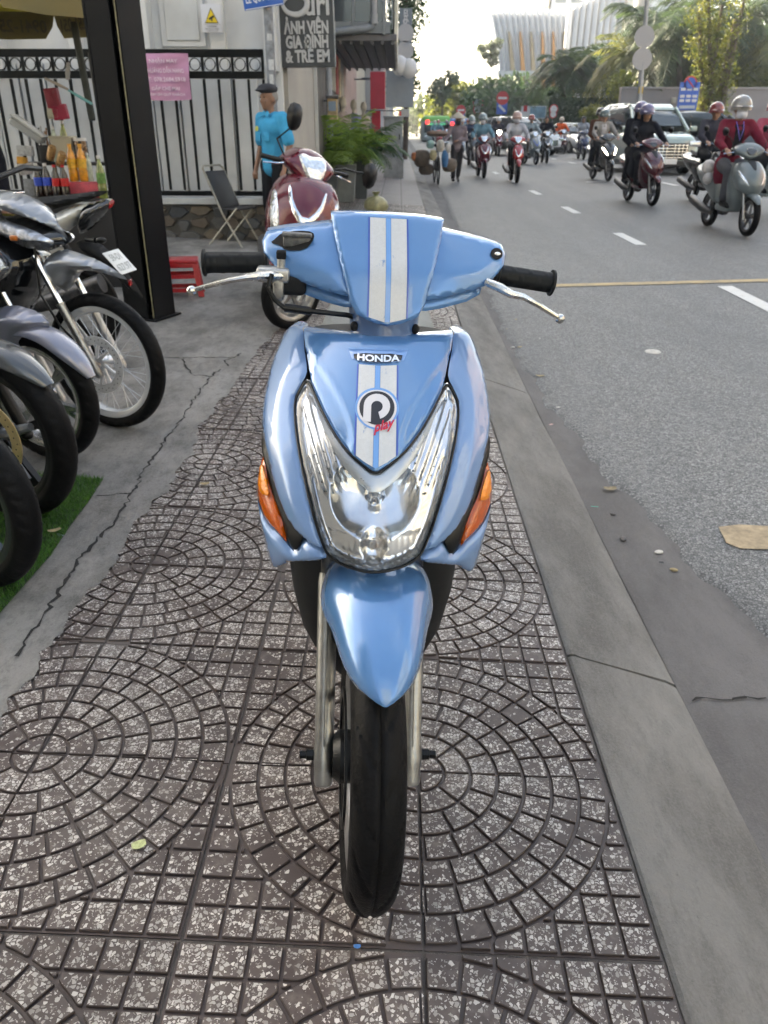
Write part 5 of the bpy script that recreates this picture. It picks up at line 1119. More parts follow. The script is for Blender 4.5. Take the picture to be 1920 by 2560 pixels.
# yellow parasol, seen from beneath
um = thing('parasol', 'yellow stall parasol with printed phone number on its scalloped valance', 'parasol', (-3.0, 6.3, 0))
M_UMB = leafmat('parasol_cloth', (.42, .36, .10), (.50, .43, .13), .35); M_UMBV = mat('valance_cloth', (.21, .175, .075), .8, var=.08, vscale=4)
UR, UZ = 1.0, 2.105; nS = 8
rim_pts = [(UR * math.cos(R(32 + 45 * k)), UR * math.sin(R(32 + 45 * k))) for k in range(nS)]
s_ = MB(); top = (0, 0, UZ + .42)
for k in range(nS):
    a, b = rim_pts[k], rim_pts[(k + 1) % nS]; s_.add([top, (*a, UZ), (*b, UZ)], [(0, 1, 2)])
s_.build('canopy', mat('parasol_yellow', (.70, .62, .08), .7), um, 10)
def valance(k):
    a, b = Vector((*rim_pts[k], 0)), Vector((*rim_pts[(k + 1) % nS], 0)); pr = [(0, .02), (.03, .10), (.12, .185), (.5, .195), (.88, .185), (.97, .10), (1, .02)]; s_ = MB(); vs = []
    for t, d in pr: q = a.lerp(b, t); vs += [(q.x, q.y, UZ + .002), (q.x * .985, q.y * .985, UZ - d)]
    s_.add(vs, [(2 * i, 2 * i + 1, 2 * i + 3, 2 * i + 2) for i in range(len(pr) - 1)]); o = s_.build('valance', M_UMBV, um, 60)
    mid = (a + b) / 2; d = (b - a).normalized(); out = mid.normalized()
    # the number is printed outside; from within it shows through mirror-wise
    M = Matrix(((-d.x, 0, -out.x, mid.x * .975), (-d.y, 0, -out.y, mid.y * .975), (0, 1, 0, UZ - .105), (0, 0, 0, 1))) @ Matrix.Diagonal((-1, 1, 1, 1))
    text_obj('valance_number', '0941-251-251', .12, mat('print_brown', (.10, .085, .055), .8), o, M, .0004, .60, .003)
for k in range(nS): valance(k)
s_ = MB(); s_.tube([(0, 0, .05), (0, 0, UZ + .42)], .022, 10); s_.build('pole', mat('parasol_pole', (.55, .55, .5), .4, .5), um)
for k in range(nS): s_ = MB(); s_.tube([(0, 0, UZ + .40), (rim_pts[k][0], rim_pts[k][1], UZ + .005)], .006, 6); s_.build('rib', M_STEEL, um)
s_ = MB(); s_.lathe([(0, 0), (.2, 0), (.2, .06), (.05, .08), (0, .08)], 20); s_.build('foot', M_RACK, um); 

# ================================================================== row of shop houses on the left side of the street
FX = -1.30
def hbox(parent, nm, m, c, d, bv=.0): s_ = MB(); s_.box(c, d); return s_.build(nm, m, parent, 35, bevel=bv)
def shop(label, y0, y1, h, col, floors=4, name='shop_house', front=FX, win=True, depth=12):
    t = thing(name, label, 'building', (front, y0, rise(y0))); w_ = y1 - y0
    hbox(t, 'wall', col, (-depth / 2, w_ / 2, h / 2), (depth, w_ - .02, h))
    if win:
        fh = (h - 3.6) / max(1, floors - 1)
        for f in range(1, floors):
            for k in range(2):
                z = 3.6 + fh * (f - .5); yy_ = w_ * (.28 + .44 * k)
                fr = hbox(t, 'window', mat('win_frame', (.30, .30, .30), .5), (.02, yy_, z), (.08, w_ * .34, fh * .56), .01); hbox(fr, 'pane', mat('win_glass', (.03, .045, .055), .06, coat=.6), (.065, yy_, z), (.02, w_ * .29, fh * .48))
        hbox(t, 'parapet', mat('parapet', (.4, .4, .38), .7), (.05, w_ / 2, h + .15), (.3, w_ - .04, .3), .01)
    return t
M_BEIGE = mat('render_beige', (.33, .31, .275), .75, var=.12, vscale=1.2); M_BROWN = mat('panel_brown', (.045, .035, .032), .5, var=.15, vscale=3); M_GREYW = mat('render_grey', (.30, .31, .33), .75, var=.12, vscale=1.2); M_CREAM = mat('render_cream', (.44, .41, .34), .75, var=.12, vscale=1.2); M_PINKW = mat('render_pink', (.36, .26, .23), .75, var=.12, vscale=1.2)
s1 = shop('beige photo-studio building next to the white house', 16.12 - 0.0, 20.5, 15.5, M_GREYW, 4)
s0 = shop('narrow beige house with brown shop front behind the dark studio sign', 16.11 - 5.9, 16.1, 16.0, M_BEIGE, 4, win=False)
s0.location = (FX, 10.22, rise(10.2)); s0.children[0].name = 'wall'
hbox(s0, 'shop_front', M_BROWN, (.02, 4.45, 1.6), (.06, 2.75, 3.2), .01); hbox(s0, 'white_jamb', mat('jamb_white', (.5, .5, .48), .6), (.03, 3.04, 1.5), (.05, .05, 3.0)); 
for k in range(3): hbox(s0, 'window', mat('win_glass', (.03, .045, .055), .06), (.02, 3, 5 + 3.2 * k), (.06, 2.2, 1.8), .01)
# clothes shop: cornice, posters, glass box over the pavement
cl = s1
aw = thing('glass_balcony', 'dark glazed balcony box with slatted soffit projecting over the clothes shop', 'balcony', (FX, 15.6, rise(16)))
hbox(aw, 'soffit', mat('soffit_grey', (.16, .155, .165), .7, var=.2, vscale=3), (.62, 2.9, 2.62), (1.24, 6.0, .10), .01)
for k in range(7): hbox(aw, 'soffit_slat', mat('soffit_slat', (.12, .115, .12), .7), (.09 + .18 * k, 2.9, 2.545), (.05, 5.96, .05))
hbox(aw, 'front_panel', mat('balcony_glass', (.02, .035, .05), .08, coat=.6), (.5, -.12, 3.55), (.98, .03, 1.5))
for x in (.02, .5, 1.02): hbox(aw, 'mullion', mat('frame_grey', (.20, .22, .24), .5, .3), (x, -.14, 3.5), (.06, .06, 1.7), .005)
hbox(aw, 'sill_beam', MATS['frame_grey'], (.55, -.10, 2.76), (1.15, .10, .18), .01)
hbox(aw, 'side_glass', MATS['balcony_glass'], (1.16, 2.9, 3.6), (.03, 5.8, 1.7)); hbox(aw, 'upper_sign', M_CREAM, (.35, -.20, 4.35), (.75, .06, .32), .01)
hbox(aw, 'edge_trim', mat('edge_sunlit', (.6, .58, .5), .5, var=.3, vscale=4), (1.22, 2.9, 3.3), (.06, 5.9, 1.5), .01)  # sunlit brightness of the balcony edge is painted into this colour
dp_ = thing('drain_pipe', 'grey plastic drain pipe bending under the glazed balcony', 'pipe', (FX + .85, 15.35, 2.75 + rise(15.3)))
M_PVC = mat('pvc_grey', (.27, .29, .32), .45, var=.12, vscale=6); s_ = MB(); s_.tube([(0, 0, 1.9), (0, 0, .12), (-.03, 0, .03), (-.12, 0, 0), (-.75, 0, -.06)], .055, 14); s_.build('pipe', M_PVC, dp_); s_ = MB(); s_.tube([(0, 0, .20), (0, 0, .06)], .066, 14); s_.build('collar', M_PVC, dp_)
dp2 = thing('down_pipe', 'grey down pipe running to the ground at the corner of the clothes shop', 'pipe', (FX + .09, 15.0, rise(15))); s_ = MB(); s_.tube([(0, 0, .3), (0, 0, 3.6)], .055, 14); s_.build('pipe', M_PVC, dp2)
for z in (1.2, 2.4): s_ = MB(); s_.tube([(0, 0, z - .03), (0, 0, z + .03)], .062, 14); s_.build('bracket', M_STEEL, dp2)
# studio sign
M_SGN = mat('sign_charcoal', (.045, .050, .053), .5, var=.08, vscale=4); M_SLT = mat('sign_letters', (.44, .44, .44), .5)
sg = thing('studio_sign', 'dark hanging sign of the photo studio with raised grey letters', 'sign', (-1.06, 10.15, 2.64)); sg.rotation_euler = (0, R(-1.2), 0)
hbox(sg, 'board', M_SGN, (0, .05, .04), (.60, .12, 1.5), .004); hbox(sg, 'side_trim', mat('sign_trim', (.16, .17, .18), .4, .4), (.306, .05, .04), (.008, .13, 1.5))
k_ = 10.15 / 12.0
def sgt(tx, z, h, w_, ex=.012, x=.0, bold=.004): text_obj('sign_letters', tx, h, M_SLT, sg, trm(x, -.012, z) @ FACE, ex, w_, bold)
zc = lambda pd: float(at(650 / .8641, pd / .8641, 10.15).z) - 2.64
sgt('ẢNH VIỆN', zc(61), .165, .50, bold=.006); sgt('GIA ĐÌNH', zc(92), .165, .48, bold=.006); sgt('& TRẺ EM', zc(123), .165, .50, bold=.006); sgt('uri', zc(12), .30, .27, x=.13, bold=.006)
# swash capital S as a swept stroke
ctl = [(.06, .25), (.0, .29), (-.08, .26), (-.09, .18), (-.02, .11), (.03, .05), (.01, -.03), (-.08, -.08), (-.20, -.06), (-.26, .02), (-.235, .06)]
s_ = MB(); pts = [(x - .0, -.02, z + zc(8) - .03) for x, z in chaikin(ctl, 2)[:-3]]; s_.tube(pts, [.012 + .020 * math.sin(math.pi * k / (len(pts) - 1)) for k in range(len(pts))], 8, True, None, .5, (0, 1, 0)); s_.build('sign_swash', M_SLT, sg)
# things in and before the clothes shop
for i, (yy_, z, w_, h_, c) in enumerate(((15.3, 1.6, .5, .55, (.30, .33, .36)), (16.6, 2.2, .9, .7, (.30, .30, .26)), (17.6, 2.3, .5, .9, (.32, .05, .05)), (18.3, 2.2, .3, 1.0, (.5, .42, .28)), (19.0, 1.7, .7, 1.2, (.30, .29, .25)), (16.7, 1.2, 1.0, .9, (.20, .19, .17)))):
    o = hbox(cl, 'poster', mat('poster_%d' % i, c, .6, var=.55, vscale=7), (.05, yy_ - 16.12, z), (.03, w_, h_), .004)
def mannequin(label, x, y, col, h=1.7):
    t = thing('mannequin', label, 'mannequin', (x, y, zfoot(x, y) + .35)); s_ = MB(); rings = []
    for z, a, b in ((0, .20, .16), (.3, .17, .13), (.62, .12, .09), (.75, .14, .10), (.95, .17, .11), (1.05, .16, .08), (1.12, .05, .05)): rings.append([(a * math.cos(q), b * math.sin(q), z) for q in [2 * math.pi * k / 16 for k in range(16)]])
    s_.loft(rings); s_.build('dress', col, t, 50); s_ = MB(); s_.ell((0, 0, 1.28), (.075, .09, .11)); s_.tube([(0, 0, 1.08), (0, 0, 1.2)], .04, 10); s_.build('head', M_CREAM, t); s_ = MB(); s_.tube([(0, 0, -.35), (0, 0, .05)], .02, 8); s_.lathe([(0, -.35), (.16, -.35), (.16, -.33), (0, -.33)], 16); s_.build('stand', M_STEEL, t); return t
mannequin('mannequin in a lavender dress before the clothes shop', -1.0, 19.0, mat('dress_lavender', (.20, .21, .36), .8, var=.12)); mannequin('mannequin in a cream dress behind the lavender one', -.85, 20.6, mat('dress_cream', (.46, .40, .33), .8, var=.12)); mannequin('mannequin in a pale pink dress nearest the down pipe', -1.12, 17.2, mat('dress_pink', (.42, .35, .33), .8, var=.2))
ln = thing('wall_lantern', 'square wall lantern with blue and tan panes above the palms', 'lantern', (-1.10, 14.3, 1.62)); hbox(ln, 'body', mat('lantern_tan', (.36, .26, .14), .6, var=.3, vscale=20), (0, 0, 0), (.16, .16, .30), .01); hbox(ln, 'pane', mat('lantern_blue', (.20, .27, .36), .3), (0, -.083, .04), (.12, .01, .14)); hbox(ln, 'cap', M_STEEL, (0, 0, .17), (.20, .20, .04), .005); hbox(ln, 'arm', M_STEEL, (-.12, 0, .12), (.16, .03, .03))
# more houses of the row
rows = [('grey shop house with red awning panel past the clothes shop', 20.52, 26.5, 17, M_PINKW), ('cream shop house behind the grey cabinet', 26.52, 33, 16, M_CREAM), ('grey shop house hung with vines', 33.02, 40, 18, M_GREYW), ('pink shop house in the middle of the far row', 40.02, 47, 16, M_PINKW), ('beige shop house further along the row', 47.02, 56, 17, M_BEIGE), ('cream shop house near the end of the row', 56.02, 68, 16, M_CREAM), ('grey house at the far end of the left row', 68.02, 84, 18, M_GREYW), ('last pale house of the left row', 84.02, 110, 17, M_BEIGE)]
for lb, a, b, h, m_ in rows: shop(lb, a, b, h, m_, 4, front=FX + (.55 if a > 30 else 0))
def panelbox(name, label, cat, u0, v0, u1, v1, Y, m_, dp=.12):
    A, B_ = at(u0 / .8641, v0 / .8641, Y), at(u1 / .8641, v1 / .8641, Y); t = thing(name, label, cat, ((A.x + B_.x) / 2, Y, B_.z)); hbox(t, 'panel', m_, (0, 0, (A.z - B_.z) / 2), (B_.x - A.x, dp, A.z - B_.z), .01); s_ = MB(); s_.tube([(-(B_.x - A.x) / 2, 0, (A.z - B_.z) * .8), (FX - t.location.x, 0, (A.z - B_.z) * .8)], .02, 6); s_.build('arm', M_STEEL, t); return t
panelbox('red_sign', 'plain red hanging sign panel', 'sign', 800, 155, 832, 236, 25, mat('sign_red', (.33, .02, .045), .5, var=.1)); panelbox('white_sign', 'pale grey box sign above the red one', 'sign', 802, 125, 832, 153, 25.2, mat('sign_pale', (.40, .41, .44), .5))
panelbox('grey_sign', 'large blank blue-grey sign panel projecting over the footpath', 'sign', 834, 153, 893, 232, 30, mat('sign_grey', (.22, .26, .30), .45, var=.08))
vsn = panelbox('vertical_sign', 'tall grey vertical sign with pale letters and discs beside the vines', 'sign', 863, 18, 889, 118, 33, mat('sign_slate', (.15, .19, .23), .5))
_h = at(876 / .8641, 20 / .8641, 33).z - vsn.location.z
for k, ch_ in enumerate('BAR'): text_obj('sign_letters', ch_, .34, mat('sign_pale2', (.6, .61, .63), .5), vsn, trm(0, -.07, _h * (.90 - .11 * k)) @ FACE, .01)
for k, z in enumerate((.40, .02)): s_ = MB(); s_.lathe([(0, 0), (.30, 0), (.30, .05), (0, .05)], 28, trm(0, -.07, _h * z + .1) @ rotm('X', 90)); s_.build('disc', MATS['sign_pale'], vsn)
for i, (u, v) in enumerate(((864, 142), (884, 148))):
    p = at(u / .8641, v / .8641, 29.2); s_ = MB(); s_.ell((0, 0, 0), (.27, .27, .30)); o = s_.build('paper_lantern', mat('lantern_white', (.62, .63, .64), .6), None); o.location = p; tag(o, ('left' if i == 0 else 'right') + ' white round lantern above the blank grey sign', 'lantern', 'white lanterns')
panelbox('red_banner', 'narrow red banner standing under the red sign', 'banner', 803, 240, 822, 322, 25.6, mat('banner_red', (.36, .02, .04), .6))
acu = panelbox('air_conditioner', 'white air-conditioner unit hung below the blank grey sign', 'air conditioner', 866, 236, 884, 252, 31, mat('ac_white', (.5, .51, .5), .5), .3); 
# grey cabinet on the footpath
p = gp(850 / .8641, 384 / .8641, zfoot); cab = thing('utility_cabinet', 'tall grey steel utility cabinet on a concrete foot at the kerb', 'cabinet', (p.x, p.y, p.z)); M_CAB = mat('cabinet_grey', (.24, .27, .29), .5, .1, var=.18, vscale=5)
sc = p.y / 24.0; hbox(cab, 'foot', mat('cabinet_foot', (.30, .31, .31), .8, var=.2), (0, .18 * sc, .26 * sc), (.56 * sc, .36 * sc, .52 * sc), .01); hbox(cab, 'body', M_CAB, (-.01, .18 * sc, 1.02 * sc), (.52 * sc, .34 * sc, 1.0 * sc), .01); hbox(cab, 'roof', M_CAB, (-.01, .17 * sc, 1.545 * sc), (.57 * sc, .40 * sc, .05 * sc), .01)
hbox(cab, 'door', M_CAB, (-.01, .0, 1.02 * sc), (.46 * sc, .02, .92 * sc), .005); hbox(cab, 'notice', mat('notice', (.34, .33, .30), .7, var=.4, vscale=30), (.08 * sc, -.015, .78 * sc), (.14 * sc, .008, .14 * sc)); hbox(cab, 'handle', M_BLACK, (.16 * sc, -.025, 1.05 * sc), (.03, .03, .14))
hbox(cab, 'red_lamp', mat('lamp_red', (.6, .03, .03), .3), (.17 * sc, .1, 1.63 * sc), (.06, .06, .10), .01)
# planters with palms
LF = leafmat('palm_leaf', (.08, .16, .025), (.22, .32, .06), .45); LF2 = leafmat('palm_leaf_dark', (.03, .075, .028), (.08, .15, .05), .4)
def frond(mb, base, az, ln_, rise_, droop, nl=16, lw=.014, ll=.28, sd=0):
    d = Vector((math.cos(az), math.sin(az), 0)); P = []
    for i in range(nl + 1):
        t = i / nl; P.append(Vector(base) + d * (ln_ * t * (1 - .15 * t)) + Vector((0, 0, rise_ * t - droop * t * t)))
    mb.tube(P[::2], [.008 * (ln_) * (1 - .8 * k / len(P[::2])) + .002 for k in range(len(P[::2]))], 4, False)
    for i in range(2, nl + 1):
        t = i / nl; tan = (P[i] - P[i - 1]).normalized(); s = tan.cross(Vector((0, 0, 1))).normalized(); l = ll * math.sin(math.pi * (.18 + .80 * t)) ** .7
        for sg_ in (-1, 1):
            e = P[i] + s * (sg_ * l * .75) + tan * (l * .55) + Vector((0, 0, -l * random.uniform(.15, .45))); w_ = tan * lw; m_ = P[i].lerp(e, .5) + Vector((0, 0, l * .08))
            o = len(mb.v); mb.v += [tuple(P[i] - w_ * .6), tuple(P[i] + w_ * .6), tuple(m_ + w_), tuple(m_ - w_), tuple(e)]; mb.f += [(o, o + 1, o + 2, o + 3), (o + 3, o + 2, o + 4)]
def palm_pot(label, x, y, w_, h_, n, ln_, leaf, potm, seed):
    random.seed(seed); t = thing('potted_palm', label, 'plant', (x, y, zfoot(x, y))); s_ = MB(); s_.loft([[(sx * a, sy * a, z) for sx, sy in ((-1, -1), (1, -1), (1, 1), (-1, 1))] for a, z in ((w_ * .42, 0), (w_ * .5, h_), (w_ * .5, h_ + .02), (w_ * .45, h_ + .02), (w_ * .44, h_ - .05))]); s_.build('planter', potm, t, 30, bevel=.006)
    so = MB(); so.box((0, 0, h_ - .06), (w_ * .8, w_ * .8, .04)); so.build('soil', mat('soil', (.04, .03, .02), .95), t)
    f_ = MB()
    for k in range(n): a = random.uniform(0, 6.28); frond(f_, (random.uniform(-.1, .1), random.uniform(-.1, .1), h_ - .05), a, ln_ * random.uniform(.6, 1.1), ln_ * random.uniform(.9, 1.5), ln_ * random.uniform(.6, 1.1), 18, .017, ln_ * .34)
    o = f_.build('fronds', leaf, t, 0, fix=False); return t
M_POTG = mat('planter_grey', (.17, .18, .18), .7, var=.15, vscale=6); M_POTD = mat('planter_dark', (.055, .065, .07), .6, var=.15, vscale=6)
p = gp(742 / .8641, 437 / .8641, zfoot); palm_pot('light green palm in a grey planter behind the burgundy scooter', p.x, p.y + .2, .44, .60, 26, 1.15, LF, M_POTG, 3)
p = gp(775 / .8641, 430 / .8641, zfoot); palm_pot('dark bushy palm in a charcoal planter before the clothes shop', p.x - .05, p.y + .25, .46, .62, 40, 1.1, LF2, M_POTD, 4)
p = gp(700 / .8641, 440 / .8641, zfoot); palm_pot('yellow-green palm standing nearest the studio wall', p.x + .05, p.y + .1, .40, .55, 24, 1.15, LF, M_POTD, 5)
random.seed(21)
# tied sack on the footpath
p = gp(812 / .8641, 460 / .8641, zfoot); sk = thing('tied_sack', 'round yellowish plastic sack tied at the neck on the footpath', 'sack', (p.x, p.y, p.z)); k_ = p.y / 14.0
s_ = MB(); rings = []
for z, r_ in ((0, .12), (.03, .17), (.10, .205), (.18, .19), (.24, .13), (.265, .06), (.28, .028), (.29, .03), (.32, .06), (.335, .07)):
    rings.append([(r_ * (1 + .07 * math.sin(5 * q + z * 20)) * math.cos(q) * k_, r_ * (1 + .06 * math.sin(7 * q)) * math.sin(q) * k_, z * k_) for q in [2 * math.pi * k / 28 for k in range(28)]])
s_.loft(rings); s_.build('bag', mat('sack_plastic', (.30, .28, .15), .35, var=.3, vscale=9), sk, 60)
s_ = MB(); s_.lathe([(.034 * k_, .272 * k_), (.038 * k_, .281 * k_), (.034 * k_, .29 * k_)], 14); s_.build('tie', mat('tie_green', (.2, .3, .1), .5), sk)
# vines climbing on a post at the kerb edge further off
def leafcloud(mb, c, r, n, s0, s1):
    for _ in range(n):
        d = Vector((random.gauss(0, 1), random.gauss(0, 1), random.gauss(0, 1))); d.normalize(); q = Vector(c) + Vector((d.x * r[0], d.y * r[1], d.z * r[2])) * random.random() ** .45
        s = random.uniform(s0, s1); a = Vector((random.gauss(0, 1), random.gauss(0, 1), random.gauss(0, 1))).normalized(); b = a.cross(Vector((random.gauss(0, 1), random.gauss(0, 1), random.gauss(0, 1)))).normalized()
        o = len(mb.v); mb.v += [tuple(q - a * s), tuple(q + b * s * .55), tuple(q + a * s), tuple(q - b * s * .55)]; mb.f.append((o, o + 1, o + 2, o + 3))
vt = thing('vine_tree', 'tall creeper-covered tree rising from the kerb beyond the grey sign', 'tree', (.25, 36, rise(36)))
s_ = MB(); s_.tube([(0, 0, 0), (.05, 0, 3), (-.05, .1, 6), (0, 0, 9)], [.12, .10, .08, .05], 10); s_.build('trunk', mat('bark', (.07, .055, .045), .9, var=.3, vscale=9, bump=.6, bscale=20), vt)
f_ = MB()
for z in np.arange(2.6, 11, .35): leafcloud(f_, (random.uniform(-.2, .3), random.uniform(-.2, .2), z), (.45 + .4 * math.sin(z * 1.7) ** 2 + (.35 if z > 5 else 0), .6, .45), 360, .05, .10)
f_.build('crown', leafmat('vine_leaf', (.035, .075, .03), (.09, .16, .06), .4), vt, 0, fix=False)

# ================================================================== PEOPLE
def capsule(mb, a, ra, b, rb, n=12):
    a, b = Vector(a), Vector(b); d = b - a; L_ = d.length; A, B_, D = frame_of(d if L_ > 1e-5 else (0, 0, 1)); rings = []; m_ = 5
    for k in range(m_): t = -math.pi / 2 + math.pi / 2 * (k + .15) / m_; rings.append((a + D * (ra * math.sin(t)), ra * math.cos(t)))
    for k in range(m_ + 1): t = math.pi / 2 * (k) / (m_ + .15); rings.append((b + D * (rb * math.sin(t)), rb * math.cos(t)))
    mb.loft([[p + A * (r_ * math.cos(2 * math.pi * j / n)) + B_ * (r_ * math.sin(2 * math.pi * j / n)) for j in range(n)] for p, r_ in rings])
def fuse(name, mb, voxel=.012, smooth=4):
    me = mb.mesh(name, 0); o = bpy.data.objects.new(name, me); COL.objects.link(o)
    r_ = o.modifiers.new('r', 'REMESH'); r_.mode = 'VOXEL'; r_.voxel_size = voxel
    s_ = o.modifiers.new('s', 'SMOOTH'); s_.factor = .5; s_.iterations = smooth
    dg = bpy.context.evaluated_depsgraph_get(); out = bpy.data.meshes.new_from_object(o.evaluated_get(dg)); bpy.data.objects.remove(o); bpy.data.meshes.remove(me)
    out.shade_smooth(); out.name = name; return out
POSES = {}
POSES['ride'] = dict(hip=(.085, .93, .84), knee=(.155, .50, .78), ankle=(.125, .60, .40), toe=(.125, .44, .345), pel=(0, .96, .86), waist=(0, .93, 1.02), chest=(0, .88, 1.22), sh=(.175, .87, 1.335), elb=(.29, .68, 1.12), wr=(.285, .455, 1.035), hand=(.27, .39, 1.015), neck=(0, .855, 1.40), head=(0, .835, 1.515))
POSES['pillion'] = {k: (v[0], v[1] + .33, v[2] + .05) for k, v in POSES['ride'].items()}; POSES['pillion'].update(knee=(.21, .88, .74), ankle=(.20, 1.05, .42), toe=(.20, .92, .36), elb=(.25, 1.12, 1.10), wr=(.19, 1.0, 1.0), hand=(.15, .96, .99))
POSES['stand'] = dict(hip=(.09, 0, .86), knee=(.10, -.02, .46), ankle=(.10, .02, .08), toe=(.11, -.14, .03), pel=(0, 0, .90), waist=(0, -.01, 1.05), chest=(0, -.01, 1.23), sh=(.185, .0, 1.345), elb=(.25, .03, 1.07), wr=(.25, -.06, .84), hand=(.245, -.09, .77), neck=(0, -.015, 1.42), head=(0, -.035, 1.535))
POSES['walk'] = dict(POSES['stand']); 
def make_pose(kind):
    J = {}; P = POSES[kind]
    for k, v in P.items():
        if v[0] == 0: J[k] = Vector(v)
        else: J[k + 'L'] = Vector((-v[0], v[1], v[2])); J[k + 'R'] = Vector(v)
    if kind == 'walk':
        J['kneeL'] = Vector((-.09, -.13, .47)); J['ankleL'] = Vector((-.09, -.10, .09)); J['toeL'] = Vector((-.09, -.26, .06)); J['kneeR'] = Vector((.09, .03, .47)); J['ankleR'] = Vector((.09, .22, .13)); J['toeR'] = Vector((.09, .10, .03))
        J['elbL'] = Vector((-.30, -.10, 1.10)); J['wrL'] = Vector((-.40, -.30, 1.0)); J['handL'] = Vector((-.43, -.36, .99)); J['elbR'] = Vector((.24, .02, 1.08)); J['wrR'] = Vector((.0, -.22, 1.05)); J['handR'] = Vector((-.10, -.30, 1.03))
    return J
MESHES = {}
def figure(kind, fine=.013):
    if kind in MESHES: return MESHES[kind]
    J = make_pose(kind); b = MB(); fw = (J['head'] - J['neck']); H = J['head']
    capsule(b, J['pel'], .12, J['waist'], .105); capsule(b, J['waist'], .105, J['chest'], .125); capsule(b, J['chest'] + Vector((-.06, 0, .03)), .10, J['chest'] + Vector((.06, 0, .03)), .10); capsule(b, J['shL'], .055, J['shR'], .055); capsule(b, J['chest'], .10, J['neck'] - Vector((0, 0, .05)), .065); capsule(b, J['neck'] - Vector((0, 0, .06)), .055, H - Vector((0, -.01, .06)), .05)
    for s in 'LR':
        capsule(b, J['pel'], .10, J['hip' + s], .09); capsule(b, J['hip' + s], .085, J['knee' + s], .058); capsule(b, J['knee' + s], .056, J['ankle' + s], .036); capsule(b, J['ankle' + s] + Vector((0, .03, -.035)), .036, J['toe' + s], .03)
        capsule(b, J['sh' + s], .052, J['elb' + s], .041); capsule(b, J['elb' + s], .040, J['wr' + s], .027)
        w_, h_ = J['wr' + s], J['hand' + s]; d = (h_ - w_).normalized(); side = d.cross(Vector((0, 0, 1))).normalized(); up = side.cross(d); sg = -1 if s == 'L' else 1
        capsule(b, w_, .026, h_, .030); capsule(b, h_ - side * .02, .022, h_ + side * .02, .022)
        for f in range(4):
            base = h_ + side * (-.030 + .020 * f) + d * .012; ln = (.030, .036, .034, .026)[f]; mid = base + d * ln - up * .012; tip = mid - up * ln * .9 - d * .004; capsule(b, base, .0092, mid, .0088, 8); capsule(b, mid, .0088, tip, .008, 8)
        inn = side * (1 if (side.x * sg) < 0 else -1); tb = w_.lerp(h_, .55); capsule(b, tb, .012, tb + inn * .035 + d * .02, .010, 8); capsule(b, tb + inn * .035 + d * .02, .010, tb + inn * .035 + d * .05 - up * .015, .009, 8)
    b.ell(H + Vector((0, .012, .02)), (.076, .095, .10)); b.ell(H + Vector((0, -.022, -.045)), (.060, .066, .072)); b.ell(H + Vector((0, -.062, -.092)), (.028, .022, .022))
    capsule(b, H + Vector((0, -.086, .010)), .010, H + Vector((0, -.104, -.022)), .0155, 8); b.ell(H + Vector((0, -.080, .026)), (.052, .018, .014)); b.ell(H + Vector((0, -.082, -.058)), (.026, .012, .010))
    for sx in (-1, 1): b.ell(H + Vector((sx * .078, .012, -.012)), (.012, .022, .032)); b.ell(H + Vector((sx * .040, -.062, -.030)), (.022, .022, .020))
    sk_ = fuse('body_' + kind, b, fine, 3)
    t = MB(); capsule(t, J['pel'] - Vector((0, 0, .02)), .142, J['waist'], .132); capsule(t, J['waist'], .130, J['chest'], .148); capsule(t, J['chest'] + Vector((-.075, 0, .02)), .118, J['chest'] + Vector((.075, 0, .02)), .118); capsule(t, J['shL'], .072, J['shR'], .072); capsule(t, J['chest'], .12, J['neck'] - Vector((0, 0, .07)), .082)
    for s in 'LR': capsule(t, J['sh' + s], .074, J['elb' + s], .060); capsule(t, J['elb' + s], .060, J['elb' + s].lerp(J['wr' + s], .93), .046)
    jk = fuse('jacket_' + kind, t, .016, 3)
    t = MB(); capsule(t, J['pel'] - Vector((0, 0, .03)), .138, J['waist'], .128); capsule(t, J['waist'], .126, J['chest'], .145); capsule(t, J['chest'] + Vector((-.075, 0, .02)), .115, J['chest'] + Vector((.075, 0, .02)), .115); capsule(t, J['shL'], .068, J['shR'], .068); capsule(t, J['chest'], .115, J['neck'] - Vector((0, 0, .075)), .075)
    for s in 'LR': capsule(t, J['sh' + s], .070, J['sh' + s].lerp(J['elb' + s], .8), .072)
    sh_ = fuse('shirt_' + kind, t, .016, 3)
    t = MB(); capsule(t, J['pel'], .128, J['waist'] - Vector((0, 0, .03)), .118)
    for s in 'LR': capsule(t, J['pel'] - Vector((0, 0, .02)), .118, J['hip' + s], .108); capsule(t, J['hip' + s], .104, J['knee' + s], .078); capsule(t, J['knee' + s], .076, J['knee' + s].lerp(J['ankle' + s], .88), .062)
    tr_ = fuse('trousers_' + kind, t, .016, 3)
    so_ = []
    for s in 'LR':
        t = MB(); capsule(t, J['ankle' + s] + Vector((0, .035, -.03)), .046, J['toe' + s] + Vector((0, -.01, .0)), .038); capsule(t, J['ankle' + s] + Vector((0, .0, .02)), .046, J['ankle' + s] + Vector((0, .01, -.03)), .046)
        so_.append(fuse('shoe_' + kind, t, .014, 2))
    MESHES[kind] = (J, sk_, jk, sh_, tr_, so_); return MESHES[kind]
def inst(name, me, parent, m):
    o = link(name, me, parent)
    if not me.materials: me.materials.append(None)
    o.material_slots[0].link = 'OBJECT'; o.material_slots[0].material = m; return o
SKIN = mat('skin', (.36, .20, .13), .5, var=.08, vscale=20, sss=.1); SKIN2 = mat('skin_dark', (.23, .12, .075), .5, var=.1, vscale=20, sss=.08)
def cloth(name, c, v=.12): return mat('cloth_' + name, c, .85, var=v, vscale=9, bump=.5, bscale=17, spec=.15)
HAIR = mat('hair_black', (.012, .010, .009), .45, var=.2, vscale=60)
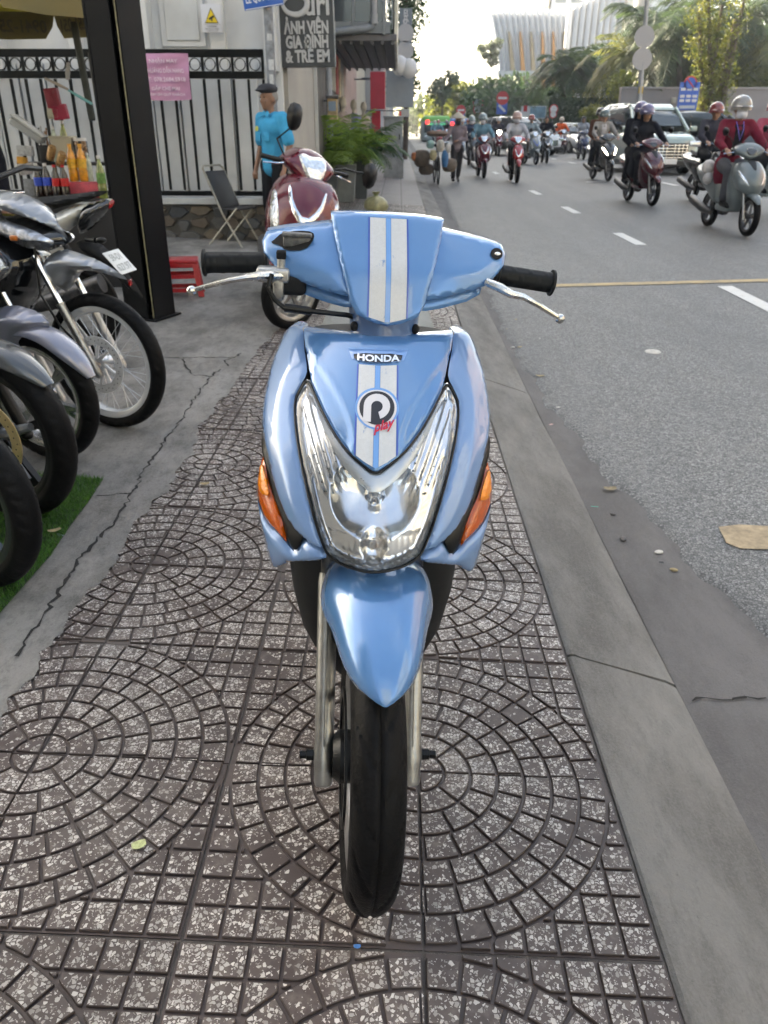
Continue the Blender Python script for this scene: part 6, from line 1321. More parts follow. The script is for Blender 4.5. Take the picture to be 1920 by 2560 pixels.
def hmesh(key, fn):
    if key not in MESHES:
        r_ = fn()
        if isinstance(r_, bpy.types.Object): me_ = r_.data; bpy.data.objects.remove(r_); r_ = me_
        MESHES[key] = r_
    return MESHES[key]
def dome(r, squash=.95, cut=-.25, n=24):
    prof = [(r[0] * math.sqrt(max(0, 1 - t * t)), r[2] * t) for t in np.linspace(1, cut, 14)]; mb = MB(); mb.lathe(prof, n); mb.xf(Matrix.Diagonal((1, r[1] / r[0], 1, 1))); return mb
def helmet_mesh():
    mb = dome((.128, .150, .140), 1, -.30); k = [(.128, .134, -.045), (.136, .142, -.040)]
    rings = [[(rx * math.cos(a) * s, ry * math.sin(a) * s, z) for a in [2 * math.pi * j / 24 for j in range(24)]] for rx, ry, z, s in ((.1225, .1435, -.042, 1), (.130, .152, -.046, 1), (.130, .152, -.030, 1), (.1255, .147, -.028, 1))]; mb.loft(rings, False, False); return mb.mesh('helmet', 40)
def visor_mesh():
    mb = MB(); mb.grid(lambda u, v: ((.128 + .012 * v) * math.sin(R(-75 + 150 * u)), -(.148 + .055 * v * math.cos(R(-75 + 150 * u))) * math.cos(R(-75 + 150 * u)), .012 - .02 * v), 16, 4); return mb.mesh('peak', 40)
def mask_mesh():
    mb = MB(); mb.grid(lambda u, v: (.074 * math.sin(R(-80 + 160 * u)) * (1 - .12 * (2 * v - 1) ** 2), -(.060 + .042 * math.sin(math.pi * v) ** .6 * math.cos(R(-80 + 160 * u)) ** .6) * max(.15, math.cos(R(-80 + 160 * u))) - .020, -.005 - .105 * v), 16, 8); return mb.mesh('mask', 50)
def hood_mesh():
    mb = MB(); rings = []
    for t in range(9):
        a = R(-60 + 150 * t / 8); rings.append([(.105 * math.sin(q), -.02 + .115 * math.cos(q) * .9 + .0, .0) for q in [R(-115 + 230 * j / 16) for j in range(17)]])
    mb = MB(); mb.grid(lambda u, v: ((.102 + .05 * max(0, v - .6)) * math.sin(R(-125 + 250 * u)), .012 + (.112 + .05 * max(0, v - .6)) * math.cos(R(-125 + 250 * u)), .115 * math.cos(R(90 * min(1, v * 1.6)) * 1.0) * (1 if v < .625 else 0) - max(0, v - .5) * .42), 24, 12)
    mb.v = [(x * (math.sin(min(1, (.125 - z) / .125) * math.pi / 2) if z > 0 else 1), y * (math.sin(min(1, (.125 - z) / .125) * math.pi / 2) if z > 0 else 1), z) for x, y, z in mb.v]; return mb.mesh('hood', 60)
def person(label, loc, rz, kind, skin, top, legs, helmet=None, mask=None, jacket=True, scale=1., group=None, extras=(), shoes=None, lean=0.):
    J, sk_, jk, sh_, tr_, so_ = figure(kind); t = thing('person', label, 'person', loc, rz, group); t.scale = (scale,) * 3
    inst('body', sk_, t, skin); inst('jacket' if jacket else 'shirt', jk if jacket else sh_, t, top); inst('trousers', tr_, t, legs); [inst('shoe', q_, t, shoes or M_MATT) for q_ in so_]
    H = J['head']
    if helmet:
        o = inst('helmet', hmesh('helmet', helmet_mesh), t, helmet); o.location = H + Vector((0, .012, .035)); v = inst('peak', hmesh('visor', visor_mesh), o, helmet)
    elif 'cap' not in extras and 'hat' not in extras:
        o = inst('hair', hmesh('hair', lambda: dome((.084, .104, .112), 1, -.15).mesh('hair', 50)), t, HAIR); o.location = H + Vector((0, .018, .022))
    if mask: o = inst('face_mask', hmesh('mask', mask_mesh), t, mask); o.location = H + Vector((0, -.010, .0))
    for sx in (-1, 1):
        e = inst('eye', hmesh('eye', lambda: MB().ell((0, 0, 0), (.012, .006, .007), None, 10, 6).mesh('eye', 60)), t, mat('eye_dark', (.015, .012, .01), .25)); e.location = H + Vector((sx * .032, -.0835, .012))
    if 'hood' in extras: o = inst('hood', hmesh('hood', hood_mesh), t, top); o.location = H
    if 'sunglasses' in extras: o = inst('sunglasses', hmesh('sung', lambda: MB().rbox((-.036, 0, 0), (.058, .014, .036), .008).rbox((.036, 0, 0), (.058, .014, .036), .008).rbox((0, 0, .006), (.03, .008, .008), .002).mesh('sunglasses', 40)), t, M_GBLK); o.location = H + Vector((0, -.094, .012))
    return t
# ================================================================== SCOOTERS IN TRAFFIC
SC = {}
def cached(key, fn):
    if key not in SC:
        o = fn(); me = o.data; bpy.data.objects.remove(o); SC[key] = me
    return SC[key]
def cp(name, key, fn, parent, m): return inst(name, cached(key, fn), parent, m)
dm_ = mat('dummy', (.5, .5, .5))
apr = {'vision': [(0, .905), (-.07, .905), (-.135, .885), (-.185, .81), (-.205, .70), (-.175, .58), (-.10, .52), (0, .495)], 'sh': [(0, .90), (-.08, .90), (-.15, .88), (-.205, .80), (-.225, .66), (-.20, .52), (-.13, .42), (0, .38)], 'wave': [(0, .92), (-.06, .92), (-.10, .88), (-.135, .78), (-.145, .66), (-.11, .58), (-.05, .55), (0, .54)]}
def sym(h): return h + [(-x, z) for x, z in reversed(h) if x != 0]
GLOW = mat('headlamp_lit', (1, 1, 1), .3, emit=(1, .96, .86), estr=14)
LAMP = mat('lamp_chrome', (.70, .73, .76), .12, .9, var=.25, vscale=40, bump=.6, bscale=40)
def wheel_lo(parent, nm, y, r, rimm):
    def rim():
        t = thing('x', None, None); o = make_wheel(t, Matrix.Identity(4), r, .085, 'alloy', 5, 1, dm_, n=72, name='q'); me = o.data; ty = o.children[0].data; SC[('tyre', r)] = ty
        bpy.data.objects.remove(o.children[0]); bpy.data.objects.remove(t); return o
    key = ('rim', r); w_ = inst(nm, cached(key, rim), parent, rimm); w_.location = (0, y, r); ty = inst('tyre', SC[('tyre', r)], w_, M_TYRE); return w_
def scooter(label, x, y, heading, body, style='vision', group='scooters riding towards the camera', lit=False, rimm=None, accent=None, z=None, steer=0., mirrors=True, seatm=None, cat='scooter', lower=None):
    zz = zg(x, y) + (.012 if x > .77 else 0) if z is None else z
    t = thing('scooter', label, cat, (x, y, zz), heading, group); lower = lower or body; r = .25 if style != 'wave' else .28
    rimm = rimm or mat('rim_scooter', (.12, .12, .125), .35, .7)
    wheel_lo(t, 'front_wheel', 0, r, rimm); wheel_lo(t, 'rear_wheel', 1.28, r, rimm)
    dz = r - .25
    cp('front_fender', ('fend', style), lambda: arc_fender(None, dm_, r, .066, 35 if style != 'wave' else 25, 135, r, lift=.03 if style != 'sh' else .045), t, body)
    for sx in (-1, 1): cp('fork_leg', ('fork', r, sx), lambda: (lambda mb: mb.build('f', dm_))(MB().tube([(sx * .075, .0, r - .04), (sx * .075, .02, r + .02), (sx * .07, .17, r + .34)], .016, 10)), t, M_ALU)
    cp('front_apron', ('apr', style), lambda: panel('a', sym(apr[style]), FS, dm_, None, 0, .014, .02, .015, .12, None, lambda x, z, d: -.008 * ss(d, 0, .05), 1, .06), t, body)
    if style == 'vision':
        for sx in (1, -1):
            lp = [(-.182, .80), (-.155, .79), (-.10, .69), (-.060, .605), (-.085, .60), (-.135, .655), (-.180, .73)]
            cp('headlight', ('lamp', sx), lambda: panel('l', lp if sx == 1 else mirror(lp), FS, dm_, None, -.006, .010, .012, .008, .01, None, lambda x, z, d: -.008 * ss(d, 0, .03), 1), t, GLOW if lit == 'strips' else LAMP)
        cp('nose_lens', ('nose',), lambda: panel('n', sym([(0, 1.065), (-.05, 1.06), (-.075, 1.02), (-.045, .975), (0, .965)]), HS, dm_, None, -.022, .010, .012, .01, .01, None, None, 1), t, mat('smoked_lens', (.03, .035, .04), .08, coat=1.))
        cp('centre_panel', ('cpan',), lambda: panel('n', sym([(0, .912), (-.055, .91), (-.045, .86), (-.02, .80), (0, .79)]), FS, dm_, None, -.012, .010, .008, .006, .01, None, None, 1), t, M_BLACK)
    else:
        cp('chrome_trim', ('trim', style), lambda: panel('n', [(-.115, .83), (-.10, .835), (-.075, .74), (0, .66), (.075, .74), (.10, .835), (.115, .83), (.095, .72), (.02, .625), (0, .615), (-.02, .625), (-.095, .72)] if style == 'sh' else [(-.10, .80), (-.07, .80), (-.03, .66), (.03, .66), (.07, .80), (.10, .80), (.05, .62), (-.05, .62)], FS, dm_, None, -.010, .008, .006, .004, .01, None, lambda x, z, d: -.008, 1), t, accent or M_CHROME)
        for sx in (1, -1):
            lp = [(-.205, .76), (-.180, .80), (-.150, .70), (-.125, .56), (-.150, .50), (-.19, .60)]
            if style == 'sh': cp('turn_signal', ('sig', sx), lambda: panel('l', lp if sx == 1 else mirror(lp), FS, dm_, None, -.004, .010, .01, .006, .01, None, lambda x, z, d: -.008, 1), t, LAMP)
        cp('headlight', ('hl', style), lambda: panel('n', sym([(0, 1.085), (-.07, 1.095), (-.105, 1.07), (-.085, 1.0), (-.05, .945), (0, .925)]), HS, dm_, None, -.035, .010, .03, .025, .02, None, None, 1), t, GLOW if lit == 'bar' else LAMP)
    hb_ = [(0, 1.12), (-.08, 1.115), (-.15, 1.085), (-.205, 1.045), (-.20, 1.01), (-.13, .97), (-.06, .935), (0, .925)] if style != 'sh' else [(0, 1.13), (-.07, 1.12), (-.12, 1.09), (-.19, 1.04), (-.18, 1.01), (-.12, .96), (-.06, .92), (0, .91)]
    cp('handlebar_cover', ('hb', style), lambda: panel('h', sym(hb_), HS, dm_, None, 0, .012, .035, .03, .10, None, lambda x, z, d: -.012 * ss(d, 0, .06), 1, .05), t, body)
    for sx in (-1, 1):
        cp('grip', ('grip', sx), lambda: MB().tube([(sx * .19, .40, 1.02), (sx * .33, .43, 1.02)], [.016, .017], 10).build('g', dm_), t, M_BLACK)
        cp('brake_lever', ('lev', sx), lambda: MB().tube([(sx * .19, .36, 1.01), (sx * .24, .34, 1.0), (sx * .33, .37, .985)], .006, 6).build('g', dm_), t, M_CHROME)
        if mirrors:
            ms = cp('mirror', ('mir', sx), lambda: inflate('m', [(-.02, -.06), (.03, -.05), (.045, .0), (.03, .045), (-.03, .05), (-.05, .0)], .07, dm_, None, .05, .01), t, M_BLACK); ms.location = (sx * .33, .42, 1.25); ms.rotation_euler = (0, 0, R(90))
            cp('mirror_stalk', ('mst', sx), lambda: MB().tube([(sx * .20, .40, 1.05), (sx * .24, .41, 1.16), (sx * .32, .42, 1.22)], .006, 6).build('g', dm_), t, M_BLACK)
    cp('leg_shield', ('ls',), lambda: (lambda mb: mb.build('l', dm_, None, 40))(MB().loft([[(w_ * math.sin(q * R(80)) / math.sin(R(80)), y_ + .12 * abs(q) ** 2.2, z) for q in [-1 + 2 * k / 12 for k in range(13)]] + [(w_ * .9, y_ + .25, z), (-w_ * .9, y_ + .25, z)] for z, w_, y_ in ((.88, .15, .34), (.75, .185, .26), (.60, .19, .215), (.48, .175, .215), (.38, .14, .25), (.30, .10, .33))])), t, lower)
    cp('floor_board', ('fl',), lambda: MB().rbox((0, .62, .31), (.28, .42, .09), .03).build('f', dm_), t, lower)
    cp('tail_body', ('tail',), lambda: inflate('b', [(-.76, .30), (-.74, .50), (-.80, .72), (-1.0, .77), (-1.5, .80), (-1.78, .86), (-1.80, .80), (-1.6, .62), (-1.35, .50), (-1.15, .42), (-.95, .32)], .165, dm_, None, .10, .02), t, body)
    cp('seat', ('seat',), lambda: inflate('b', [(-.78, .74), (-.82, .80), (-1.0, .80), (-1.2, .82), (-1.6, .89), (-1.68, .86), (-1.4, .77), (-1.0, .74)], .145, dm_, None, .06, .02), t, seatm or M_MATT)
    cp('engine', ('eng',), lambda: MB().rbox((.06, 1.10, .27), (.12, .45, .17), .05).build('f', dm_), t, M_STEEL)
    cp('exhaust', ('exh',), lambda: MB().tube([(-.12, .95, .22), (-.16, 1.15, .26), (-.17, 1.55, .36), (-.17, 1.60, .365)], [.03, .055, .062, .04], 14).build('f', dm_), t, M_STEEL)
    return t
def dgp(x, y, fn=zroad): return gp(x / .8641, y / .8641, fn)
def from_wheels(f, r=None, hd=None):
    a = dgp(*f)
    if hd is None: b = dgp(*r); d = a - b; hd = math.degrees(math.atan2(d.x, -d.y))
    return a.x, a.y, max(-60, min(60, hd))
M_MAROON = paint('maroon_paint', (.075, .010, .018), .2, .1); M_SLATE = paint('slate_paint', (.11, .135, .14), .35, .05, coat=.7); M_BURG = paint('burgundy_paint', (.105, .004, .015), .2, .1, .6)
M_REDP = paint('red_paint', (.33, .015, .02), .2); M_NAVY = paint('navy_paint', (.012, .02, .075), .2); M_VESP = paint('vespa_grey', (.20, .23, .24), .25); M_BLKP = paint('black_paint', (.012, .014, .016), .18)
C_ = cloth
WM = mat('mask_white', (.60, .60, .64), .85, bump=.3, bscale=20)
def hel(n, c, rough=.2): return mat('helmet_' + n, c, rough, coat=.8, var=.15, vscale=9)
PG = 'riders coming up the street'
def rider(sl, pl, f, r, body, style, skin, top, legs, helmet, mask=None, hd=None, lit=False, extras=(), lower=None, accent=None, scale=1., jacket=True, rimm=None):
    x, y, h = from_wheels(f, r, hd); s_ = scooter(sl, x, y, h, body, style, lit=lit, lower=lower, accent=accent, rimm=rimm)
    p_ = person(pl, s_.location, h, 'ride', skin, top, legs, helmet, mask, jacket, scale, PG, extras); return s_, p_
s_, p_ = rider('slate-grey scooter nearest on the road with slanted headlamps', 'rider in maroon jacket, grey helmet and white mask on the slate-grey scooter', (1610, 513), (1528, 489), M_SLATE, 'vision', SKIN, C_('maroon', (.14, .012, .028)), C_('grey_trousers', (.075, .075, .085)), hel('grey', (.22, .21, .20)), WM)
inst('inner_shirt', hmesh('tee', lambda: panel('t', [(-.07, 1.37), (.07, 1.37), (.06, 1.15), (.05, .95), (-.05, .95), (-.06, 1.15)], lambda x, z: np.interp(z, [.9, 1.0, 1.22, 1.38], [.785, .79, .722, .80]) + 1.5 * x * x, dm_, None, 0, .02, .02, .01, .03)), p_, C_('black_tee', (.012, .013, .016)))
inst('lanyard', hmesh('lany', lambda: MB().tube([(-.05, .80, 1.37), (-.035, .73, 1.27), (0, .715, 1.14), (.035, .73, 1.27), (.05, .80, 1.37)], .006, 5).mesh('lanyard', 40)), p_, mat('lanyard_violet', (.16, .13, .48), .6))
inst('coat_tail', hmesh('coat', lambda: inflate('c', [(-.84, .98), (-.78, .80), (-.74, .62), (-.86, .50), (-1.0, .60), (-1.05, .85), (-1.0, 1.0)], .20, dm_, None, .12, .02)), p_, MATS['cloth_maroon'])
o_ = o1 = MB(); o1.ell((-.19, 1.12, .80), (.09, .10, .10)); o1.ell((-.20, 1.05, .66), (.07, .07, .08)); o1.xf(Matrix.Translation(s_.location) @ rotm('Z', math.degrees(s_.rotation_euler.z))); tag(o1.build('shopping_bag', mat('bag_white', (.55, .52, .50), .5, var=.2, vscale=14), None), 'white plastic bags hanging beside the slate-grey scooter', 'bag')
s_, p_ = rider('maroon scooter with twin lamps behind the slate-grey one', 'rider in black robe, sunglasses and purple striped helmet on the maroon scooter', (1407, 447), (1363, 436), M_MAROON, 'vision', SKIN, C_('black', (.010, .011, .018)), C_('black_legs', (.010, .010, .014)), hel('purple', (.16, .14, .26)), None, extras=('hood', 'sunglasses'))
inst('robe', hmesh('coat2', lambda: inflate('c', [(-.82, 1.0), (-.60, .80), (-.55, .50), (-.70, .36), (-1.05, .45), (-1.15, .85), (-1.0, 1.05)], .23, dm_, None, .14, .02)), p_, MATS['cloth_black'])
person('passenger in purple helmet behind the black-robed rider', s_.location, math.degrees(s_.rotation_euler.z), 'pillion', SKIN, MATS['cloth_black'], MATS['cloth_black_legs'], MATS['helmet_purple'], None, True, 1., PG, ('hood',))
s_, p_ = rider('black scooter with both headlamps lit', 'rider in open beige jacket and green helmet on the black lit scooter', (1313, 393), (1287, 388), M_BLKP, 'vision', SKIN, C_('beige', (.30, .285, .265)), C_('dark_trousers', (.018, .02, .025)), hel('green', (.11, .15, .145)), None, lit='strips')
inst('inner_shirt', MESHES['tee'], p_, C_('white_tee', (.50, .48, .50)))
person('passenger in dark clothes behind the beige jacket rider', s_.location, math.degrees(s_.rotation_euler.z), 'pillion', SKIN, C_('brown', (.12, .05, .03)), MATS['cloth_dark_trousers'], hel('black', (.03, .03, .035)), None, True, 1., PG)
rider('bright red motor scooter with pale lamp beside the lane dashes', 'rider in white hoodie, dark visor and white mask on the red scooter', (1116, 397), (1105, 391), M_REDP, 'wave', SKIN, C_('white_hoodie', (.44, .45, .49)), MATS['cloth_dark_trousers'], hel('salmon', (.50, .33, .28)), WM, extras=('sunglasses',), lower=M_BLACK)
rider('dark maroon scooter with chrome chevron on its apron', 'rider in light blue jacket and white mask on the chevron scooter', (1045, 386), (1036, 382), M_BURG, 'sh', SKIN, C_('light_blue', (.13, .25, .32)), C_('dark_skirt', (.03, .03, .04)), hel('teal', (.20, .26, .27)), WM)
rider('pale grey retro scooter in mid street', 'rider in blue-grey shirt and red cap helmet on the retro scooter', (1157, 357), (1149, 356), M_VESP, 'sh', SKIN2, C_('blue_grey', (.22, .28, .31)), C_('khaki', (.14, .12, .10)), hel('red', (.30, .06, .05)), None, accent=mat('blue_badge', (.05, .12, .45), .3))
rider('black scooter half hidden behind the retro one', 'rider in black behind the retro scooter', (1180, 354), (1174, 352), M_BLKP, 'sh', SKIN, MATS['cloth_black'], MATS['cloth_black_legs'], None)
rider('navy scooter right of the orange rider', 'rider in pale grey hood on the navy scooter', (1260, 346), (1251, 344), M_NAVY, 'vision', SKIN2, C_('pale_grey', (.30, .32, .35)), C_('navy', (.012, .015, .05)), None, None, extras=('hood',))
rider('maroon scooter ridden by the orange shirt rider', 'rider in bright orange shirt and tan helmet', (1217, 334), (1209, 333), M_MAROON, 'sh', SKIN2, C_('orange', (.62, .09, .02)), MATS['cloth_dark_trousers'], hel('tan', (.42, .34, .27)), None)
rider('pale blue scooter just behind the walking vendor', 'rider in grey on the pale blue scooter', (999, 340), (995, 338), paint('pale_blue_paint', (.20, .27, .38), .25), 'wave', SKIN, C_('grey_shirt', (.22, .24, .26)), MATS['cloth_dark_trousers'], hel('white', (.5, .5, .52)), None, lit='bar')
rider('dark scooter with one round lamp lit', 'rider in dark jacket on the round-lamp scooter', (1077, 338), (1071, 336), M_BURG, 'sh', SKIN, C_('dark_jacket', (.04, .04, .055)), MATS['cloth_dark_trousers'], hel('white2', (.5, .48, .46)), None, lit='bar')
rider('black scooter following the chevron scooter', 'rider in dark blue following the light blue jacket', (1020, 360), (1013, 357), M_BLKP, 'vision', SKIN, C_('dark_blue', (.04, .06, .11)), MATS['cloth_dark_trousers'], MATS['helmet_teal'], WM)
# the two riders tucked behind the slate-grey scooter
x1_, y1_, h1_ = from_wheels((1610, 513), (1528, 489))
for sl, pl, dx, dy, body, top, hc_, mk in (('black scooter behind the slate-grey one, to its left', 'rider in black jacket with red-black helmet behind the maroon jacket', 1.25, 4.2, M_BLKP, MATS['cloth_dark_jacket'], hel('redblack', (.20, .03, .035)), None), ('scooter at the right edge of the road, mostly hidden', 'rider in pink rain jacket and pink helmet at the right edge', 1.45, 2.2, paint('mint_paint', (.25, .30, .30), .3), C_('pink', (.34, .07, .11)), hel('pink', (.42, .18, .22)), mat('mask_pink', (.50, .22, .24), .85))):
    s_ = scooter(sl, x1_ + dx, y1_ + dy, 6, body, 'sh'); person(pl, s_.location, 6, 'ride', SKIN, top, MATS['cloth_dark_trousers'], hc_, mk, True, 1., PG)
# a crowd of riders further off
random.seed(5); far = [(1006, 312), (985, 318), (1060, 322), (1095, 325), (1040, 318), (965, 318), (940, 316), (1130, 318), (1020, 308), (1075, 312), (950, 322), (1160, 316), (1010, 326), (1050, 330), (1108, 336)]
cols = [M_REDP, M_BLKP, M_NAVY, M_MAROON, M_VESP]; tops = [MATS['cloth_' + n] for n in ('grey_shirt', 'dark_blue', 'beige', 'light_blue', 'black', 'white_hoodie', 'orange', 'maroon')]; hels = [MATS['helmet_' + n] for n in ('white', 'grey', 'teal', 'red', 'black', 'tan')]
far.sort(); ORD = 'first second third fourth fifth sixth seventh eighth ninth tenth eleventh twelfth thirteenth fourteenth fifteenth'.split()
for i, f in enumerate(far):
    x, y, _ = from_wheels(f, hd=0); h = random.uniform(-8, 8); s_ = scooter('small scooter in the distant queue, %s from the left' % ORD[i], x, y, h, random.choice(cols), random.choice(('sh', 'vision')), 'distant queue of scooters', lit=random.choice(('bar', False, 'strips')), mirrors=False)
    person('rider in the distant queue, %s from the left' % ORD[i], s_.location, h, 'ride', SKIN, random.choice(tops), MATS['cloth_dark_trousers'], random.choice(hels), random.choice((WM, None)), True, 1., 'distant riders')
random.seed(21)
# burgundy scooter parked on the footpath behind the blue one
p = gp(600 / .8641, 712 / .8641, zfoot); bs = scooter('burgundy scooter with chrome trim parked on the footpath behind the blue one', p.x + .05, p.y + .02, 12, M_BURG, 'sh', None, z=zfoot(p.x, p.y) + .002, mirrors=False, rimm=M_ALU, lower=M_BURG); bs.rotation_euler = (0, R(13), R(10))
for c in bs.children:
    if c.name.split('.')[0] in ('front_wheel', 'front_fender', 'fork_leg'): c.rotation_euler = (0, 0, R(-52)); 
_c = Vector((0, .36, 0))
for c in bs.children:
    k = c.name.split('.')[0]
    if k in ('front_apron', 'chrome_trim', 'turn_signal'): c.scale = (1.14, 1.0, 1.07)
    if k in ('handlebar_cover', 'headlight', 'grip', 'brake_lever'): c.rotation_euler = (0, 0, R(22)); c.location = _c - Matrix.Rotation(R(22), 3, 'Z') @ _c
for sx, mx in ((-1, (-.15, .40, 1.30)), (1, (.42, .44, 1.06))):
    o = inst('mirror', SC[('mir', sx)], bs, M_BLACK); o.location = mx; o.scale = (1.0, 1.2, 1.6); o.rotation_euler = (0, 0, R(90))
    s_ = MB(); s_.tube([(sx * .17, .40, 1.04), (sx * .24, .42, 1.06 if sx > 0 else 1.14), (mx[0], mx[1], mx[2] - (.0 if sx > 0 else .06))], .007, 8); s_.build('mirror_stalk', M_BLACK, bs)
for sx in (1, -1):
    lp = [(-.195, .80), (-.165, .85), (-.140, .72), (-.11, .56), (-.135, .50), (-.175, .62)]; panel('chrome_strip', lp if sx == 1 else mirror(lp), FS, M_CHROME, bs, -.010, .010, .012, .008, .01, None, lambda x, z, d: -.008 * ss(d, 0, .05), 1)

# ================================================================== blue-shirted man by the fence
mn = person('older man in bright blue shirt and dark flat cap beside the fence', (-1.36, 9.2, zfoot(-1.36, 9.2)), -42, 'stand', SKIN2, C_('bright_blue', (.04, .30, .52)), C_('black_trousers', (.012, .013, .016)), None, None, False, .955, None, ('cap',))
J = MESHES['stand'][0]; H = J['head']
o = inst('cap', hmesh('cap', lambda: fuse('cap', (lambda mb: (mb.ell((0, .0, .0), (.100, .125, .055)), mb.ell((0, -.085, -.015), (.078, .075, .016)), mb)[2])(MB()), .008, 4)), mn, mat('cap_dark', (.02, .022, .03), .8, var=.2, vscale=20)); o.location = H + Vector((0, .0, .095))
o = inst('grey_hair', hmesh('hair2', lambda: dome((.082, .088, .09), 1, -.4).mesh('hair', 50)), mn, mat('hair_grey', (.22, .21, .20), .7)); o.location = H + Vector((0, .036, .016))
s_ = MB(); s_.lathe([(0, 0), (.028, 0), (.028, .003), (0, .003)], 16, trm(-.085, -.150, 1.24) @ rotm('X', 78)); s_.build('chest_badge', mat('badge_yellow', (.40, .42, .08), .6, var=.4, vscale=80), mn)
for sx in (-1, 1): s_ = MB(); s_.prism([(0, 0), (sx * .075, -.035), (sx * .07, .02), (sx * .02, .05)], .008, trm(0, -.095, 1.375) @ rotm('X', 60)); s_.build('collar', MATS['cloth_bright_blue'], mn)
for sx in (-1, 1): s_ = MB(); s_.rbox((sx * .075, -.148, 1.16), (.085, .012, .09), .004, None); s_.build('pocket', MATS['cloth_bright_blue'], mn)
# a figure at the very left edge, by the stall
lp_ = person('figure in black with an orange-yellow vest cut off by the left edge beside the stall', (-2.66, 5.05, zfoot(-2.66, 5.05)), 30, 'stand', SKIN2, C_('black_wear', (.008, .008, .012)), MATS['cloth_black_trousers'], None, None, True, .90, None)
inst('vest', MESHES['stand'][3], lp_, C_('vest_orange', (.62, .30, .02))).scale = (.9, 1.06, 1.0)
# ================================================================== street vendor pushing a loaded bicycle
vx = dgp(984, 394); vb = dgp(946, 401)
vd = person('street vendor in conical hat and lilac blouse pushing a loaded bicycle', (vx.x, vx.y, vx.z + .01), 4, 'walk', SKIN2, C_('lilac', (.20, .165, .185)), C_('charcoal', (.03, .028, .032)), None, mat('mask_dark', (.02, .02, .03), .8), True, .97, None, ('hat',), shoes=M_BLACK)
o = inst('conical_hat', hmesh('nonla', lambda: MB().lathe([(0, .15), (.10, .08), (.225, -.02), (.222, -.026), (.10, .07), (0, .14)], 32).mesh('hat', 40)), vd, mat('palm_straw', (.42, .38, .31), .8, var=.12, vscale=14)); o.location = MESHES['walk'][0]['head'] + Vector((0, 0, .075))
bk = thing('bicycle', 'old black bicycle hung with baskets and bags beside the vendor', 'bicycle', (vb.x, vb.y, vb.z + .012), 3)
def bwheel(nm, y):
    s_ = MB(); s_.lathe([(.30, -.018), (.33, -.014), (.335, 0), (.33, .014), (.30, .018)], 36, trm(0, y, .335) @ ZX, closed=True); w_ = s_.build(nm, M_TYRE, bk, 40); s_ = MB()
    for k in range(18): a = 2 * math.pi * k / 18; s_.tube([((-.02 if k % 2 else .02), y, .335), (0, y + .30 * math.cos(a), .335 + .30 * math.sin(a))], .002, 4, False)
    s_.build('spokes', M_STEEL, w_)
bwheel('front_wheel', 0); bwheel('rear_wheel', 1.06)
s_ = MB(); s_.tube([(0, 0, .335), (0, .16, .72), (0, .24, .95)], .016, 8); s_.tube([(0, .2, .80), (0, .62, .78), (0, .70, .30), (0, .24, .66)], .016, 8); s_.tube([(0, .70, .30), (0, 1.06, .335), (0, .62, .78), (0, .60, .90)], .014, 8); s_.build('frame', M_BLACK, bk)
s_ = MB(); s_.tube([(-.28, .38, 1.0), (-.18, .26, 1.0), (0, .24, .96), (.18, .26, 1.0), (.28, .38, 1.0)], .012, 8); s_.build('handlebar', M_CHROME, bk); s_ = MB(); s_.ell((0, .62, .93), (.09, .13, .05)); s_.build('saddle', M_BLACK, bk)
for i, (nm, lb, x, y, z, rx, rz_, c) in enumerate((('carried_basket', 'brown woven basket on the left of the bicycle', -.42, .45, .62, .22, .20, (.10, .075, .055)), ('carried_basket', 'brown woven basket on the right of the bicycle', .30, .55, .46, .20, .16, (.13, .10, .075)), ('tea_tin', 'cream tin hanging on the bicycle handlebar', .03, .10, .92, .10, .14, (.45, .42, .36)), ('plastic_can', 'white plastic can hung right of the bicycle', .24, .15, .86, .07, .11, (.50, .48, .45)), ('yellow_can', 'yellowish can hung low on the bicycle', -.14, .12, .70, .09, .12, (.42, .36, .20)), ('blue_bag', 'blue plastic bag hung on the bicycle', .17, .16, .62, .09, .20, (.04, .16, .34)), ('green_bag', 'pale green bag hung on the bicycle', -.22, .12, .95, .10, .10, (.24, .38, .36)), ('orange_bundle', 'small orange bundle at the left end of the load', -.62, .40, .66, .08, .10, (.35, .12, .05)), ('straw_tray', 'flat brown straw tray on top of the load', -.05, .55, 1.20, .28, .07, (.16, .11, .08)), ('dark_sack', 'dark sack low on the bicycle', -.30, .60, .36, .20, .14, (.08, .06, .045)))):
    s_ = MB(); rings = [[(rx * k * math.cos(q) * (1 + .06 * math.sin(3 * q + i)), rx * k * math.sin(q), z_ * rz_) for q in [2 * math.pi * j / 18 for j in range(18)]] for k, z_ in ((.55, -1), (.85, -.7), (1, -.1), (.95, .5), (.7, .9), (.3, 1))]; s_.loft(rings)
    s_.xf(Matrix.Translation(bk.location) @ trm(x, y, z)); tag(s_.build(nm, mat('load_%d' % i, c, .7, var=.35, vscale=10), None, 50), lb, nm.split('_')[1], 'load of the vendor bicycle')
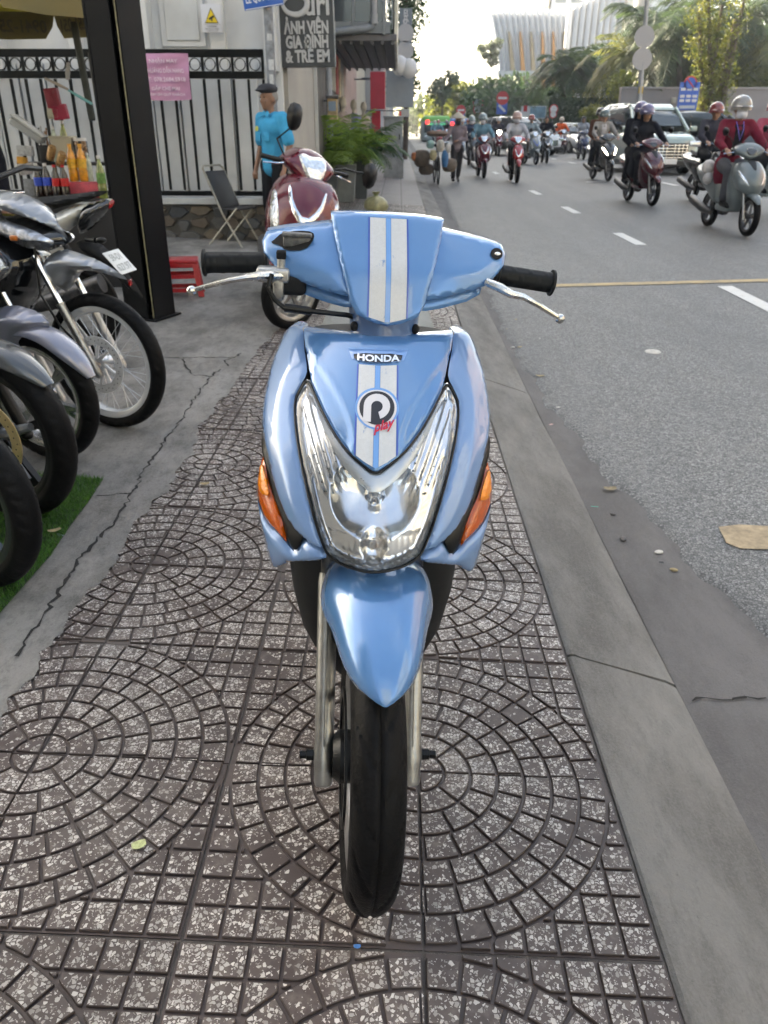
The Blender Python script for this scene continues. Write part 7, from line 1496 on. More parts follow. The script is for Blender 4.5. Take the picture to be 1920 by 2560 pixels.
# ================================================================== CARS AND BUSES
GLASS = mat('car_glass', (.035, .05, .055), .05, coat=.5); CARBLK = mat('car_black_trim', (.012, .012, .013), .5)
def car(label, f, heading, body, kind='van', name='car', cat='car', roofm=None, lights=None, away=False, xyz=None):
    x, y, z = (dgp(*f) if xyz is None else xyz); t = thing(name, label, cat, (x, y, z + .012), heading, 'cars in the traffic')
    D = {'van': (4.9, 1.85, [(0, .28), (.02, .60), (-.06, .90), (-.22, 1.04), (-.95, 1.17), (-4.8, 1.19), (-4.92, .9), (-4.92, .3), (-4.5, .22), (-.3, .2)], [(-.92, 1.14), (-1.75, 1.76), (-2.2, 1.88), (-4.5, 1.90), (-4.84, 1.70), (-4.90, 1.14)], [(-1.70, 1.70), (-1.80, 1.80), (-2.2, 1.925), (-4.5, 1.945), (-4.80, 1.80), (-4.88, 1.66), (-4.7, 1.74), (-4.4, 1.82), (-2.2, 1.80)], .34, (.85, 3.85)),
         'suv': (4.5, 1.85, [(0, .30), (.02, .62), (-.08, .86), (-.35, .98), (-1.25, 1.08), (-4.4, 1.12), (-4.5, .85), (-4.5, .35), (-4.1, .24), (-.3, .24)], [(-1.2, 1.05), (-1.95, 1.58), (-2.4, 1.68), (-4.0, 1.66), (-4.4, 1.10)], [(-1.90, 1.53), (-2.4, 1.71), (-4.0, 1.69), (-4.12, 1.56), (-3.9, 1.58), (-2.4, 1.60)], .35, (.85, 3.6)),
         'sedan': (4.4, 1.75, [(0, .26), (.02, .52), (-.10, .72), (-.40, .82), (-1.2, .92), (-3.7, .98), (-4.3, .96), (-4.4, .7), (-4.4, .3), (-4.0, .2), (-.3, .2)], [(-1.15, .90), (-1.9, 1.36), (-2.4, 1.45), (-3.1, 1.42), (-3.8, .98)], [(-1.85, 1.32), (-2.4, 1.48), (-3.1, 1.45), (-3.3, 1.32), (-3.05, 1.36), (-2.4, 1.38)], .31, (.8, 3.5))}[kind]
    L_, W_, pb_, pc_, pr_, wr_, ax_ = D; hw_ = W_ / 2
    cp('body', ('cb', kind), lambda: inflate('b', pb_, hw_, dm_, None, .35, .06, 1, .72), t, body); cp('cabin_glass', ('cg', kind), lambda: inflate('b', pc_, hw_ * .90, dm_, None, .5, .06, 1, .80), t, GLASS); cp('roof', ('cr', kind), lambda: inflate('b', pr_, hw_ * .90, dm_, None, .10, .05, 1, .75), t, roofm or body)
    (s0, z0), (s1, z1) = pc_[0], pc_[1]; hb = pc_[-1][0]
    for sx in (-1, 1):
        s_ = MB(); s_.tube([(sx * hw_ * .88, -s0, z0 + .02), (sx * hw_ * .74, -s1 + .05, z1 + .02)], .045, 8); s_.build('pillar', body, t)
        for q in (.36, .66): s_ = MB(); yy_ = -(s1 + (hb - s1) * q); s_.tube([(sx * hw_ * .905, yy_, z0), (sx * hw_ * .78, yy_ + .02, z1 - .02)], .05, 8); s_.build('pillar', body if kind != 'van' else CARBLK, t)
        for nm, yy_ in (('wheel', ax_[0]), ('wheel', ax_[1])):
            w_ = inst(nm, hmesh(('cw', wr_), lambda: (lambda mb: mb.mesh('w', 40))(MB().lathe([(wr_ * .55, -.11), (wr_ * .92, -.11), (wr_, -.08), (wr_, .08), (wr_ * .92, .11), (wr_ * .55, .11)], 28, ZX).lathe([(wr_ * .55, -.09), (wr_ * .55, .09)], 28, ZX))), t, M_TYRE); w_.location = (sx * (hw_ - .12), yy_, wr_)
            rmo = inst('rim', hmesh(('cwr', wr_), lambda: (lambda mb: mb.mesh('w', 40))(MB().lathe([(0, -.10), (wr_ * .2, -.10), (wr_ * .56, -.085), (wr_ * .58, -.10), (wr_ * .58, .10), (wr_ * .56, .085), (wr_ * .2, .10), (0, .10)], 20, ZX))), w_, M_ALU)
        hl_ = MB(); hl_.rbox((sx * hw_ * .76, .045 + .02, .82 if kind == 'van' else .70), (hw_ * .36, .12, .15), .04, None); hl_.build('headlight', LAMP if not lights else lights, t)
        mr_ = MB(); mr_.rbox((sx * (hw_ + .10), -s0 + .15, z0 + .08), (.18, .14, .14), .04); mr_.build('door_mirror', body, t)
        tl_ = MB(); tl_.rbox((sx * hw_ * .80, L_ - .02, .95), (.22, .10, .30), .03); tl_.build('tail_light', RED_LENS, t)
    gz = .62 if kind == 'van' else .55
    gr_ = MB(); gr_.rbox((0, .0, gz), (hw_ * 1.12, .05, .44 if kind == 'van' else .24), .02); go = gr_.build('grille', CARBLK, t)
    for k in range(5 if kind == 'van' else 3): b_ = MB(); b_.rbox((0, -.03, gz - .16 + .08 * k if kind == 'van' else gz - .07 + .07 * k), (hw_ * 1.08, .02, .028), .006); b_.build('grille_bar', M_CHROME, go)
    if kind == 'van':
        for k in range(-4, 5):
            if k: b_ = MB(); b_.rbox((k * hw_ * .125, -.035, gz), (.022, .02, .40), .006); b_.build('grille_bar', M_CHROME, go)
    pl_ = MB(); pl_.rbox((0, -.05, .36), (.44, .02, .14), .005); pl_.build('number_plate', MATS['plate_white'], t); bm_ = MB(); bm_.rbox((0, .04, .30), (W_ * .92, .14, .18), .05); bm_.build('bumper', CARBLK, t)
    return t
PW = paint('car_white', (.60, .62, .62), .2); PG_ = paint('car_pale_green', (.34, .42, .38), .2, .2); PB = paint('car_black', (.012, .013, .015), .1); PGR = paint('car_green', (.22, .42, .05), .25)
car('large dark-glazed van with tall chrome grille among the scooters', None, 4, PG_, 'van', 'van', 'van', xyz=(7.75, 24.5, zroad(7.75, 24.5)))
car('white family car behind the retro scooter', None, 30, PW, 'suv', xyz=(7.0, 40, zroad(7, 40)))
car('white sedan far behind the navy scooter', (1275, 332), 15, PW, 'sedan'); car('second white sedan in the far queue', (1240, 322), 12, PW, 'sedan')
car('green-roofed taxi hidden behind the large van', None, 20, PGR, 'suv', xyz=(lambda q: (q.x, q.y, q.z))(dgp(1470, 346)))
car('black car behind the maroon jacket rider', None, 35, PB, 'suv', xyz=(lambda q: (q.x, q.y, q.z))(dgp(1560, 355)))
car('dark car with white roof at the right edge', None, 60, PB, 'suv', roofm=PW, xyz=(lambda q: (q.x, q.y, q.z))(dgp(1690, 372)))
car('dark red car stopped near the tree trunk', None, 150, paint('car_wine', (.10, .02, .02), .2), 'suv', xyz=(lambda q: (q.x, q.y, q.z))(dgp(1530, 330)))
car('white car far up the street', (1110, 316), 0, PW, 'sedan'); car('grey car beside the far buses', (1060, 308), 0, paint('car_grey', (.2, .21, .22), .25), 'suv')
def bus(label, u0, u1, v0, v1, Y, m_, m2):
    A, B_ = at(u0 / .8641, v0 / .8641, Y), at(u1 / .8641, v1 / .8641, Y); w_ = 2.45; cx = (A.x + B_.x) / 2; z0 = zroad(cx, Y); t = thing('city_bus', label, 'bus', (cx, Y, z0)); h_ = A.z - z0
    s_ = MB(); s_.rbox((0, 5, h_ * .45), (w_, 10, h_ * .78), .2); s_.build('body', m2, t); s_ = MB(); s_.rbox((0, 5, h_ * .86), (w_ * 1.01, 10.05, h_ * .28), .25); s_.build('roof', m_, t)
    s_ = MB(); s_.rbox((0, -.01, h_ * .55), (w_ * .9, .06, h_ * .40), .08); s_.build('windscreen', GLASS, t); s_ = MB(); s_.rbox((0, -.02, h_ * .68), (w_ * .7, .06, h_ * .09), .03); s_.build('destination_board', mat('board_led', (.05, .25, .15), .4, emit=(.1, .8, .4), estr=.15), t)
    for sx in (-1, 1): s_ = MB(); s_.rbox((sx * w_ * .38, -.03, h_ * .2), (.3, .06, .18), .04); s_.build('headlight', LAMP, t); s_ = MB(); s_.lathe([(0, -.14), (.48, -.14), (.48, .14), (0, .14)], 20, trm(sx * (w_ / 2 - .2), 2.2, .48) @ ZX); s_.build('wheel', M_TYRE, t)
    s_ = MB(); s_.rbox((-w_ * .33, -.04, h_ * .76), (.34, .06, .34), .05); s_.build('marker_lamp', mat('marker_red', (.8, .02, .03), .4, emit=(1, .05, .06), estr=.7), t)
bus('green-roofed city bus in the distance', 918, 967, 250, 300, 78, mat('bus_green', (.20, .55, .12), .4), mat('bus_pale', (.35, .42, .42), .4)); bus('blue-roofed city bus in the distance', 971, 1018, 256, 300, 84, mat('bus_blue', (.07, .20, .48), .4), mat('bus_pale2', (.36, .44, .40), .4))

# ================================================================== RIGHT SIDE AND FAR END OF THE STREET
def pt(x, y, Y): return at(x / .8641, y / .8641, Y)
BARK = MATS['bark']; TW = mat('tower_white', (.58, .60, .63), .6, var=.04, vscale=.3); TG = mat('tower_glass', (.16, .20, .23), .1, coat=.5)
def tree(label, x, y, h, cr, n, leaf, trunk_r=.22, seed=0, name='tree', clumps=14, sz=(.14, .30), squash=.75, base=.35):
    random.seed(seed); z0 = zg(x, y) - .05 if x > .76 else rise(y); t = thing(name, label, 'tree', (x, y, z0)); s_ = MB(); top = h * .62
    s_.tube([(0, 0, 0), (random.uniform(-.1, .1), 0, h * .25), (random.uniform(-.2, .2), random.uniform(-.2, .2), top)], [trunk_r, trunk_r * .75, trunk_r * .35], 10)
    f_ = MB()
    for k in range(clumps):
        a = 2.4 * k; q = math.sqrt((k + .5) / clumps); cz = h * base + (h * (1 - base)) * random.uniform(.15, .9); e = math.sin(math.pi * min(1, max(.05, (cz - h * base) / (h * (1 - base))))) ** .5
        c = (cr * .75 * q * e * math.cos(a), cr * .75 * q * e * math.sin(a), cz); s_.tube([(0, 0, h * .3 + .25 * (cz - h * .3)), (c[0] * .5, c[1] * .5, cz * .8), c], [trunk_r * .3, trunk_r * .2, .02], 5, False)
        rr_ = cr * random.uniform(.30, .48); leafcloud(f_, c, (rr_, rr_, rr_ * squash), n // clumps, *sz)
    s_.build('trunk', BARK, t); f_.build('crown', leaf, t, 0, fix=False); return t
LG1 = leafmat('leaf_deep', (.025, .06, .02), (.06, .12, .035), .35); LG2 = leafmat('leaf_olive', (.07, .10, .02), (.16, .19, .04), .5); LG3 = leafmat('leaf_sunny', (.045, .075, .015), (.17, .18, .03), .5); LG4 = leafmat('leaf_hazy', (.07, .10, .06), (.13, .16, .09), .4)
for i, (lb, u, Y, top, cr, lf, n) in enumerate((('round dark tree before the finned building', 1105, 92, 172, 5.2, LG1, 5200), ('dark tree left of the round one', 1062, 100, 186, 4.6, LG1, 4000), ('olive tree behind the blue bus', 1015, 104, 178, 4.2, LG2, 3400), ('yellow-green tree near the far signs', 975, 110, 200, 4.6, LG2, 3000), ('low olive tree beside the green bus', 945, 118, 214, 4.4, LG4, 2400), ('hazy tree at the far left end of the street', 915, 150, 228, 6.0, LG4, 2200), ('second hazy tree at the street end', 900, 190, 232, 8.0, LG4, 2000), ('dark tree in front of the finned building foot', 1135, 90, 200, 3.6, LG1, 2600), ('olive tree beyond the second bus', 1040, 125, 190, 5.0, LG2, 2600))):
    p = pt(u, 300, Y); zt = pt(u, top, Y).z; tree(lb, p.x, Y, zt - zg(p.x, Y), cr, n, lf, .3, 40 + i, sz=(.20, .42), base=.18)
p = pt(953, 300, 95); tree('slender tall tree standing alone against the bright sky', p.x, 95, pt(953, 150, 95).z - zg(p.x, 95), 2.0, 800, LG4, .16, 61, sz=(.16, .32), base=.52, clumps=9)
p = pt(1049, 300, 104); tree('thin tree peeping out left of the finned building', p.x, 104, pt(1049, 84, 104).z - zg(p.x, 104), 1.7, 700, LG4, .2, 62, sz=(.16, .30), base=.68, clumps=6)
# finned building
fb = thing('finned_building', 'white building with folded vertical fins and orange slits beyond the trees', 'building', (pt(1205, 300, 112).x, 112, rise(112) - .3)); bx0, bx1 = pt(1078, 100, 112).x - fb.location.x, pt(1345, 100, 112).x - fb.location.x; bh = pt(1100, 28, 112).z - fb.location.z
M_FIN = mat('fin_white', (.62, .65, .70), .55, var=.06, vscale=.4); s_ = MB(); N_ = 24
lean = lambda z: -1.5 * (z / bh) + .8 * math.sin(z / bh * math.pi)
def slab(x, z, dy=0): return (x + lean(z) * (1 - (x - bx0) / (bx1 - bx0)), dy, z)
s_.loft([[slab(bx0, z, .6), slab(bx1, z, .6), (bx1, 12, z), (bx0, 12, z)] for z in np.linspace(0, bh, 8)]); s_.build('core', M_FIN, fb, 30)
wdt = (bx1 - bx0) / N_
for k in range(N_):
    x0 = bx0 + wdt * k; top = bh + .2 * math.sin(k * .35) + .05 * k; s_ = MB(); rings = []
    for z in np.linspace(0, top, 9):
        f = z / top; g_ = .40 * math.sin(f * math.pi * 2.0) ** 2 * (1 if (k % 3) else .2); rings.append([slab(x0 + wdt * (.04 + g_ * .3), z, .5), slab(x0 + wdt * .5, z, -.02 - .14 * math.sin(f * 3.1)), slab(x0 + wdt * (.98 - g_ * .5), z, .5)])
    s_.loft(rings); s_.build('fin', M_FIN, fb, 20)
for k in range(3, N_ - 2, 2):
    x0 = bx0 + wdt * k; om = random.choice((mat('slit_orange', (.50, .22, .05), .5), mat('slit_dark', (.10, .11, .10), .4), mat('slit_tan', (.30, .24, .15), .5)))
    for za, zb, inv in ((.56, .86, 1), (.30, .52, -1)):
        s_ = MB(); w0, w1 = (.42, .04) if inv > 0 else (.04, .42); s_.loft([[slab(x0 - wdt * w_, bh * z, -.62), slab(x0 + wdt * w_, bh * z, -.62), slab(x0 + wdt * w_, bh * z, .3), slab(x0 - wdt * w_, bh * z, .3)] for z, w_ in ((za, w0), (zb, w1))]); s_.build('slit', om, fb, 30)
for za in (.54, .29): s_ = MB(); s_.loft([[slab(bx0, bh * za - .3, -.66), slab(bx1, bh * za - .3, -.66), slab(bx1, bh * za + .3, -.66), slab(bx0, bh * za + .3, -.66)], [slab(bx0, bh * za - .3, .2), slab(bx1, bh * za - .3, .2), slab(bx1, bh * za + .3, .2), slab(bx0, bh * za + .3, .2)]]); s_.build('band', mat('band_grey', (.40, .44, .48), .5), fb, 30)
pw_ = thing('pleated_wing', 'pleated white wing jutting from the finned building', 'building', (pt(1318, 300, 104).x, 104, rise(104) - .3)); wx0 = pt(1235, 40, 104).x - pw_.location.x; wh = pt(1320, -40, 104).z - pw_.location.z
for k in range(9):
    a = k / 9; s_ = MB(); xa, xb = wx0 + (0 - wx0) * a, wx0 + (0 - wx0) * (a + .075); zb = wh * (.62 - .45 * a); ya = 2.5 - 2.5 * a
    s_.loft([[(xa, ya, zb), (xb, ya - .5, zb * .97), (xb, ya + .9, zb * .97), (xa, ya + .9, zb)], [(xa, ya, wh * (.86 + .14 * a)), (xb, ya - .5, wh * (.87 + .14 * a)), (xb, ya + .9, wh * (.87 + .14 * a)), (xa, ya + .9, wh * (.86 + .14 * a))]]); s_.build('pleat', TW, pw_, 20)
s_ = MB(); s_.loft([[(-.4, 0, 0), (.8, .4, 0), (.8, 5, 0), (-.4, 5, 0)], [(.1, -.2, wh * .45), (1.6, .4, wh * .45), (1.6, 5, wh * .45), (.1, 5, wh * .45)], [(0, -.3, wh), (.8, .4, wh), (.8, 5, wh), (0, 5, wh)]]); s_.build('prow', mat('prow_sunlit', (.66, .62, .52), .55), pw_, 20)  # sunlight on the white prow is put into its colour
tw = thing('white_tower', 'plain white tower block rising behind the palms', 'building', (pt(1390, 300, 120).x, 120, 0)); hbox(tw, 'wall', TW, (2, 6, 22), (pt(1460, 0, 120).x - pt(1352, 0, 120).x, 12, 44)); hbox(tw, 'corner_shaft', TG, (-5.6, 5.5, 22), (3.0, 10.5, 44)); 
for k in range(8): hbox(tw, 'spandrel', TW, (-5.6, .2, 4 + 4.6 * k), (3.02, .12, 1.6)); hbox(tw, 'window', TG, (-5.6, .19, 6.4 + 4.6 * k), (2.4, .12, 2.0))
tb2 = thing('rear_block', 'pale blue-white office block behind the finned building', 'building', (pt(1250, 300, 150).x, 150, 0)); hbox(tb2, 'wall', mat('block_pale', (.48, .53, .60), .5), (0, 6, 22), (14, 12, 44)); hbox(tb2, 'edge', mat('prow_sunlit', (.66, .62, .52), .55), (-7.3, 6, 13.5), (1.2, 12, 27))  # edge strip has the sunlit tone painted into its colour
for k in range(5):
    for q in range(5): hbox(tb2, 'window', TG, (-5.2 + 2.6 * q, -.02, 18 + 4 * k), (1.7, .1, 2.2))
# long wall and hedge across the side street
WY = 47; wl_ = thing('boundary_wall', 'plain grey garden wall with wall lamps behind the traffic', 'wall', (pt(1330, 300, WY).x, WY, rise(WY))); wt = pt(1500, 192, WY).z - wl_.location.z
wlen = 34; hbox(wl_, 'wall', mat('wall_taupe', (.24, .225, .225), .8, var=.1, vscale=.8), (wlen / 2, .2, wt / 2), (wlen, .4, wt)); hbox(wl_, 'coping', mat('wall_cap', (.30, .285, .28), .8), (wlen / 2, .2, wt + .04), (wlen, .55, .10), .01)
for k in range(5):
    x = 2.8 + 3.9 * k; lo_ = hbox(wl_, 'wall_lamp', M_CREAM, (x, -.12, wt * .82), (.22, .2, .26), .03); hbox(wl_, 'pier', mat('wall_pier', (.27, .25, .25), .8), (x + 1.9, -.03, wt / 2), (.28, .12, wt), .01)
hd = thing('clipped_hedge', 'tall dark clipped hedge at the corner of the side street', 'hedge', (pt(1257, 300, 52).x, 52, rise(52))); hw2 = (pt(1332, 300, 52).x - pt(1183, 300, 52).x) / 2; hh = pt(1260, 212, 52).z - hd.location.z
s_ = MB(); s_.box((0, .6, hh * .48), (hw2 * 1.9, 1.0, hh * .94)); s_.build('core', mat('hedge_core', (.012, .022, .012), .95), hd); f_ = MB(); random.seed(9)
for k in range(9000):
    fx_ = random.random(); x = -hw2 + 2 * hw2 * fx_; top_ = hh * (1 + .16 * max(0, 1 - abs(fx_ - .03) / .14)); z = top_ * random.random() ** .8; yy_ = random.uniform(-.05, .25) if z < top_ * .93 else random.uniform(0, 1.2); s = random.uniform(.07, .13)
    a = Vector((random.gauss(0, 1), random.gauss(0, .5), random.gauss(0, 1))).normalized(); b = a.cross(Vector((random.gauss(0, .4), 1, random.gauss(0, .4)))).normalized(); q = Vector((x, yy_, z)); o = len(f_.v); f_.v += [tuple(q - a * s), tuple(q + b * s * .6), tuple(q + a * s), tuple(q - b * s * .6)]; f_.f.append((o, o + 1, o + 2, o + 3))
f_.build('foliage', leafmat('hedge_leaf', (.014, .035, .014), (.03, .06, .022), .25), hd, 0, fix=False)
# coconut palms
def palm(label, u, Y, crown_v, ln_, n, leaf, seed, tr=.16):
    random.seed(seed); c = pt(u, crown_v, Y); z0 = zg(c.x, Y); t = thing('palm_tree', label, 'palm', (c.x, Y, z0)); h = c.z - z0; s_ = MB(); P = [(.25 * math.sin(k * .4), 0, h * k / 14) for k in range(15)]; x0 = P[-1][0]; P = [(x - x0, y, z) for x, y, z in P]
    s_.tube(P, [tr * (1.25 - .4 * k / 14) * (1 + .05 * (k % 2)) for k in range(15)], 10); s_.build('trunk', mat('palm_bark', (.10, .085, .07), .9, var=.25, vscale=5), t); f_ = MB()
    for k in range(int(n * 1.4)):
        a = 2.4 * k + random.uniform(-.3, .3); el = random.uniform(-.25, 1.0); frond(f_, (0, 0, h), a, ln_ * random.uniform(.75, 1.1), ln_ * el, ln_ * random.uniform(.55, .95), 26, .05, ln_ * .32)
    f_.build('crown', leaf, t, 0, fix=False); return t
PL1 = leafmat('coco_leaf', (.022, .05, .018), (.06, .10, .035), .4); PL2 = leafmat('coco_leaf_sun', (.05, .075, .02), (.15, .16, .04), .5)
for lb, u, Y, v, ln_, n, lf, sd in (('coconut palm before the finned building, leftmost', 1222, 58, 148, 3.2, 22, PL1, 71), ('coconut palm right of the leftmost one', 1288, 60, 150, 3.2, 22, PL1, 72), ('palm with sunlit fronds beside the round sign pole', 1352, 52, 118, 3.4, 24, PL2, 73), ('tall palm behind the round sign pole', 1415, 54, 62, 4.0, 26, PL1, 74), ('broad palm above the grey garden wall', 1480, 50, 70, 3.8, 26, PL1, 75), ('palm at the right edge behind the ivy tree', 1600, 52, 40, 4.2, 28, PL1, 76), ('palm crown entering from the top right', 1655, 50, 95, 3.6, 24, PL2, 77), ('dark palm between wall and tower', 1440, 58, 120, 3.4, 24, PL1, 78), ('low palm above the right part of the wall', 1560, 56, 90, 3.6, 24, PL1, 79), ('dense palm behind the ivy tree', 1520, 60, 45, 4.4, 30, PL1, 80), ('palm just right of the ivy tree', 1625, 58, 120, 3.6, 28, PL1, 81), ('palm over the wall near its left end', 1400, 56, 150, 3.0, 24, PL1, 82), ('palm above the blue board', 1465, 57, 135, 3.2, 26, PL1, 83)): palm(lb, u, Y, v, ln_, n, lf, sd)
for i, (u, v, lb) in enumerate(((1435, 70, 'dark broadleaf tree behind the palms by the sign pole'), (1500, 40, 'dark broadleaf tree behind the ivy tree'), (1580, 60, 'dark broadleaf tree beyond the right wall'), (1640, 30, 'dark broadleaf tree at the top right corner'))): p = pt(u, 300, 66); tree(lb, p.x, 66, pt(u, v, 66).z - zg(p.x, 66), 4.2, 4200, LG1, .3, 90 + i, sz=(.16, .32), base=.2)
# ivy-clad tree in sun and its glowing leaves
iv = thing('ivy_tree', 'many-stemmed tree with sunlit yellow leaves along its trunks', 'tree', (pt(1545, 262, 43).x, 43, rise(43))); random.seed(31); s_ = MB(); f_ = MB(); kx = 43 * .9 / 1930 / .8641
for (u, v, r0) in ((1510, 20, .10), (1530, -20, .14), (1560, 10, .12), (1590, 40, .16), (1610, -10, .12)):
    e = pt(u, v, 43) - iv.location; b = Vector((random.uniform(-.25, .25), random.uniform(-.2, .2), 0)); m_ = b.lerp(e, .45) + Vector((random.uniform(-.2, .2), 0, 0)); s_.tube([b, b.lerp(m_, .5), m_, e], [r0 * 2.0, r0 * 1.5, r0 * 1.2, r0 * .6], 10)
    for k in range(16): q = b.lerp(m_, min(1, (.25 + k * .07) / .6)) if k < 5 else m_.lerp(e, (k - 5) / 11); leafcloud(f_, q + Vector((random.uniform(-.35, .35), random.uniform(-.3, .3), 0)), (.62 if u < 1550 else .45, .5, .5), 105 if u < 1550 else 60, .05, .10)
s_.lathe([(.75, 0), (.55, .4), (.42, 1.2), (.30, 2.2)], 16); s_.build('trunk', mat('ivy_bark', (.11, .085, .065), .9, var=.3, vscale=7, bump=.6, bscale=14), iv); f_.build('crown', LG3, iv, 0, fix=False)
for i, (u, v, r_, n, lf) in enumerate(((1560, 172, .9, 500, LG3), (1640, 180, 1.1, 700, LG3), (1610, 190, .8, 400, LG2), (1345, 185, .8, 380, LG2))):
    c = pt(u, v, 48.6); t = thing('sunlit_shrub', ('sunlit shrub spilling over the wall behind the ivy tree', 'yellow sunlit shrub at the right end of the wall', 'olive shrub over the wall near the right edge', 'olive shrub at the left end of the wall')[i], 'shrub', (c.x, 48.6, rise(48))); f_ = MB(); leafcloud(f_, (0, 0, c.z - rise(48)), (r_ * 1.3, r_ * .7, r_), n, .08, .15); f_.build('foliage', lf, t, 0, fix=False); s_ = MB(); s_.tube([(0, 0, 0), (0, 0, c.z - rise(48))], .06, 6); s_.build('stem', BARK, t)
c = pt(1282, 245, 45); t = thing('roadside_shrub', 'small bright yellow-green shrub beside the white cars', 'shrub', (c.x, 45, zg(c.x, 45))); f_ = MB(); leafcloud(f_, (0, 0, c.z - zg(c.x, 45)), (.75, .6, .45), 500, .07, .12); f_.build('foliage', LG3, t, 0, fix=False); s_ = MB(); s_.tube([(0, 0, 0), (0, 0, c.z - zg(c.x, 45))], .05, 6); s_.build('stem', BARK, t); c2 = pt(948 + 50, 235, 100)
# poles and signs
M_GALV = mat('galvanised', (.30, .32, .34), .4, .6, var=.15, vscale=5); SR = mat('sign_red2', (.50, .02, .03), .45); SB = mat('sign_blue2', (.03, .12, .50), .45); SW = mat('sign_white2', (.62, .63, .64), .45); SBACK = mat('sign_back', (.36, .36, .37), .5, .3)
def disc_(parent, nm, m_, c, r_, th=.02, face=True): s_ = MB(); s_.lathe([(0, 0), (r_, 0), (r_, th), (0, th)], 32, trm(*c) @ rotm('X', 90)); return s_.build(nm, m_, parent, 30)
sp2 = pt(1378, 300, 31); gpz = zroad(sp2.x, 31); rp_ = thing('round_sign_pole', 'leaning grey lamp pole with two round sign backs', 'pole', (sp2.x, 31, gpz)); top = pt(1400, -30, 31) - rp_.location; s_ = MB(); s_.tube([(0, 0, 0), top * .5, top], [.10, .085, .07], 14); s_.build('pole', M_GALV, rp_)
for v in (80, 128): q = pt(1391 if v == 80 else 1386, v, 31) - rp_.location; o = disc_(rp_, 'round_sign', SBACK, (q.x, -.06, q.z), .335); s_ = MB(); s_.box((q.x, -.03, q.z), (.2, .06, .06)); s_.build('clamp', M_STEEL, o)
s_ = MB(); q = pt(1382, 195, 31) - rp_.location; s_.rbox((q.x + .02, 0, q.z), (.16, .16, .22), .02); s_.build('yellow_box', mat('box_yellow', (.52, .36, .07), .6), rp_)
def signpost(label, u, Y, items, name='road_sign'):
    p = pt(u, 300, Y); t = thing(name, label, 'sign', (p.x, Y, zg(p.x, Y))); zs_ = [pt(u, v, Y).z - t.location.z for _, v, _ in items]; s_ = MB(); s_.tube([(0, 0, 0), (0, 0, max(zs_) + .3)], .035, 8); s_.build('pole', M_GALV, t)
    for (kind, v, r_), z in zip(items, zs_):
        if kind == 'noentry': o = disc_(t, 'red_disc', SR, (0, -.05, z), r_); s_ = MB(); s_.box((0, -.08, z), (r_ * 1.4, .01, r_ * .32)); s_.build('white_bar', SW, o)
        elif kind == 'nopark': o = disc_(t, 'red_ring', SR, (0, -.05, z), r_); o2 = disc_(t, 'blue_disc', SB, (0, -.075, z), r_ * .78, .01); s_ = MB(); s_.box((0, -.092, 0), (r_ * 1.5, .01, r_ * .18), trm(0, 0, z) @ rotm('Y', 45)); s_.build('red_bar', SR, o2)
        elif kind == 'ring': o = disc_(t, 'red_ring', SR, (0, -.05, z), r_); disc_(t, 'white_disc', SW, (0, -.075, z), r_ * .75, .01)
        elif kind == 'bluesq': s_ = MB(); s_.rbox((0, -.05, z), (r_ * 2, .03, r_ * 2), .01); o = s_.build('blue_plate', SB, t); s_ = MB(); s_.box((0, -.07, 0), (r_ * 1.7, .01, r_ * .4), trm(0, 0, z) @ rotm('Y', 40)); s_.build('arrow', SW, o)
        elif kind == 'board':
            s_ = MB(); s_.rbox((0, -.05, z), (r_ * 1.75, .04, r_ * 2.2), .01); o = s_.build('blue_board', SB, t)
            for a in (-.55, .0, .55):
                for b in (.55, 0, -.35): s_ = MB(); s_.rbox((a * r_, -.075, z + b * r_), (r_ * .40, .01, r_ * .22), .004); s_.build('white_pictogram', SW, o)
            s_ = MB(); s_.box((0, -.075, z - .85 * r_), (r_ * 1.4, .01, r_ * .25)); s_.build('white_text_line', mat('sign_grey2', (.4, .45, .5), .5), o)
signpost('no-entry sign over a blue one-way plate on a thin pole', 1080, 60, (('noentry', 212, .42), ('bluesq', 234, .36))); signpost('distant small no-entry sign above a blue plate', 993, 75, (('noentry', 238, .40), ('bluesq', 249, .34))); signpost('no-parking disc over a blue traffic board at the wall', 1472, 41, (('nopark', 180, .30), ('board', 208, .52))); signpost('pair of round grey sign backs on a far pole', 1190, 52, (('ring', 236, .26), ('ring', 247, .22))); signpost('round no-turn sign beside the yellow-green shrub', 1300, 44, (('ring', 245, .28),)); signpost('far pole with pale round signs between the trees', 1029, 90, (('ring', 222, .55), ('ring', 236, .5)))
bd_ = thing('advert_board', 'low white and blue advertising board beside the road', 'board', (pt(1148, 300, 66).x, 66, zg(pt(1148, 300, 66).x, 66))); za, zb = pt(1148, 229, 66).z - bd_.location.z, pt(1148, 256, 66).z - bd_.location.z; ww_ = pt(1176, 240, 66).x - pt(1122, 240, 66).x; hbox(bd_, 'board', SW, (0, 0, (za + zb) / 2), (ww_, .12, za - zb), .01); hbox(bd_, 'picture', mat('ad_blue', (.20, .35, .45), .5, var=.3, vscale=1.5), (ww_ * .16, -.07, (za + zb) / 2), (ww_ * .62, .02, (za - zb) * .9)); hbox(bd_, 'emblem', SR, (-ww_ * .34, -.07, (za + zb) / 2 + .25), (ww_ * .14, .02, .4))
for sx in (-1, 1): hbox(bd_, 'leg', M_GALV, (sx * ww_ * .4, 0, zb / 2), (.1, .1, zb))
tl = thing('traffic_light', 'traffic light showing green at the right edge', 'traffic light', (pt(1668, 300, 26).x, 26, zroad(5, 26))); zt_ = pt(1655, 68, 26).z - tl.location.z; s_ = MB(); s_.tube([(0, 0, 0), (0, 0, zt_ + .7)], .06, 10); s_.build('pole', M_GALV, tl); hbox(tl, 'housing', M_BLACK, (-.18, -.05, zt_ + .30), (.26, .2, .95), .02)
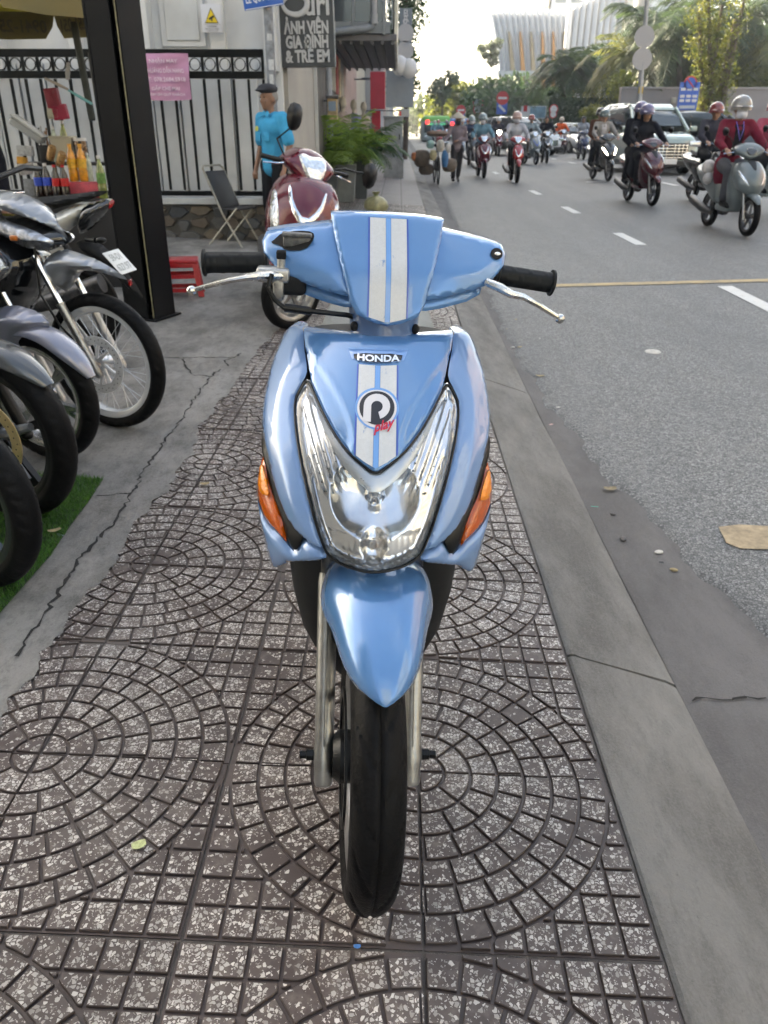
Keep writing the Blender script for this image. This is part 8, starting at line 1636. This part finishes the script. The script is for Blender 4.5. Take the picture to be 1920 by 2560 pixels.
for k, (nm, m_) in enumerate((('green_lamp', mat('lamp_green', (.02, .5, .25), .4, emit=(.05, 1, .5), estr=6)), ('amber_lamp', mat('lamp_amber_off', (.08, .05, .01), .4)), ('red_lamp', mat('lamp_red_off', (.08, .01, .01), .4)))): disc_(tl, nm, m_, (-.18, -.155, zt_ + .30 * k), .105, .02)
# overhead wires
for i, (a, b, Y0, Y1) in enumerate((((905, 14), (985, 11), 40, 60), ((905, 183), (958, 183), 60, 95))):
    A, B_ = pt(*a, Y0), pt(*b, Y1); c_ = (A + B_) / 2; s_ = MB(); s_.tube([A - c_, Vector((0, 0, -.1)), B_ - c_], .015, 5); o = s_.build('overhead_wire', M_BLACK, None); o.location = c_; tag(o, ('upper' if i == 0 else 'lower') + ' thin cable crossing the bright sky from the vine', 'cable', 'overhead cables')
# right-hand kerb island and footpath by the wall
struct(sheet('far_footpath', [7.0, 12, 20, 46], [44.2, 46.4, 54, 60], lambda x, y: zroad(12, y) + .12, mat('far_pavement', (.20, .19, .185), .85, var=.1, vscale=.7)))
# ================================================================== the street behind the camera (seen only in paint and chrome)
for i, (lb, x, y, w_, d_, h_, m_) in enumerate((('cream apartment block down the street behind the camera', 9, -34, 12, 10, 26, M_CREAM), ('grey apartment block on the left behind the camera', -11, -28, 10, 14, 20, M_GREYW), ('beige shop house beside the forecourt', -8.5, -6, 10, 12, 11, M_BEIGE), ('tall pale building across the street', 30, -10, 10, 22, 24, M_CREAM), ('pink building across the street by the corner', 30, 16, 10, 18, 16, M_PINKW))):
    t = thing('building', lb, 'building', (x, y, 0)); hbox(t, 'wall', m_, (0, 0, h_ / 2), (w_, d_, h_)); nx = int(w_ / 2); 
    for f in range(1, int(h_ / 3.2)):
        for k in range(nx): hbox(t, 'window', MATS['win_glass'], (-w_ / 2 + (k + .5) * w_ / nx, d_ / 2 + .01, 3.2 * f + .3), (w_ / nx * .6, .06, 1.7))
        if x > 20 or x < -5:
            for k in range(int(d_ / 2.4)): hbox(t, 'window', MATS['win_glass'], ((-w_ / 2 - .01) if x > 0 else (w_ / 2 + .01), -d_ / 2 + (k + .5) * 2.4, 3.2 * f + .3), (.06, 1.4, 1.7))
# ================================================================== litter
random.seed(77)
def litter(nm, lb, u, v, m_, sx, sy, fn, cat, rz=0, curl=.3):
    p = gp(u, v, fn); s_ = MB(); s_.grid(lambda a, b: ((a - .5) * sx, (b - .5) * sy * (1 - 1.6 * (a - .5) ** 2), .004 + curl * sx * ((a - .5) ** 2) + .1 * sx * abs(b - .5)), 6, 4); o = s_.build(nm, m_, None, 60); o.location = p + Vector((0, 0, .001)); o.rotation_euler = (0, 0, R(rz)); tag(o, lb, cat)
LFM = mat('dry_leaf', (.32, .25, .13), .7, var=.25, vscale=60); PPR = mat('paper_scrap', (.52, .50, .46), .8, var=.15, vscale=50)
litter('wrapper', 'small green and white wrapper on the paving left of the wheel', 348, 2117, mat('wrapper_green', (.42, .46, .22), .5, var=.4, vscale=90), .026, .020, zfoot, 'wrapper', 25)
litter('dry_leaf', 'dry tan leaf on the paving behind the left parked wheels', 512, 1213, LFM, .035, .022, zfoot, 'leaf', 10); litter('dry_leaf', 'tan leaf on the green mat', 137, 1330, LFM, .04, .022, lambda x, y: zfoot(x, y) + .02, 'leaf', 30); litter('paper_scrap', 'tiny blue wrapper beside the mat edge', 152, 1342, mat('wrapper_blue', (.30, .36, .45), .4), .028, .010, zfoot, 'scrap', -30)
litter('cigarette_end', 'white stub lying on the right tiles', 1417, 1797, PPR, .030, .006, zfoot, 'stub', -38, .02); litter('blue_scrap', 'tiny blue scrap in the tile joint at the bottom', 893, 2371, mat('scrap_blue', (.05, .18, .45), .5), .012, .008, zfoot, 'scrap', 0)
gut = lambda x, y: -.118 + rise(y)
litter('green_stub', 'small green plastic stub in the gutter', 1486, 1270, mat('scrap_green', (.06, .30, .22), .5), .030, .008, gut, 'scrap', -12, .02); litter('dry_leaf', 'flat brown leaf in the gutter', 1525, 1225, mat('leaf_brown', (.22, .18, .11), .8, var=.3, vscale=70), .055, .035, gut, 'leaf', 5); litter('paper_scrap', 'red and white scrap on the kerb ramp edge', 1377, 1064, mat('scrap_red', (.5, .3, .28), .6), .025, .016, gut, 'scrap', 40)
litter('crown_cap', 'dark crown cap in the gutter', 1653, 1410, M_BLACK, .016, .016, gut, 'cap', 0, .1); _p = gp(1632, 881, zroad); _t = thing('road_stud', 'flat white road stud on the asphalt', 'stud', _p + Vector((0, 0, .004))); s_ = MB(); s_.lathe([(.055, 0), (.048, .006), (.018, .009), (.016, .012), (0, .013)], 24); s_.build('stud', PPR, _t); litter('paper_scrap', 'grey-brown stone in the gutter far side', 1350, 942, LFM, .05, .03, gut, 'scrap', 0)
for i in range(26):
    x = random.uniform(.80, 1.1); y = random.uniform(2.2, 9); s_ = MB(); k = random.uniform(.006, .014); s_.ell((0, 0, 0), (k * 1.5, k, k * .5), None, 8, 5); o = s_.build('pebble', random.choice((PPR, LFM, M_GUTT)), None); o.location = (x, y, gut(x, y) + .002); o.rotation_euler = (0, 0, random.uniform(0, 3)); tag(o, 'one of the tiny pale crumbs scattered along the gutter', 'crumb', 'crumbs in the gutter')

# ================================================================== haze
hz = MB(); hz.box((0, 0, 24), (1420, 1420, 51)); hzo = hz.build('haze', bpy.data.materials.new('haze_air'), None, 0); hzo['kind'] = 'stuff'
hm_ = hzo.data.materials[0]; hm_.use_nodes = True; N = hm_.node_tree.nodes
for n in list(N):
    if n.type != 'OUTPUT_MATERIAL': N.remove(n)
pv = N.new('ShaderNodeVolumePrincipled'); pv.inputs['Color'].default_value = (.95, .96, 1.0, 1); pv.inputs['Density'].default_value = .0012; pv.inputs['Anisotropy'].default_value = .55
hm_.node_tree.links.new(pv.outputs[0], N['Material Output'].inputs['Volume'])
scene.cycles.volume_bounces = 0
